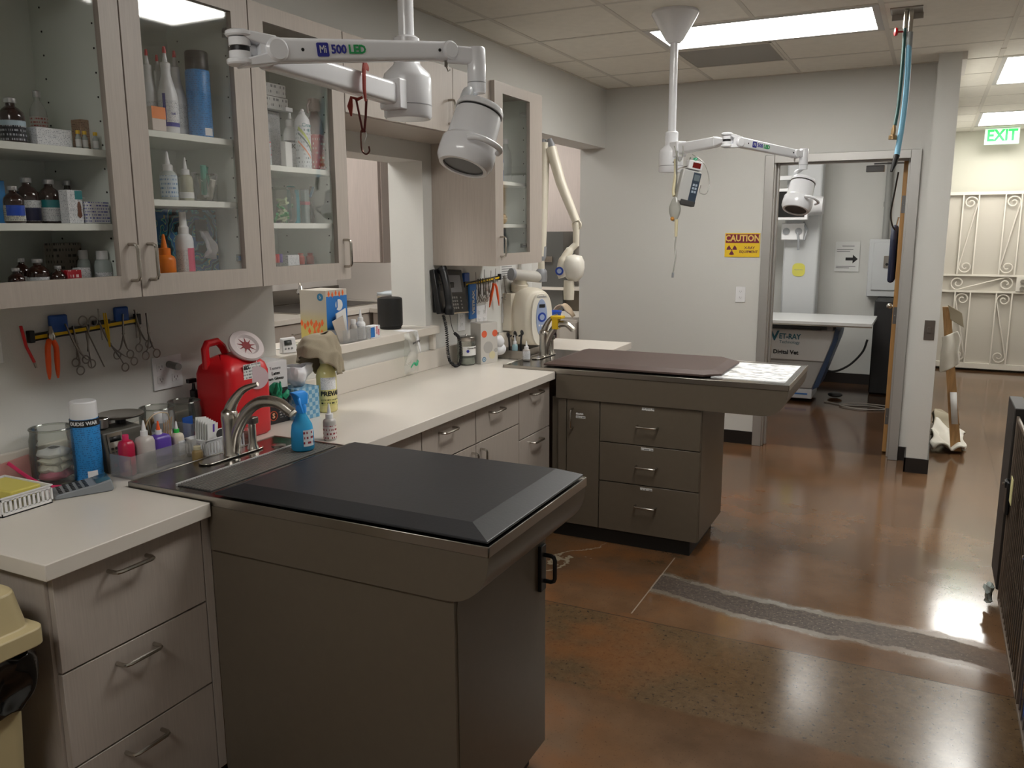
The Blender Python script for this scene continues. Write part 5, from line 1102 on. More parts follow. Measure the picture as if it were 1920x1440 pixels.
for i, (y, L_, a) in enumerate(((4.27, .12, 4), (4.30, .10, -6), (4.33, .115, 8), (4.365, .12, -3), (4.40, .10, 5), (4.60, .13, 14))):
    scissors(('first steel scissors right of the blue sleeve', 'second steel scissors right of the blue sleeve', 'third steel scissors right of the blue sleeve', 'steel scissors just left of the orange pliers', 'steel scissors behind the orange pliers', 'steel scissors hanging at the far right over the paper notice')[i], .022, y, 1.34, L_, R(a), .1, group=GR2, ringr=.011)
for i, y in enumerate((4.25, 4.345, 4.42, 4.47)): single('probe', ('leftmost', 'second', 'third', 'rightmost')[i] + ' thin probe sticking up above the bar by the phone', 'probe', MB().cyl((.022, y, 1.30), (.024, y-.012+.01*i, 1.40+.01*(i % 2)), .0018, n=6), DST, (.022, y, 1.3), group=GR2)
T('pliers', 'orange-handled pliers spread open on the tool bar by the phone', 'pliers', (.03, 4.45, 1.32))
for s in (-1, 1): MB().tube(spline([(.034, 4.445+s*.008, 1.325), (.036, 4.45+s*.022, 1.30), (.034, 4.45+s*.045, 1.24), (.032, 4.45+s*.062, 1.185)], 6), [.008]*6+[.009]*6+[.0085, .008, .007, .0065, .0055, .004, .003], 10, .7).build('handle', ORANGE, smooth=60)
MB().lathe([(.014, -.01), (.014, .006), (.006, .02), (.003, .035)], (.034, 4.447, 1.33), 12, sx=.5).build('jaws', DST)
T('paper_notice', 'white printed notice taped to the wall above the outlets', 'notice', (.001, 4.75, 1.2)); MB().box(.0012, 4.585, 1.19, .0022, 4.83, 1.455).build('sheet', PAPER)
for k in range(7): MB().box(.0024, 4.61, 1.425-k*.014, .0028, 4.76-.01*(k % 3), 1.429-k*.014).build('text_line', mat('grey_ink', '#6b6b6e', .6))
MB().box(.0024, 4.60, 1.222, .0028, 4.74, 1.227).build('text_line', mat('dark_ink', '#222', .6) if False else BPL)
single('paper_notice', 'second white notice half hidden behind the x-ray arm', 'notice', MB().box(.0012, 4.84, 1.25, .0022, 5.05, 1.46), PAPER, (.001, 4.9, 1.25))

# ------------------------------------------------------------------ dental x-ray unit
T('dental_xray', 'cream wall-mounted dental x-ray machine with long folding arm and round head', 'x-ray machine', (.0, 4.7, .95))
def oval(cy, cz, ry, rz, x, n=28, p=2.6):
    o = []
    for i in range(n):
        a = 2*pi*i/n; c_, s_ = cos(a), sin(a); o.append((x, cy+ry*abs(c_)**(2/p)*(1 if c_ > 0 else -1), cz+rz*abs(s_)**(2/p)*(1 if s_ > 0 else -1)))
    return o
MB().box(.001, 4.62, 1.02, .06, 4.82, 1.25).build('wall_plate', CREAM)
_n0 = set(bpy.data.meshes.keys())
MB().loft([oval(4.755, 1.10, .125, .185, .005), oval(4.755, 1.10, .125, .185, .10), oval(4.765, 1.10, .105, .17, .15), oval(4.77, 1.10, .09, .16, .162)]).build('power_unit', CREAM, smooth=60)
MB().loft([oval(4.775, 1.09, .075, .165, .160), oval(4.775, 1.09, .072, .160, .176)]).build('front_cover', mat('cream_light', '#ddd8cc', .35), smooth=50)
cp = MB().loft([oval(4.775, 1.10, .042, .118, .176, p=2), oval(4.775, 1.10, .040, .116, .179, p=2)]).build('control_panel', mat('panel_lilac', '#98a6c4', .4), smooth=50)
MB().box(.179, 4.755, 1.165, .181, 4.797, 1.185).build('display', BPL, cp)
MB().cyl((.179, 4.775, 1.105), (.181, 4.775, 1.105), .030, n=20).build('button_ring', mat('btn_blue', '#23439c', .4), cp); MB().cyl((.181, 4.775, 1.105), (.182, 4.775, 1.105), .018, n=20).build('button_centre', mat('panel_lilac', '#98a6c4'), cp)
for (y, z) in ((4.755, 1.055), (4.775, 1.052), (4.795, 1.055)): MB().cyl((.179, y, z), (.1815, y, z), .006, n=10).build('button', WPL, cp)
MB().cyl((.179, 4.775, 1.01), (.1815, 4.775, 1.01), .010, n=14).build('button', mat('btn_blue', '#23439c'), cp)
text('Gendex', .022, (.1772, 4.775, 1.232), (0, 1, 0), (0, 0, 1), GPL)
_pv = Vector((.10, 4.775, 0)) - OFF
_Mx = Matrix.Translation(_pv + Vector((.065, -.03, 0))) @ Matrix.Rotation(R(-32), 4, 'Z') @ Matrix.Translation(-_pv)
for _k in set(bpy.data.meshes.keys()) - _n0: bpy.data.meshes[_k].transform(_Mx)
MB().tube(spline([(.06, 4.74, 1.26), (.065, 4.735, 1.31), (.075, 4.73, 1.345)]), [.055]*8+[.045]*9, 16).build('neck', CREAM, smooth=60)
MB().cyl((.055, 4.64, 1.368), (.16, 4.84, 1.342), .035, n=24).build('swivel_arm', mat('grey_cream', '#b9b5ae', .4)); MB().cyl((.052, 4.635, 1.369), (.06, 4.65, 1.367), .038, n=24).build('swivel_cap', GPL)
MB().lathe([(.036, -.03), (.038, 0), (.036, .035), (.025, .05)], (.165, 4.84, 1.345), 24).build('joint_base', GPL)
MB().lathe([(.022, 0), (.020, .06)], (.165, 4.84, 1.385), 20).build('collar', CREAM)
A0 = Vector((.165, 4.84, 1.44)); A1 = Vector((.145, 4.94, 2.17)); A2 = Vector((.365, 4.925, 1.685))
MB().lathe([(.018, 0), (.03, .03), (.03, .09), (.022, .12)], A0, 18, d=(A1-A0)).build('lower_joint', GPL)
MB().tube([A0+Vector((0, 0, .03)), A0.lerp(A1, .5), A1], [.027, .031, .030], 16).build('lower_arm', CREAM, smooth=60)
for off in (-.022, .022): MB().tube([A1+Vector((off*1.2+.012, 0, -.08)), A1+Vector((off*1.2+.012, 0, -.01)), A1+Vector((off*.8+.012, 0, .025))], [.024, .026, .014], 14, .7).build('elbow_cap', GPL, smooth=60)
MB().tube([A1+Vector((.04, 0, -.03)), A1.lerp(A2, .5), A2], [.034, .032, .026], 14).build('upper_arm', CREAM, smooth=60)
MB().ring(A2+Vector((.003, 0, -.02)), .028, .007, (0, 1, 0)).build('wrist_ring', CREAM)
MB().lathe([(.020, -.15), (.021, -.03), (.016, 0)], A2, 18).build('wrist_tube', CREAM)
H = Vector((.335, 4.88, 1.41))
MB().tube(spline([(.365, 4.92, 1.545), (.335, 4.90, 1.51), (.305, 4.87, 1.45), (.298, 4.86, 1.385), (.31, 4.86, 1.345)], 6), [.02]*6+[.027]*6+[.032]*6+[.034]*7, 16).build('yoke', CREAM, smooth=60)
MB().lathe([(.001, -.085), (.03, -.08), (.058, -.05), (.068, 0), (.066, .04), (.05, .075), (.001, .085)], (.365, 4.89, 1.40), 28).build('tube_head', mat('head_white', '#ddd9cf', .3), smooth=60)
MB().lathe([(.032, 0), (.034, .05), (.032, .12)], (.345, 4.86, 1.205), 24).build('cone', CREAM)
hb = MB().cyl((.302, 4.812, 1.385), (.303, 4.805, 1.385), .026, n=24).build('badge', mat('btn_blue', '#23439c')); MB().cyl((.303, 4.8055, 1.385), (.3032, 4.804, 1.385), .015, n=20).build('badge_inner', mat('panel_lilac', '#98a6c4'), hb)
free()

# ------------------------------------------------------------------ ceiling-mounted exam lamps
def beam(p0, p1, h0, h1, w0, w1, up=Vector((0, 0, 1)), r=.25, n=4):
    """rounded rectangular beam from p0 to p1"""
    p0, p1 = Vector(p0), Vector(p1); d = (p1-p0).normalized(); s = d.cross(up).normalized(); u = s.cross(d); rings = []
    for p, h, w_ in ((p0, h0, w0), (p1, h1, w1)): rings.append([p + s*a + u*b for a, b in rrect(-w_/2, -h/2, w_/2, h/2, min(h, w_)*r, n)])
    return MB().loft(rings)
LOGOB = mat('logo_blue', '#2b2f93', .4); LOGOG = mat('logo_green', '#1f9a57', .4)
def exam_lamp(label, ax, ay, elbow, D1, D2, C, Ht, Hb, rh, canopy, tsz, flip=1):
    t = T('exam_lamp', label, 'lamp', (ax, ay, HC))
    if canopy: MB().lathe([(.115, 0), (.118, -.012), (.108, -.03), (.045, -.135), (.034, -.145), (.030, -.15)], (ax, ay, HC-.001), 32).build('ceiling_canopy', WGL, smooth=30)
    else: MB().lathe([(.115, 0), (.045, -.135), (.03, -.15)], (ax, ay, HC-.001), 32).build('ceiling_canopy', WGL)
    MB().cyl((ax, ay, 2.10), (ax, ay, HC-.14), .0205, n=24).build('pole', WGL)
    MB().lathe([(.034, 0), (.034, .085), (.028, .09)], (ax, ay, 2.04), 28).build('pole_collar', WGL)
    MB().lathe([(.058, 0), (.0625, .006), (.0625, .10), (.060, .112), (.036, .135), (.034, .14)], (ax, ay, 1.925), 40).build('hub_housing', WGL, smooth=40)
    MB().lathe([(.0632, 0), (.0632, .0025)], (ax, ay, 1.957), 40).build('seam_ring', GPL)
    E_ = Vector(elbow); base = Vector((ax, ay, E_.z)); dd = (E_-base); dd.z = 0; dn = dd.normalized(); s_ = Vector((-dn.y, dn.x, 0))
    MB().cyl(Vector((ax, ay, 1.985))+Vector((_b.x, _b.y, 0)).normalized()*.061+s_*0+Vector((0, 0, -.012)), Vector((ax, ay, 1.973))+Vector((_b.x, _b.y, 0)).normalized()*.0635, .003, n=10).build('screw', DARKV)
    MB().box(-.01, -.03, 0, .055, .03, .075).xf(Matrix.Translation((ax, ay, E_.z-.045)) @ Matrix.Rotation(math.atan2(dn.y, dn.x), 4, 'Z') @ Matrix.Translation((.035, 0, 0))).build('arm_bracket', WGL, bev=.004)
    st = base + dn*.085; en = E_ - dn*.075
    beam(st+Vector((0, 0, -.006)), en, .055, .050, .042, .038).build('lower_arm', WGL, smooth=40)
    for dz in (-.030, .022): MB().lathe([(.024, 0), (.0265, .003), (.0265, .009), (.022, .012)], E_+Vector((0, 0, dz)), 24).build('elbow_disc', WGL)
    beam(en-dn*.01, E_+dn*.0, .052, .012, .036, .03).build('elbow_fork', WGL, smooth=40)
    MB().lathe([(.021, -.019), (.021, -.005), (.012, -.0045), (.012, .0045), (.021, .005), (.021, .020)], E_, 24).build('elbow_pin', WGL)
    MB().cyl(E_+Vector((0, 0, -.0042)), E_+Vector((0, 0, .0042)), .0185, n=20).build('pin_band', BPL)
    kb = Vector(D1)-E_; beam(E_+kb*.52, Vector(D1), .044, .046, .036, .038).build('knuckle_body', WGL, smooth=40)
    D1, D2 = Vector(D1), Vector(D2); ud = (D2-D1).normalized(); hz = Vector((ud.x, ud.y, 0)).normalized(); sn = Vector((hz.y, -hz.x, 0))*flip
    MB().loft([[E_+q for q in (sn*.022+Vector((0, 0, -.034)), -sn*.022+Vector((0, 0, -.034)), -sn*.022+Vector((0, 0, -.020)), sn*.022+Vector((0, 0, -.020)))], [D1+q for q in (sn*.02+Vector((0, 0, -.026)), -sn*.02+Vector((0, 0, -.026)), -sn*.02, sn*.02)]]).build('knuckle', WGL, bev=.003)
    MB().loft([[E_+q for q in (sn*.022+Vector((0, 0, .020)), -sn*.022+Vector((0, 0, .020)), -sn*.022+Vector((0, 0, .034)), sn*.022+Vector((0, 0, .034)))], [D1+q for q in (sn*.02, -sn*.02, -sn*.02+Vector((0, 0, .026)), sn*.02+Vector((0, 0, .026)))]]).build('knuckle', WGL, bev=.003)
    ua = beam(D1, D2, .048, .040, .036, .032).build('upper_arm', WGL, smooth=40)
    for P, r_ in ((D1, .0235), (D2, .0205)): MB().lathe([(r_*.8, -.024), (r_, -.02), (r_, .02), (r_*.8, .024)], P, 24, d=sn).build('pivot_disc', WGL)
    for f in (.13, .93): p = D1.lerp(D2, f); MB().cyl(p+sn*.0165, p+sn*.0182, .0035, n=12).build('screw_hole', DARKV, ua)
    ang = ud
    up2 = ang.cross(sn).normalized(); up2 = up2 if up2.z > 0 else -up2; tdir = ang if (sn.dot(-_b) < 0 and ang.dot(_r) > 0) else ang
    b0 = D1.lerp(D2, .235) + sn*.0182
    hh = .0135; g = MB(); ro = rrect(-hh, -hh, hh, hh, .003, 3)
    g.loft([[b0 + tdir*a + up2*b for a, b in ro], [b0 + tdir*a + up2*b + sn*.0008 for a, b in ro]]); g.build('logo_badge', LOGOB, ua)
    text('Mi', .021, b0+sn*.0012, tdir, up2, PAPER, ua, sxs=.8)
    text('500', .024, D1.lerp(D2, .235)+sn*.0184+tdir*.037, tdir, up2, LOGOB, ua, bold=.0006)
    text('LED', .024, D1.lerp(D2, .235)+sn*.0184+tdir*.081, tdir, up2, LOGOG, ua, bold=.0008)
    C = Vector(C)
    beam(D2+Vector((0, 0, -.006)), C+Vector((0, 0, .03)), .038, .036, .03, .03).build('end_block', WGL, bev=.002)
    MB().lathe([(.020, -.052), (.0215, -.048), (.0215, .045), (.019, .049)], C, 28).build('swivel_tube', WGL); MB().lathe([(.0218, -.030), (.0218, -.028)], C, 28).build('seam_ring', GPL)
    MB().cyl(D2+Vector((0, 0, -.02)), D2+Vector((0, 0, -.034)), .004, n=10).tube([D2+Vector((0, 0, -.034)), D2+Vector((.004, .002, -.044)), D2+Vector((.008, .004, -.040))], .0018, 6).build('small_hook', mat('tool_steel', '#8f8a84'))
    Ht, Hb = Vector(Ht), Vector(Hb); d = (Hb-Ht).normalized(); L_ = (Hb-Ht).length
    side = (-_r*.8).normalized(); side = (side - d*side.dot(d)).normalized()
    fw = sn if False else side
    MB().tube(spline([C+Vector((0, 0, -.045)), C+side*.018+Vector((0, 0, -.062)), Ht+side*rh*.62-d*.028, Ht+side*rh*.66+d*.01], 6), [.0095]*19, 12, 1.5).build('gooseneck', mat('translucent_white', '#cfd2d6', .3), smooth=60)
    k = L_/.15
    MB().lathe([(rh*.60, -.002), (rh*.80, 0), (rh*.84, .006*k), (rh*.84, .014*k), (rh*.80, .0145*k)], Ht, 36, d=d).build('head_cap', WGL, smooth=30)
    MB().lathe([(rh*.79, .0145*k), (rh*.79, .019*k)], Ht, 36, d=d).build('vent_gap', BPL)
    hd = MB().lathe([(rh*.80, .019*k), (rh*.82, .024*k), (rh*.86, .085*k), (rh*.90, .088*k), (rh*.97, .093*k), (rh, .118*k), (rh*.985, .135*k), (rh*.86, L_), (rh*.72, L_), (rh*.72, L_-.006), (.001, L_-.006)], Ht, 40, d=d).build('lamp_head', WGL, smooth=35)
    MB().lathe([(.001, L_-.0055), (rh*.71, L_-.0055), (rh*.71, L_-.004), (.001, L_-.004)], Ht, 32, d=d).build('lens', mat('lamp_lens', '#1c1917', .35), hd)
    hs = (_b*.75 + _r*.55); hs = (hs - d*hs.dot(d)).normalized(); ht = d.cross(hs); c0 = Ht + d*(L_*.72)
    MB().tube(spline([c0+hs*rh*.95-ht*rh*.62*1, c0+hs*(rh+.022)-ht*rh*.45, c0+hs*(rh+.030), c0+hs*(rh+.022)+ht*rh*.45, c0+hs*rh*.95+ht*rh*.62], 6), .0065, 10).build('grip_handle', WGL, smooth=60)
    free(); return t
exam_lamp('white exam lamp on a folding ceiling arm over the near table', 1.10, 1.93, (1.128, 1.300, 1.985), (1.160, 1.358, 1.989), (1.328, 1.745, 2.041), (1.377, 1.80, 2.005), (1.409, 1.760, 1.915), (1.392, 1.703, 1.778), .066, True, 1)
exam_lamp('white exam lamp on a folding ceiling arm over the far table', 1.118, 4.36, (1.463, 4.075, 2.044), (1.510, 4.10, 2.036), (1.722, 4.42, 1.999), (1.759, 4.462, 1.976), (1.772, 4.412, 1.872), (1.750, 4.350, 1.725), .072, True, 1)
# cord and hook hanging from near lamp arm
T('hanging_hook', 'red-brown gauze strap with a metal hook hanging from the near lamp arm', 'hook', (1.14, 1.73, 1.96))
GZ = mat('rust_gauze', '#8e3a32', .9, bump=.5, bscale=300); KX = .0
bx_ = Vector((1.117, 1.716, 1.982))
def on(u, v_, d_): # small helper in lamp frame
    return bx_ + Vector((_r.x, _r.y, 0))*u + Vector((0, 0, 1))*v_ + Vector((_b.x, _b.y, 0))*d_
MB().tube([on(.006, .040, -.03), on(.006, .042, .02), on(.008, .02, .045), on(.008, -.02, .048), on(.009, -.045, .04)], [.007, .012, .013, .012, .008], 12, .35).build('strap_loop', GZ)
MB().tube([on(.0, -.035, .03), on(-.012, -.04, .03), on(-.026, -.035, .03), on(-.030, -.055, .03), on(-.028, -.078, .03)], [.003, .004, .004, .007, .002], 8, .6).build('strap_tail', GZ)
MB().tube([on(-.015, -.04, .03), on(-.008, -.08, .03), on(-.002, -.115, .03)], .0028, 6).tube([on(.010, -.04, .035), on(.006, -.08, .03), on(.001, -.115, .03)], .0032, 6).build('cord', mat('dark_red_cord', '#5c1d1c', .8))
MB().tube(spline([on(.004, -.112, .03), on(-.006, -.112, .03), on(-.007, -.14, .03), on(-.005, -.158, .03), on(.004, -.165, .03), on(.012, -.158, .03), on(.011, -.147, .03)], 5), .002, 8).build('hook', mat('bronze_steel', '#5c3c33', .3, metal=.9))
MB().tube([on(.005, -.112, .03), on(.007, -.122, .03), on(.0, -.138, .03)], .0013, 6).build('hook_gate', CHROME)
# infusion pump and lines on the far lamp
T('infusion_pump', 'small infusion pump with red display hanging from the far lamp', 'pump', (1.23, 4.2, 1.85))
Mi = Matrix.Translation((1.238, 4.21, 1.765)) @ Matrix.Rotation(R(30), 4, 'Z') @ Matrix.Rotation(R(12), 4, 'Y') @ Matrix.Scale(1.18, 4)
MB().box(-.045, -.025, 0, .035, .025, .135).xf(Mi).build('case', mat('pump_grey', '#bdbdbb', .4), bev=.006)
MB().box(-.030, -.03, .138, .03, .02, .175).xf(Mi).build('display_head', WPL, bev=.004); MB().box(-.012, -.0315, .145, .022, -.03, .167).xf(Mi).build('red_display', mat('red_display', '#6e1410', .2))
kp = MB().box(.002, -.0275, .01, .034, -.025, .128).xf(Mi).build('keypad_panel', mat('keypad_navy', '#33404f', .35)); MB().box(.006, -.029, .095, .030, -.0275, .12).xf(Mi).build('lcd', mat('lcd_grey', '#6f7a80', .25), kp)
for i in range(3):
    for j in range(2): MB().box(.008+j*.011, -.029, .045+i*.014, .016+j*.011, -.0275, .054+i*.014).xf(Mi).build('key', mat('key_pale', '#a9b6c4', .5), kp)
MB().box(-.028, -.028, -.010, .036, .02, .012).xf(Mi).build('clamp_foot', mat('dark_foot', '#3c3b3b', .5), bev=.003)
MB().cyl((1.19, 4.21, 2.02), (1.19, 4.21, 1.80), .0055, n=12).tube([(1.19, 4.21, 1.93), (1.21, 4.205, 1.935), (1.25, 4.20, 1.945), (1.262, 4.20, 1.985)], .0032, 8).build('hanger_rod', CHROME)
MB().tube([(1.272, 4.20, 1.955), (1.29, 4.21, 1.98), (1.275, 4.21, 1.975)], .007, 8).build('green_clip', mat('mint_clip', '#49b98c', .4))
T('fluid_line', 'clear drip bag and tubing hanging below the infusion pump', 'tubing', (1.21, 4.16, 1.5))
TUB = glass('tube_clear', '#e6e8e6', 1.6, .06, .35, '#d6d4cc')
MB().grid(lambda u, v: (1.20+.03*sin(u*2*pi)*sin(.3+v*2.6), 4.165+.012*cos(u*2*pi)*sin(.3+v*2.6), 1.675+.12*v), 16, 10).build('drip_bag', TUB)
MB().ball((1.193, 4.150, 1.688), .010).build('orange_port', mat('amber_port', '#c98a3c', .4)); MB().cyl((1.214, 4.15, 1.60), (1.214, 4.15, 1.685), .007, .009).build('drip_chamber', mat('cream_rubber', '#d5cba8', .5))
MB().tube(spline([(1.214, 4.15, 1.60), (1.213, 4.14, 1.55), (1.222, 4.125, 1.50), (1.220, 4.11, 1.45), (1.216, 4.105, 1.415)]), .0035, 8).build('lower_tube', TUB); MB().cyl((1.216, 4.105, 1.40), (1.217, 4.105, 1.425), .006, n=10).build('end_cap', GPL)
MB().tube(spline([(1.27, 4.20, 2.0), (1.33, 4.21, 1.95), (1.355, 4.215, 1.87), (1.345, 4.21, 1.81), (1.31, 4.21, 1.815), (1.315, 4.21, 1.85)]), .0022, 6).build('looped_tube', TUB)
MB().tube(spline([(1.19, 4.16, 2.04), (1.205, 4.16, 1.99), (1.215, 4.17, 1.965), (1.23, 4.17, 1.99), (1.228, 4.18, 2.04)]), .003, 6).build('upper_loop', TUB)
MB().tube(spline([(1.18, 4.22, 1.98), (1.185, 4.21, 1.9), (1.18, 4.2, 1.83), (1.187, 4.19, 1.8)]), .008, 8).build('yellowed_tube', mat('cream_rubber', '#d5cba8'))
# gas hoses
T('gas_hose', 'blue and green gas hoses hanging from a ceiling plate', 'hose', (2.16, 4.86, HC))
MB().box(2.085, 4.79, HC-.008, 2.235, 4.93, HC-.001).build('ceiling_plate', STEEL, bev=.002); MB().box(2.09, 4.92, HC-.035, 2.235, 4.93, HC-.008).build('plate_flange', STEEL)
MB().cyl((2.157, 4.85, 2.62), (2.157, 4.85, HC-.008), .010, n=14).cyl((2.18, 4.85, 2.60), (2.18, 4.85, HC-.008), .012, n=14).build('pipe_stubs', NICK)
MB().tube(spline([(2.157, 4.85, 2.62), (2.158, 4.83, 2.45), (2.156, 4.79, 2.25), (2.148, 4.76, 2.145)]), .0085, 10).build('green_hose', mat('hose_teal', '#1d4f4c', .45))
MB().lathe([(.020, 0), (.020, .018), (.012, .022), (.012, .045), (.007, .07)], (2.142, 4.755, 2.075), 18, d=(.05, 0, 1)).build('brass_connector', mat('brass_dull', '#a58a66', .35, metal=.8))
MB().tube(spline([(2.18, 4.85, 2.55), (2.186, 4.83, 2.38), (2.182, 4.79, 2.18), (2.168, 4.735, 1.99)]), .0135, 12).build('blue_hose', mat('hose_blue', '#85c0de', .4, bump=.5, bscale=90, bstretch=(1, 1, 3)))
MB().cyl((2.181, 4.85, 2.50), (2.18, 4.85, 2.60), .015, n=14).build('silver_sleeve', mat('sleeve_grey', '#9fa4a6', .4))
MB().tube([(2.168, 4.735, 1.995), (2.160, 4.715, 1.95), (2.150, 4.705, 1.915)], [.015, .012, .006], 12).build('black_nozzle', BPL)
MB().lathe([(.001, 0), (.018, .002), (.02, .008), (.018, .014), (.001, .016)], (2.125, 4.84, 2.605), 18, d=(-1, -.3, 0)).cyl((2.115, 4.84, 2.605), (2.155, 4.85, 2.605), .004).build('valve_knob', RED)

# ------------------------------------------------------------------ far wall: caution sign, door frame, door
T('caution_sign', 'maroon and yellow caution sign for x-ray equipment on the far wall', 'sign', (1.095, 6.418, 1.43))
MB().box(.966, 6.414, 1.430, 1.222, 6.4195, 1.605).build('backing', mat('sign_yellow', '#ecc62c', .4)); MB().box(.972, 6.4130, 1.533, 1.216, 6.4139, 1.598).build('red_band', mat('sign_maroon', '#7e1f37', .4))
text('CAUTION', .064, (1.095, 6.4125, 1.566), (1, 0, 0), (0, 0, 1), mat('sign_cream', '#e6c36a', .5), bold=.0018, sxs=.88)
MRN = mat('sign_ink', '#6d2340', .5)
text('X-RAY', .026, (1.148, 6.4135, 1.497), (1, 0, 0), (0, 0, 1), MRN, bold=.0005); text('EQUIPMENT', .026, (1.142, 6.4135, 1.468), (1, 0, 0), (0, 0, 1), MRN, bold=.0005, sxs=.95)
cx_, cz_ = 1.018, 1.482
for a in (30, 150, 270):
    p = [(cx_+.010*cos(R(a-28)), cz_+.010*sin(R(a-28)))] + [(cx_+.038*cos(R(a+k)), cz_+.038*sin(R(a+k))) for k in (-30, -15, 0, 15, 30)] + [(cx_+.010*cos(R(a+28)), cz_+.010*sin(R(a+28)))]
    MB().prism(p, 6.4132, 6.4139, 'y').build('trefoil_blade', MRN)
MB().cyl((cx_, 6.4139, cz_), (cx_, 6.4132, cz_), .006, n=14).build('trefoil_centre', MRN)
free()
fr = MB()
prof = 1
for a, b in ((1.235, 1.30), (2.19, 2.255)): fr.box(a, 6.395, 0, b, 6.42, 2.158)
fr.box(1.30, 6.395, 2.10, 2.19, 6.42, 2.158)
fr.box(1.275, 6.42, 0, 1.31, 6.57, 2.14).box(2.19, 6.42, 0, 2.235, 6.57, 2.14).box(1.31, 6.42, 2.105, 2.19, 6.57, 2.14)
fr.box(1.31, 6.475, 0, 1.325, 6.52, 2.105).box(2.175, 6.475, 0, 2.19, 6.52, 2.105).box(1.325, 6.475, 2.09, 2.175, 6.52, 2.105)
o = fr.build('door_1', ALUM, None, bev=.003); o['kind'] = 'structure'
# open wooden door leaf, hinged on the right
HX, HY = 2.188, 6.578
OFF = Vector((0, 0, 0))
lf = MB().box(-.044, 0, .012, 0, .87, 2.10).build('door_2', WOOD, None, bev=.001, seg=1); lf['kind'] = 'structure'
lf.location = (HX, HY, 0); lf.rotation_euler = (0, 0, R(1.2))
MB().box(-.0435, .001, .013, -.0005, .0, 2.099).build('door_edge', WOOD, lf)
for z in (1.80, 1.02, .28):
    h_ = MB().box(-.040, -.003, z-.06, -.004, .0, z+.06).cyl((.003, -.004, z-.06), (.003, -.004, z+.06), .006, n=10).build('hinge', mat('hinge_steel', '#6f6d6c', .4, metal=.7), lf)
    MB().cyl((-.012, -.004, z+.035), (-.012, -.003, z+.035), .004, n=8).cyl((-.028, -.004, z), (-.028, -.003, z), .004, n=8).cyl((-.012, -.004, z-.035), (-.012, -.003, z-.035), .004, n=8).build('screws', CHROME, h_)
MB().box(-.052, .60, 1.0, -.044, .78, 1.08).cyl((-.05, .80, 1.02), (-.07, .80, 1.02), .012, n=14).ball((-.08, .80, 1.02), .022).build('knob', NICK, lf)
T('door_closer', 'grey door closer arm above the x-ray room doorway', 'closer', (1.98, 6.62, 2.06)); MB().box(1.90, 6.60, 2.03, 2.02, 6.66, 2.075).build('body', GPL, bev=.004); MB().box(1.95, 6.60, 2.08, 2.16, 6.62, 2.09).build('arm', GPL)
# ------------------------------------------------------------------ x-ray room
T('xray_table', 'white digital x-ray table with a curved two-tone base in the side room', 'x-ray table', (1.2, 8.6, 0))
MB().prism(rrect(.35, 8.02, 1.94, 8.80, .01, 2), .775, .80, 'z').build('tabletop', mat('table_white', '#cfd0d0', .25)); MB().box(.35, 8.02, .762, 1.94, 8.045, .7745).build('edge_rail', NICK)
MB().box(.5, 8.15, .715, 1.55, 8.7, .7615).build('rail_carriage', BPL); MB().box(1.50, 8.2, .70, 1.60, 8.6, .755).build('end_block', GPL)
MB().prism([(.45, .70), (1.615, .70), (1.60, .60), (1.535, .40), (.45, .40)], 8.25, 8.75, 'y').build('upper_shell', mat('shell_white', '#bfbebd', .35), bev=.01)
MB().prism([(.45, .40), (1.535, .40), (1.44, .13), (.45, .13)], 8.27, 8.73, 'y').build('lower_shell', mat('shell_grey', '#a5a4a3', .4), bev=.01)
MB().prism([(1.616, .715), (1.655, .70), (1.645, .62), (1.50, .16), (1.445, .13), (1.537, .40), (1.602, .60)], 8.24, 8.76, 'y').build('blue_trim', mat('trim_navy', '#2c3f5c', .4))
MB().box(.45, 8.28, .03, 1.44, 8.7, .129).build('foot', mat('foot_white', '#c8ccd2', .4), bev=.01); MB().box(1.2, 8.275, .07, 1.40, 8.2799, .085).build('foot_stripe', mat('foot_blue', '#3a6fb4', .4))
INK = mat('logo_teal', '#16586a', .5)
text('V', .13, (1.075, 8.247, .625), (1, 0, 0), (0, 0, 1), INK, bold=.004); text('ET-RAY', .07, (1.215, 8.247, .625), (1, 0, 0), (0, 0, 1), INK, bold=.002, sxs=.85)
text('Technology', .04, (1.215, 8.247, .572), (1, 0, 0), (0, 0, 1), INK); text('Digital Vet', .054, (1.185, 8.247, .475), (1, 0, 0), (0, 0, 1), BPL, bold=.002)
T('xray_column', 'tall white column with tube head and dark screen behind the x-ray table', 'x-ray column', (1.15, 9.2, 0))
MB().box(.985, 9.1, .3, 1.33, 9.3, 2.42).build('column', mat('column_white', '#c4c6c8', .35), bev=.02)
MB().box(.62, 8.86, 1.72, 1.235, 8.92, 2.03).build('monitor_frame', WPL, bev=.006); MB().box(.64, 8.855, 1.75, 1.205, 8.8595, 2.0).build('screen', mat('black_screen', '#0a0a0b', .2))
MB().cyl((1.235, 8.93, 1.86), (1.37, 8.93, 1.86), .10, .085, n=24).build('tube_head', mat('tube_white', '#c9c9cb', .35), smooth=40)
MB().box(.97, 9.0, 1.52, 1.19, 9.1, 1.69).build('collimator', WPL, bev=.01)
for x in (1.02, 1.14): MB().cyl((x, 8.99, 1.61), (x, 9.0, 1.61), .034, n=18).build('dial', GPL)
MB().tube([(1.10, 9.05, 1.62), (1.13, 9.0, 1.60), (1.15, 8.97, 1.50), (1.15, 8.97, 1.42)], .012, 8).tube([(1.18, 9.05, 1.7), (1.22, 9.0, 1.62), (1.20, 8.97, 1.52)], .010, 8).build('cable', GPL)
MB().prism([(p[0], p[1]) for p in rrect(1.085, 1.15, 1.21, 1.285, .045, 4)], 9.094, 9.099, 'y').build('yellow_sticker', mat('sticker_yellow', '#cfc95a', .5))
text('~~~', .05, (1.147, 9.093, 1.22), (1, 0, 0), (0, 0, 1), GPL)
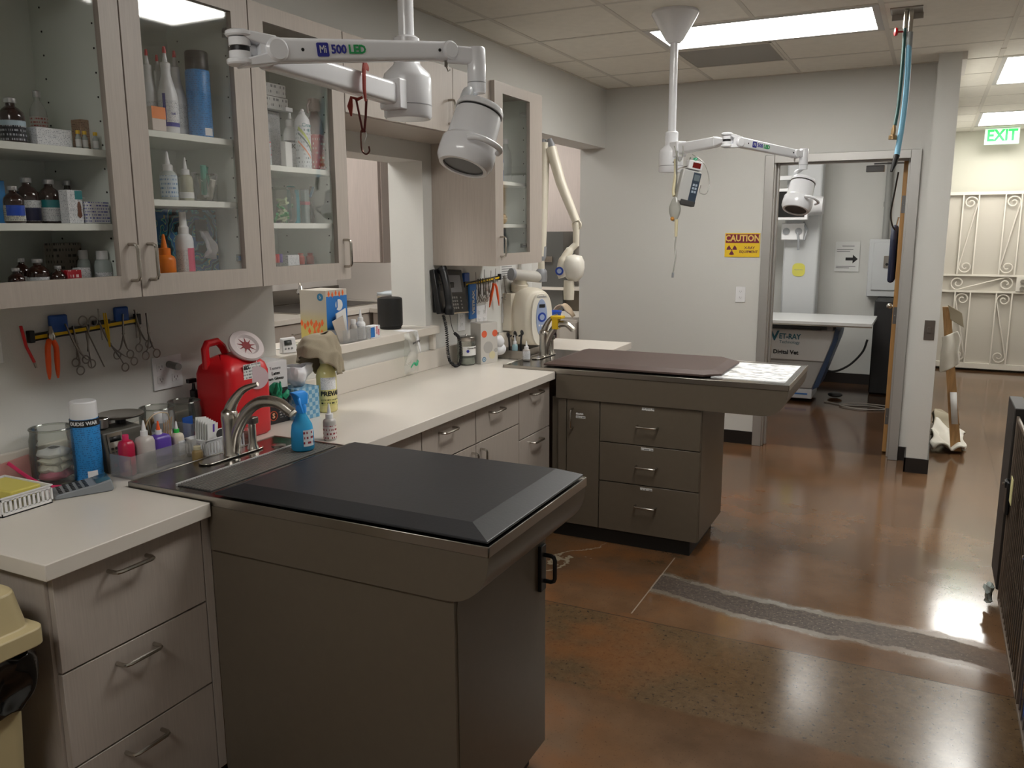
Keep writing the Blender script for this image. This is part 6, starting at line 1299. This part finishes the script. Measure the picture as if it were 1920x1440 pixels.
MB().box(.5, 9.0, 2.12, 1.05, 9.1, 2.16).build('support_arm', WPL)
T('paper_notice', 'white notice with a thick black arrow on the x-ray room wall', 'notice', (1.57, 9.49, 1.2))
MB().box(1.455, 9.488, 1.19, 1.695, 9.492, 1.50).build('sheet', PAPER)
MB().prism([(1.56, 1.335), (1.63, 1.335), (1.63, 1.365), (1.68, 1.32), (1.63, 1.275), (1.63, 1.305), (1.56, 1.305)], 9.485, 9.4875, 'y').build('arrow', BPL)
for z, a, b in ((1.45, 1.52, 1.64), (1.415, 1.47, 1.63), (1.395, 1.47, 1.60), (1.24, 1.47, 1.66), (1.225, 1.47, 1.60)): MB().box(a, 9.486, z, b, 9.4875, z+.006).build('text_line', mat('grey_ink', '#6b6b6e'))
T('breaker_box', 'white metal electrical panel box with a latch on the x-ray room wall', 'panel', (1.93, 9.45, .95))
MB().box(1.79, 9.36, .945, 2.16, 9.49, 1.525).build('box_body', mat('panel_white', '#c6c8ca', .4), bev=.008); MB().box(1.83, 9.345, 1.01, 2.12, 9.36, 1.49).build('door', mat('panel_white', '#c6c8ca'), bev=.01)
MB().box(1.935, 9.335, 1.24, 2.0, 9.3445, 1.36).build('latch', STEEL); MB().cyl((1.967, 9.333, 1.275), (1.967, 9.337, 1.275), .014, n=14).build('lock', BPL)
T('conduit', 'grey conduit pipe running up the wall above the electrical panel', 'pipe', (1.93, 9.46, 1.53)); MB().cyl((1.925, 9.46, 1.527), (1.925, 9.46, HC-.03), .03, n=14).build('pipe', mat('conduit_grey', '#9a9a97', .4)); MB().cyl((1.925, 9.46, 1.85), (1.925, 9.46, 1.90), .036, n=14).build('coupling', mat('conduit_grey', '#9a9a97'))
single('power_cord', 'black cord hanging down inside the x-ray room doorway', 'cord', MB().tube(spline([(2.10, 6.9, 2.04), (2.085, 6.9, 1.9), (2.07, 6.9, 1.75), (2.085, 6.9, 1.66), (2.11, 6.9, 1.62)]), .006, 8), BPL, (2.09, 6.9, 1.8))
T('equipment_tower', 'tall black equipment cabinet half hidden behind the open door', 'cabinet', (2.05, 8.9, 0)); MB().box(1.90, 8.95, .01, 2.28, 9.48, .94).build('body', mat('tower_black', '#121112', .5), bev=.01); MB().box(1.93, 8.94, .12, 2.25, 8.949, .85).build('front_grille', mat('grille_black', '#1d1b1c', .6))
T('lead_apron', 'dark blue lead apron hanging from a hook on the open door', 'apron', (2.10, 7.25, 1.2))
MB().prism([(7.10, 1.22), (7.42, 1.22), (7.42, 1.55), (7.33, 1.66), (7.19, 1.66), (7.10, 1.55)], 2.07, 2.118, 'x').build('apron_body', mat('apron_navy', '#15203f', .6), bev=.02); MB().tube([(2.10, 7.25, 1.65), (2.112, 7.25, 1.72), (2.128, 7.25, 1.71)], .006).build('hook', NICK)
single('power_cord', 'black cord curving from the x-ray table to the black cabinet', 'cord', MB().tube(spline([(1.42, 8.80, .30), (1.55, 8.85, .22), (1.70, 8.9, .28), (1.82, 8.92, .42), (1.86, 8.93, .55)]), .011, 8), BPL, (1.6, 8.8, .3))
single('power_cord', 'loose grey cables coiled on the x-ray room floor', 'cord', MB().tube(spline([(1.55, 8.35, .008), (1.75, 8.25, .008), (1.95, 8.3, .008), (2.10, 8.2, .008), (1.9, 8.1, .010), (1.7, 8.22, .012), (1.85, 8.36, .012), (2.12, 8.35, .010)]), .006, 6), mat('cord_grey', '#8f8a84', .5), (1.8, 8.3, 0))
single('power_cord', 'black power supply puck and cable on the x-ray room floor', 'cord', MB().ball((1.62, 8.62, .03), .07, 10, .35), BPL, (1.62, 8.62, 0))
# ------------------------------------------------------------------ column switch, hall things
outlet('brushed metal light switch plate on the front of the wall column', 2.388, 6.12, .975, .062, .13, 1, 'y', 'switch', mat('switch_bronze', '#6f6761', .35, metal=.6))
T('exit_sign', 'green lettered exit sign hanging below the hallway ceiling', 'sign', (2.95, 10.85, 2.54))
MB().box(2.79, 10.845, 2.535, 3.12, 10.852, 2.71).build('acrylic_panel', mat('exit_panel', '#dfeee2', .3, emit=.5)); text('EXIT', .165, (2.955, 10.842, 2.622), (1, 0, 0), (0, 0, 1), mat('exit_green', '#10c050', .4, emit=1.2), bold=.005, sxs=.86)
MB().box(2.79, 10.84, 2.70, 3.12, 10.86, 2.7105).build('mount_bar', mat('mount', '#c9c9c9', .4)); MB().box(2.79, 10.843, 2.53, 3.12, 10.855, 2.5345).build('lower_lip', mat('exit_lip', '#a9e0b8', .3))
# security gate door
GP = mat('gate_paint', '#dfd9ce', .45)
T('security_gate', 'cream steel security door with scroll ironwork at the end of the hall', 'gate', (2.45, 11.0, 0))
MB().box(2.45, 11.0, .03, 3.54, 11.03, 2.03).build('door_sheet', mat('gate_sheet', '#bfb9ae', .55))
fb = MB(); Y0, Y1 = 10.955, 10.985
bars = []
MB().box(2.45, Y0, 2.0, 3.54, Y1+.014, 2.035).build('top_rail', GP); MB().box(2.45, Y0, .03, 3.54, Y1+.014, .09).build('bottom_rail', GP)
for z in (1.10, .915): MB().box(2.45, Y0, z-.010, 3.54, Y1+.014, z+.010).build('cross_rail', GP)
for x in (2.645, 2.80, 3.06, 3.215): MB().box(x-.007, Y0, 1.11, x+.007, Y1, 2.0).build('upper_bar', GP)
for x in (2.645, 2.80, 3.06, 3.215): MB().box(x-.007, Y0, .09, x+.007, Y1, .905).build('lower_bar', GP)
for x in (2.46, 3.53): MB().box(x-.012, Y0, .03, x+.012, Y1+.014, 2.03).build('side_rail', GP)
def scroll(p0, p1, r, s0, s1):
    """S-scroll between two spiral eyes, in the XZ plane"""
    def sp(c, r, a0, sgn, n=24):
        return [Vector((c[0]+r*(1-.80*(i/n)**1.1)*cos(a0+sgn*i/n*2*pi*1.4), 10.97, c[1]+r*(1-.80*(i/n)**1.1)*sin(a0+sgn*i/n*2*pi*1.4))) for i in range(n+1)]
    A = sp(p0, r, s0[0], s0[1])[::-1]; Bq = sp(p1, r, s1[0], s1[1]); return A + Bq
for x in (2.722, 3.137):
    MB().tube(scroll((x, 1.915), (x, 1.195), .070, (0, 1), (pi, 1)), .0075, 6).build('scroll', GP)
    MB().tube(scroll((x, .825), (x, .175), .070, (pi, -1), (0, -1)), .0075, 6).build('scroll', GP)
MB().tube(scroll((2.66, 1.008), (3.14, 1.008), .076, (-pi/2, -1), (pi/2, -1)), .0075, 6).build('scroll', GP)
MB().box(3.24, Y0-.01, .93, 3.34, Y1, 1.09).build('lock_box', GP); MB().cyl((3.30, Y0-.01, 1.04), (3.30, Y0-.05, 1.04), .024, n=16).cyl((3.30, Y0-.01, .96), (3.30, Y0-.05, .96), .024, n=16).build('lock_cylinders', NICK)
# leaning board with towels
T('wooden_board', 'worn wooden board leaning against the column end in the hallway', 'board', (2.6, 6.85, 0))
MB().add([(2.60, 6.80, .012), (2.67, 6.82, .012), (2.67, 6.85, .012), (2.60, 6.83, .012), (2.462, 6.72, 1.08), (2.515, 6.74, 1.08), (2.515, 6.77, 1.08), (2.462, 6.75, 1.08)], F6).build('plank', mat('board_wood', '#ab8558', .6, var=.25, vscale=14, vstretch=(5, 5, .6)))
MB().add([(2.590, 6.782, .22), (2.632, 6.796, .22), (2.604, 6.776, .46), (2.560, 6.762, .46)], [(0, 1, 2, 3)]).build('paper_label', PAPER, thick=.001)
def towel(label, fn, m, loc, nu=16, nv=20, amp=.02): return single('towel', label, 'towel', MB().grid(crumple(fn, amp, 9, 4), nu, nv), m, loc, thick=.012, smooth=80)
towel('white towel draped over the middle of the wooden board', lambda u, v: (2.475+.10*u+.02*v, 6.70-.02*sin(u*6), .86-.24*v+.05*u), WCLOTH, (2.5, 6.7, .7))
towel('grey-white cloth hooked over the top of the wooden board', lambda u, v: (2.50+.09*v+.02*u, 6.72, 1.10-.06*v-.10*u), CLOTH, (2.5, 6.72, 1.0), amp=.012)
towel('crumpled cream towel heaped on the floor around the wooden board', lambda u, v: (2.47+.23*u, 6.74+.55*v, .02+.05*abs(sin(u*5+v*4))+.10*v*(1-u)), WCLOTH, (2.58, 7.0, 0), 20, 28, .03)
towel('dirty beige towel lying behind the board along the hall wall', lambda u, v: (2.47+.20*u, 7.25+.5*v, .03+.16*abs(sin(v*4))*(1-u*.6)), mat('dirty_cloth', '#a39a86', .9, bump=.5, bscale=200), (2.55, 7.5, 0), 20, 20, .03)
# ------------------------------------------------------------------ kennel cages at the right
CG = mat('cage_steel', '#75685c', .4, metal=.4); CD = mat('cage_dark', '#100d0b', .7)
def cage_door(px, y0, y1, z0, z1, root):
    d = MB().box(px-.006, y0, z0, px+.006, y0+.018, z1).box(px-.006, y1-.018, z0, px+.006, y1, z1).box(px-.006, y0+.018, z0, px+.006, y1-.018, z0+.012).box(px-.006, y0+.018, z1-.018, px+.006, y1-.018, z1).build('door_frame', CG, root, bev=.003)
    n = int((y1-y0)/.058); b0 = MB().cyl((px, 0, z0+.015), (px, 0, z1-.015), .0028, n=6).build('bar', CG, d)
    for i in range(1, n):
        b = b0 if i == 1 else b0.copy()
        if i > 1: COL.objects.link(b)
        b.location.y = y0+(y1-y0)*i/n
    for z in (z0+(z1-z0)*.33, z0+(z1-z0)*.66): MB().cyl((px+.004, y0+.01, z), (px+.004, y1-.01, z), .003, n=6).build('cross_bar', CG, d)
    return d
T('kennel_cage', 'dark steel lower kennel cage with barred door near the floor scar', 'cage', (3.0, 3.3, 0), world=True)
root = CUR; OFF = Vector((3.0, 3.3, 0))
MB().box(2.775, 2.2, .04, 2.79, 4.1, .90).box(2.79, 2.2, .04, 3.45, 4.1, .055).box(2.79, 2.2, .885, 3.45, 4.1, .90).box(2.79, 2.2, .055, 3.45, 2.215, .885).box(2.79, 4.085, .055, 3.45, 4.1, .885).build('shell', CD)
OFF = Vector((0, 0, 0)); root.location = (0, 0, 0); 
def shift(o): pass
for c_ in root.children: c_.location = (3.0, 3.3, 0)
cage_door(2.735, 2.30, 3.05, .06, .87, root); cage_door(2.735, 3.08, 3.95, .06, .87, root)
for y in (3.95, 3.06):
    MB().box(2.715, y-.07, .46, 2.73, y+.01, .60).box(2.708, y-.05, .57, 2.74, y-.01, .60).build('latch', BPL, root, bev=.004); MB().cyl((2.70, y-.03, .585), (2.712, y-.03, .585), .008, n=10).build('latch_bolt', CHROME, root)
MB().box(2.72, 3.955, .10, 2.774, 4.25, .90).build('end_panel', mat('cage_panel', '#211b17', .6), root, bev=.004)
free()
T('kennel_cage', 'upper kennel cage with barred door stacked on the lower one', 'cage', (0, 0, 0))
root = CUR
MB().box(2.83, 2.2, .93, 2.845, 4.1, 1.75).box(2.845, 2.2, .905, 3.45, 4.1, .93).box(2.83, 2.2, 1.75, 3.45, 4.1, 1.765).build('shell', CD)
cage_door(2.80, 2.30, 3.05, .94, 1.74, root); cage_door(2.80, 3.08, 4.08, .94, 1.74, root)
MB().box(2.79, 3.98, .91, 2.81, 4.1, 1.35).build('grey_stile', mat('stile_grey', '#35312d', .5, metal=.3), root)
free()
single('sticky_note', 'pale yellow note stuck on the kennel latch', 'note', MB().box(2.702, 3.55, .60, 2.704, 3.62, .70), mat('note_yellow', '#d8d49a', .6), (2.703, 3.6, .6))
single('blue_toy', 'blue bedding edge poking out under the kennel door', 'bedding', MB().box(2.745, 2.40, .058, 2.765, 3.0, .20), mat('bed_blue', '#1c4fa0', .6), (2.75, 2.7, .058))
single('rag', 'crumpled pale rag caught by the kennel foot', 'rag', MB().grid(crumple(lambda u, v: (2.695+.014*sin(v*pi)*cos(u*2*pi), 3.98+.03*sin(v*pi)*sin(u*2*pi), .02+.05*(1-cos(v*pi))), .022, 38, 6), 14, 10), mat('rag_grey', '#9aa39f', .8), (2.72, 3.98, .06))
# ------------------------------------------------------------------ bin at the left
T('trash_bin', 'beige lidded waste bin with black liner beside the near drawers', 'bin', (.42, .88, 0))
def rct(x0, y0, x1, y1, r, z): return [(p[0], p[1], z) for p in rrect(x0, y0, x1, y1, r, 4)]
MB().loft([rct(.27, .73, .59, 1.03, .03, 0), rct(.235, .70, .622, 1.05, .035, .60), rct(.235, .70, .622, 1.05, .035, .66)]).build('bin_body', BEIGE, smooth=50)
MB().grid(crumple(lambda u, v: (lambda p: (p[0], p[1], .735-.13*v))((lambda t: ((.222+.418*t[0]), (.685+.385*t[1])))(((.5+.5*max(-1, min(1, 1.35*cos(u*2*pi)))), (.5+.5*max(-1, min(1, 1.35*sin(u*2*pi))))))), .034, 16, 8), 110, 16).build('bin_liner', mat('liner_black', '#0c0c0d', .18, coat=.6), thick=.001, smooth=70)
MB().loft([rct(.205, .67, .672, 1.082, .03, .745), rct(.205, .67, .672, 1.082, .03, .785), rct(.228, .69, .652, 1.062, .03, .79), rct(.238, .70, .640, 1.052, .04, .872), rct(.262, .725, .612, 1.025, .05, .889)]).build('lid', BEIGE, smooth=30, bev=.003)
MB().lathe([(.001, 0), (.095, 0), (.10, .003), (.095, .006)], (.44, .88, .886), 28).build('lid_opening', mat('bin_hole', '#5f5238', .6)); MB().ring((.44, .88, .892), .10, .006).build('opening_rim', BEIGE)
free()
# ------------------------------------------------------------------ back room seen through the openings
T('sink_counter', 'white-topped counter with stainless sink and drawers in the back room', 'counter', (-2.9, 5.5, 0))
MB().box(-3.37, 3.9, .87, -2.40, 7.29, .91).build('top_slab', TOP); MB().box(-3.37, 3.9, .0, -2.43, 7.29, .8695).build('body', LAM)
for i in range(5):
    y0 = 4.0+i*.6; d_ = MB().box(-2.429, y0, .64, -2.412, y0+.59, .86).build('drawer', LAM); pull((-2.412, y0+.24, .78), (-2.412, y0+.36, .78), (1, 0, 0), parent=d_)
    MB().box(-2.429, y0, .11, -2.412, y0+.59, .63).build('door', LAM)
MB().box(-3.3, 5.75, .9105, -2.62, 7.1, .918).build('sink_rim', STEEL); MB().box(-3.26, 5.8, .9185, -2.66, 7.05, .92).build('basin', mat('sink_dark', '#2b2725', .3, metal=.8)); MB().box(-3.36, 5.6, .9105, -3.34, 7.28, 1.06).build('steel_backsplash', STEELT)
MB().tube(spline([(-3.15, 6.40, 1.62), (-3.15, 6.41, 1.4), (-3.15, 6.42, 1.2), (-3.13, 6.42, 1.10)]), .014, 10).build('spray_hose', NICK); MB().lathe([(.02, 0), (.045, .02), (.03, .06), (.018, .09)], (-3.13, 6.42, 1.02), 16).build('spray_head', CHROME)
T('end_counter', 'white counter with drawers along the end wall of the back room', 'counter', (-1.2, 6.9, 0))
MB().box(-2.39, 6.52, .87, -.26, 7.29, .91).build('top_slab', TOP); MB().box(-2.37, 6.55, 0, -.28, 7.29, .8695).build('body', LAM)
for i in range(3):
    x0 = -2.36+i*.69; d_ = MB().box(x0, 6.532, .66, x0+.68, 6.549, .86).build('drawer', LAM); pull((x0+.28, 6.532, .78), (x0+.40, 6.532, .78), (0, -1, 0), parent=d_)
    MB().box(x0, 6.532, .11, x0+.68, 6.549, .65).build('door', LAM)
MB().box(-2.39, 7.27, .912, -.26, 7.29, 1.05).build('backsplash', TOP)
T('towel_stack', 'folded printed towels stacked on the back-room end counter', 'towels', (-2.25, 6.75, .91))
for k, (c_, x0) in enumerate((('#c9cbd6', -2.42), ('#7f8db5', -2.40), ('#d9c9a8', -2.41), ('#dcdcdf', -2.40), ('#cdd6de', -2.39))): MB().grid(crumple(lambda u, v: (-2.36+.42*u, 6.6+.32*v, .942+.028*k+.012*sin(u*4+k)), .012, 8, k), 14, 6).build('towel', mat('towel%d' % k, c_, .9), thick=.024, smooth=80)
T('wall_cabinet', 'mauve-grey wall cabinet in the back room seen through the pass-through', 'cabinet', (-.5, 3.9, 1.455)); MB().box(-1.2, 3.98, 1.455, -.43, 4.4, 2.4).build('body', MAUVE, bev=.002); MB().box(-1.19, 3.9605, 1.46, -.44, 3.979, 2.39).build('door', MAUVE)
struct('wall_pier', MB().box(-1.2, 4.41, 0, -.26, 4.5, .2).box(-.8, 4.42, 2.42, -.3, 4.48, HC), BACKW)
outlet('white double light switch on the back-room end wall', -2.45, 7.3, 1.22, .10, .13, 2, 'y', 'switch')
T('glass_jar', 'clear glass jar with black lid standing on the back-room end counter', 'jar', (-2.1, 7.1, .911)); MB().cyl((-2.1, 7.1, .911), (-2.1, 7.1, 1.10), .06, n=20).build('glass_body', JAR); MB().cyl((-2.1, 7.1, 1.10), (-2.1, 7.1, 1.13), .05, n=20).build('lid', BPL)
# seen through the doorway opening by the x-ray unit
T('storage_shelf', 'white shelf unit with folded cloths beyond the doorway', 'shelf', (-.5, 5.95, 0))
MB().box(-.95, 6.05, .875, -.225, 6.42, .90).build('top_shelf', TOP); MB().box(-.95, 6.05, .70, -.225, 6.42, .725).build('middle_shelf', TOP); MB().box(-.95, 6.38, .0, -.225, 6.41, .874).build('back_panel', LAM); MB().box(-.95, 6.05, 0, -.925, 6.38, .874).box(-.25, 6.05, 0, -.225, 6.38, .874).build('side_panels', TOP)
single('folded_cloth', 'lilac folded cloth on the shelf beyond the doorway', 'cloth', MB().box(-.75, 6.10, .7255, -.27, 6.33, .79), mat('lilac_cloth', '#a58fa3', .9), (-.5, 6.2, .7255), bev=.012)
T('plastic_basin', 'blue plastic basin with a teal ball on the shelf beyond the doorway', 'basin', (-.37, 6.22, .9)); MB().lathe([(.07, 0), (.09, .085), (.095, .09), (.088, .09), (.068, .006), (.001, .005)], (-.36, 6.18, .901), 24, caps=False).build('basin_body', mat('basin_blue', '#2f5fd0', .4))
MB().lathe([(.01, 0), (.035, .02), (.04, .05), (.03, .08), (.001, .09)], (-.42, 6.17, .95), 16).build('teal_ball', mat('ball_teal', '#128a86', .3), smooth=60)
single('tan_cloth', 'pale tan crumpled cloth behind the blue basin', 'cloth', MB().grid(crumple(lambda u, v: (-.42+.2*u, 6.28+.1*v, .94+.10*sin(u*pi)), .02, 14, 3), 12, 8), mat('tan_pale', '#c9b49a', .9), (-.32, 6.33, .9), thick=.01)
carton('small white carton left of the blue basin', -.50, 6.20, .9005, .06, .07, .10, PAPER)
T('steel_cabinet', 'grey stainless cabinet with a white shelf edge beyond the doorway', 'cabinet', (-.9, 7.0, .9)); MB().box(-.98, 7.0, .911, -.60, 7.26, 1.62).build('body', mat('stainless_dull', '#6e6f6d', .35, metal=.6)); MB().box(-.60, 7.05, .911, -.26, 7.26, 1.10).build('low_panel', mat('taupe_laminate', '#7d7365')); MB().box(-.99, 6.97, 1.10, -.26, 7.26, 1.125).build('shelf_edge', TOP); MB().box(-.82, 6.985, 1.35, -.70, 6.998, 1.40).build('paper_holder', NICK)
struct('wall_back_panel', MB().box(-1.6, 7.27, 1.5, -.215, 7.298, HC-.01), MAUVE)
free()
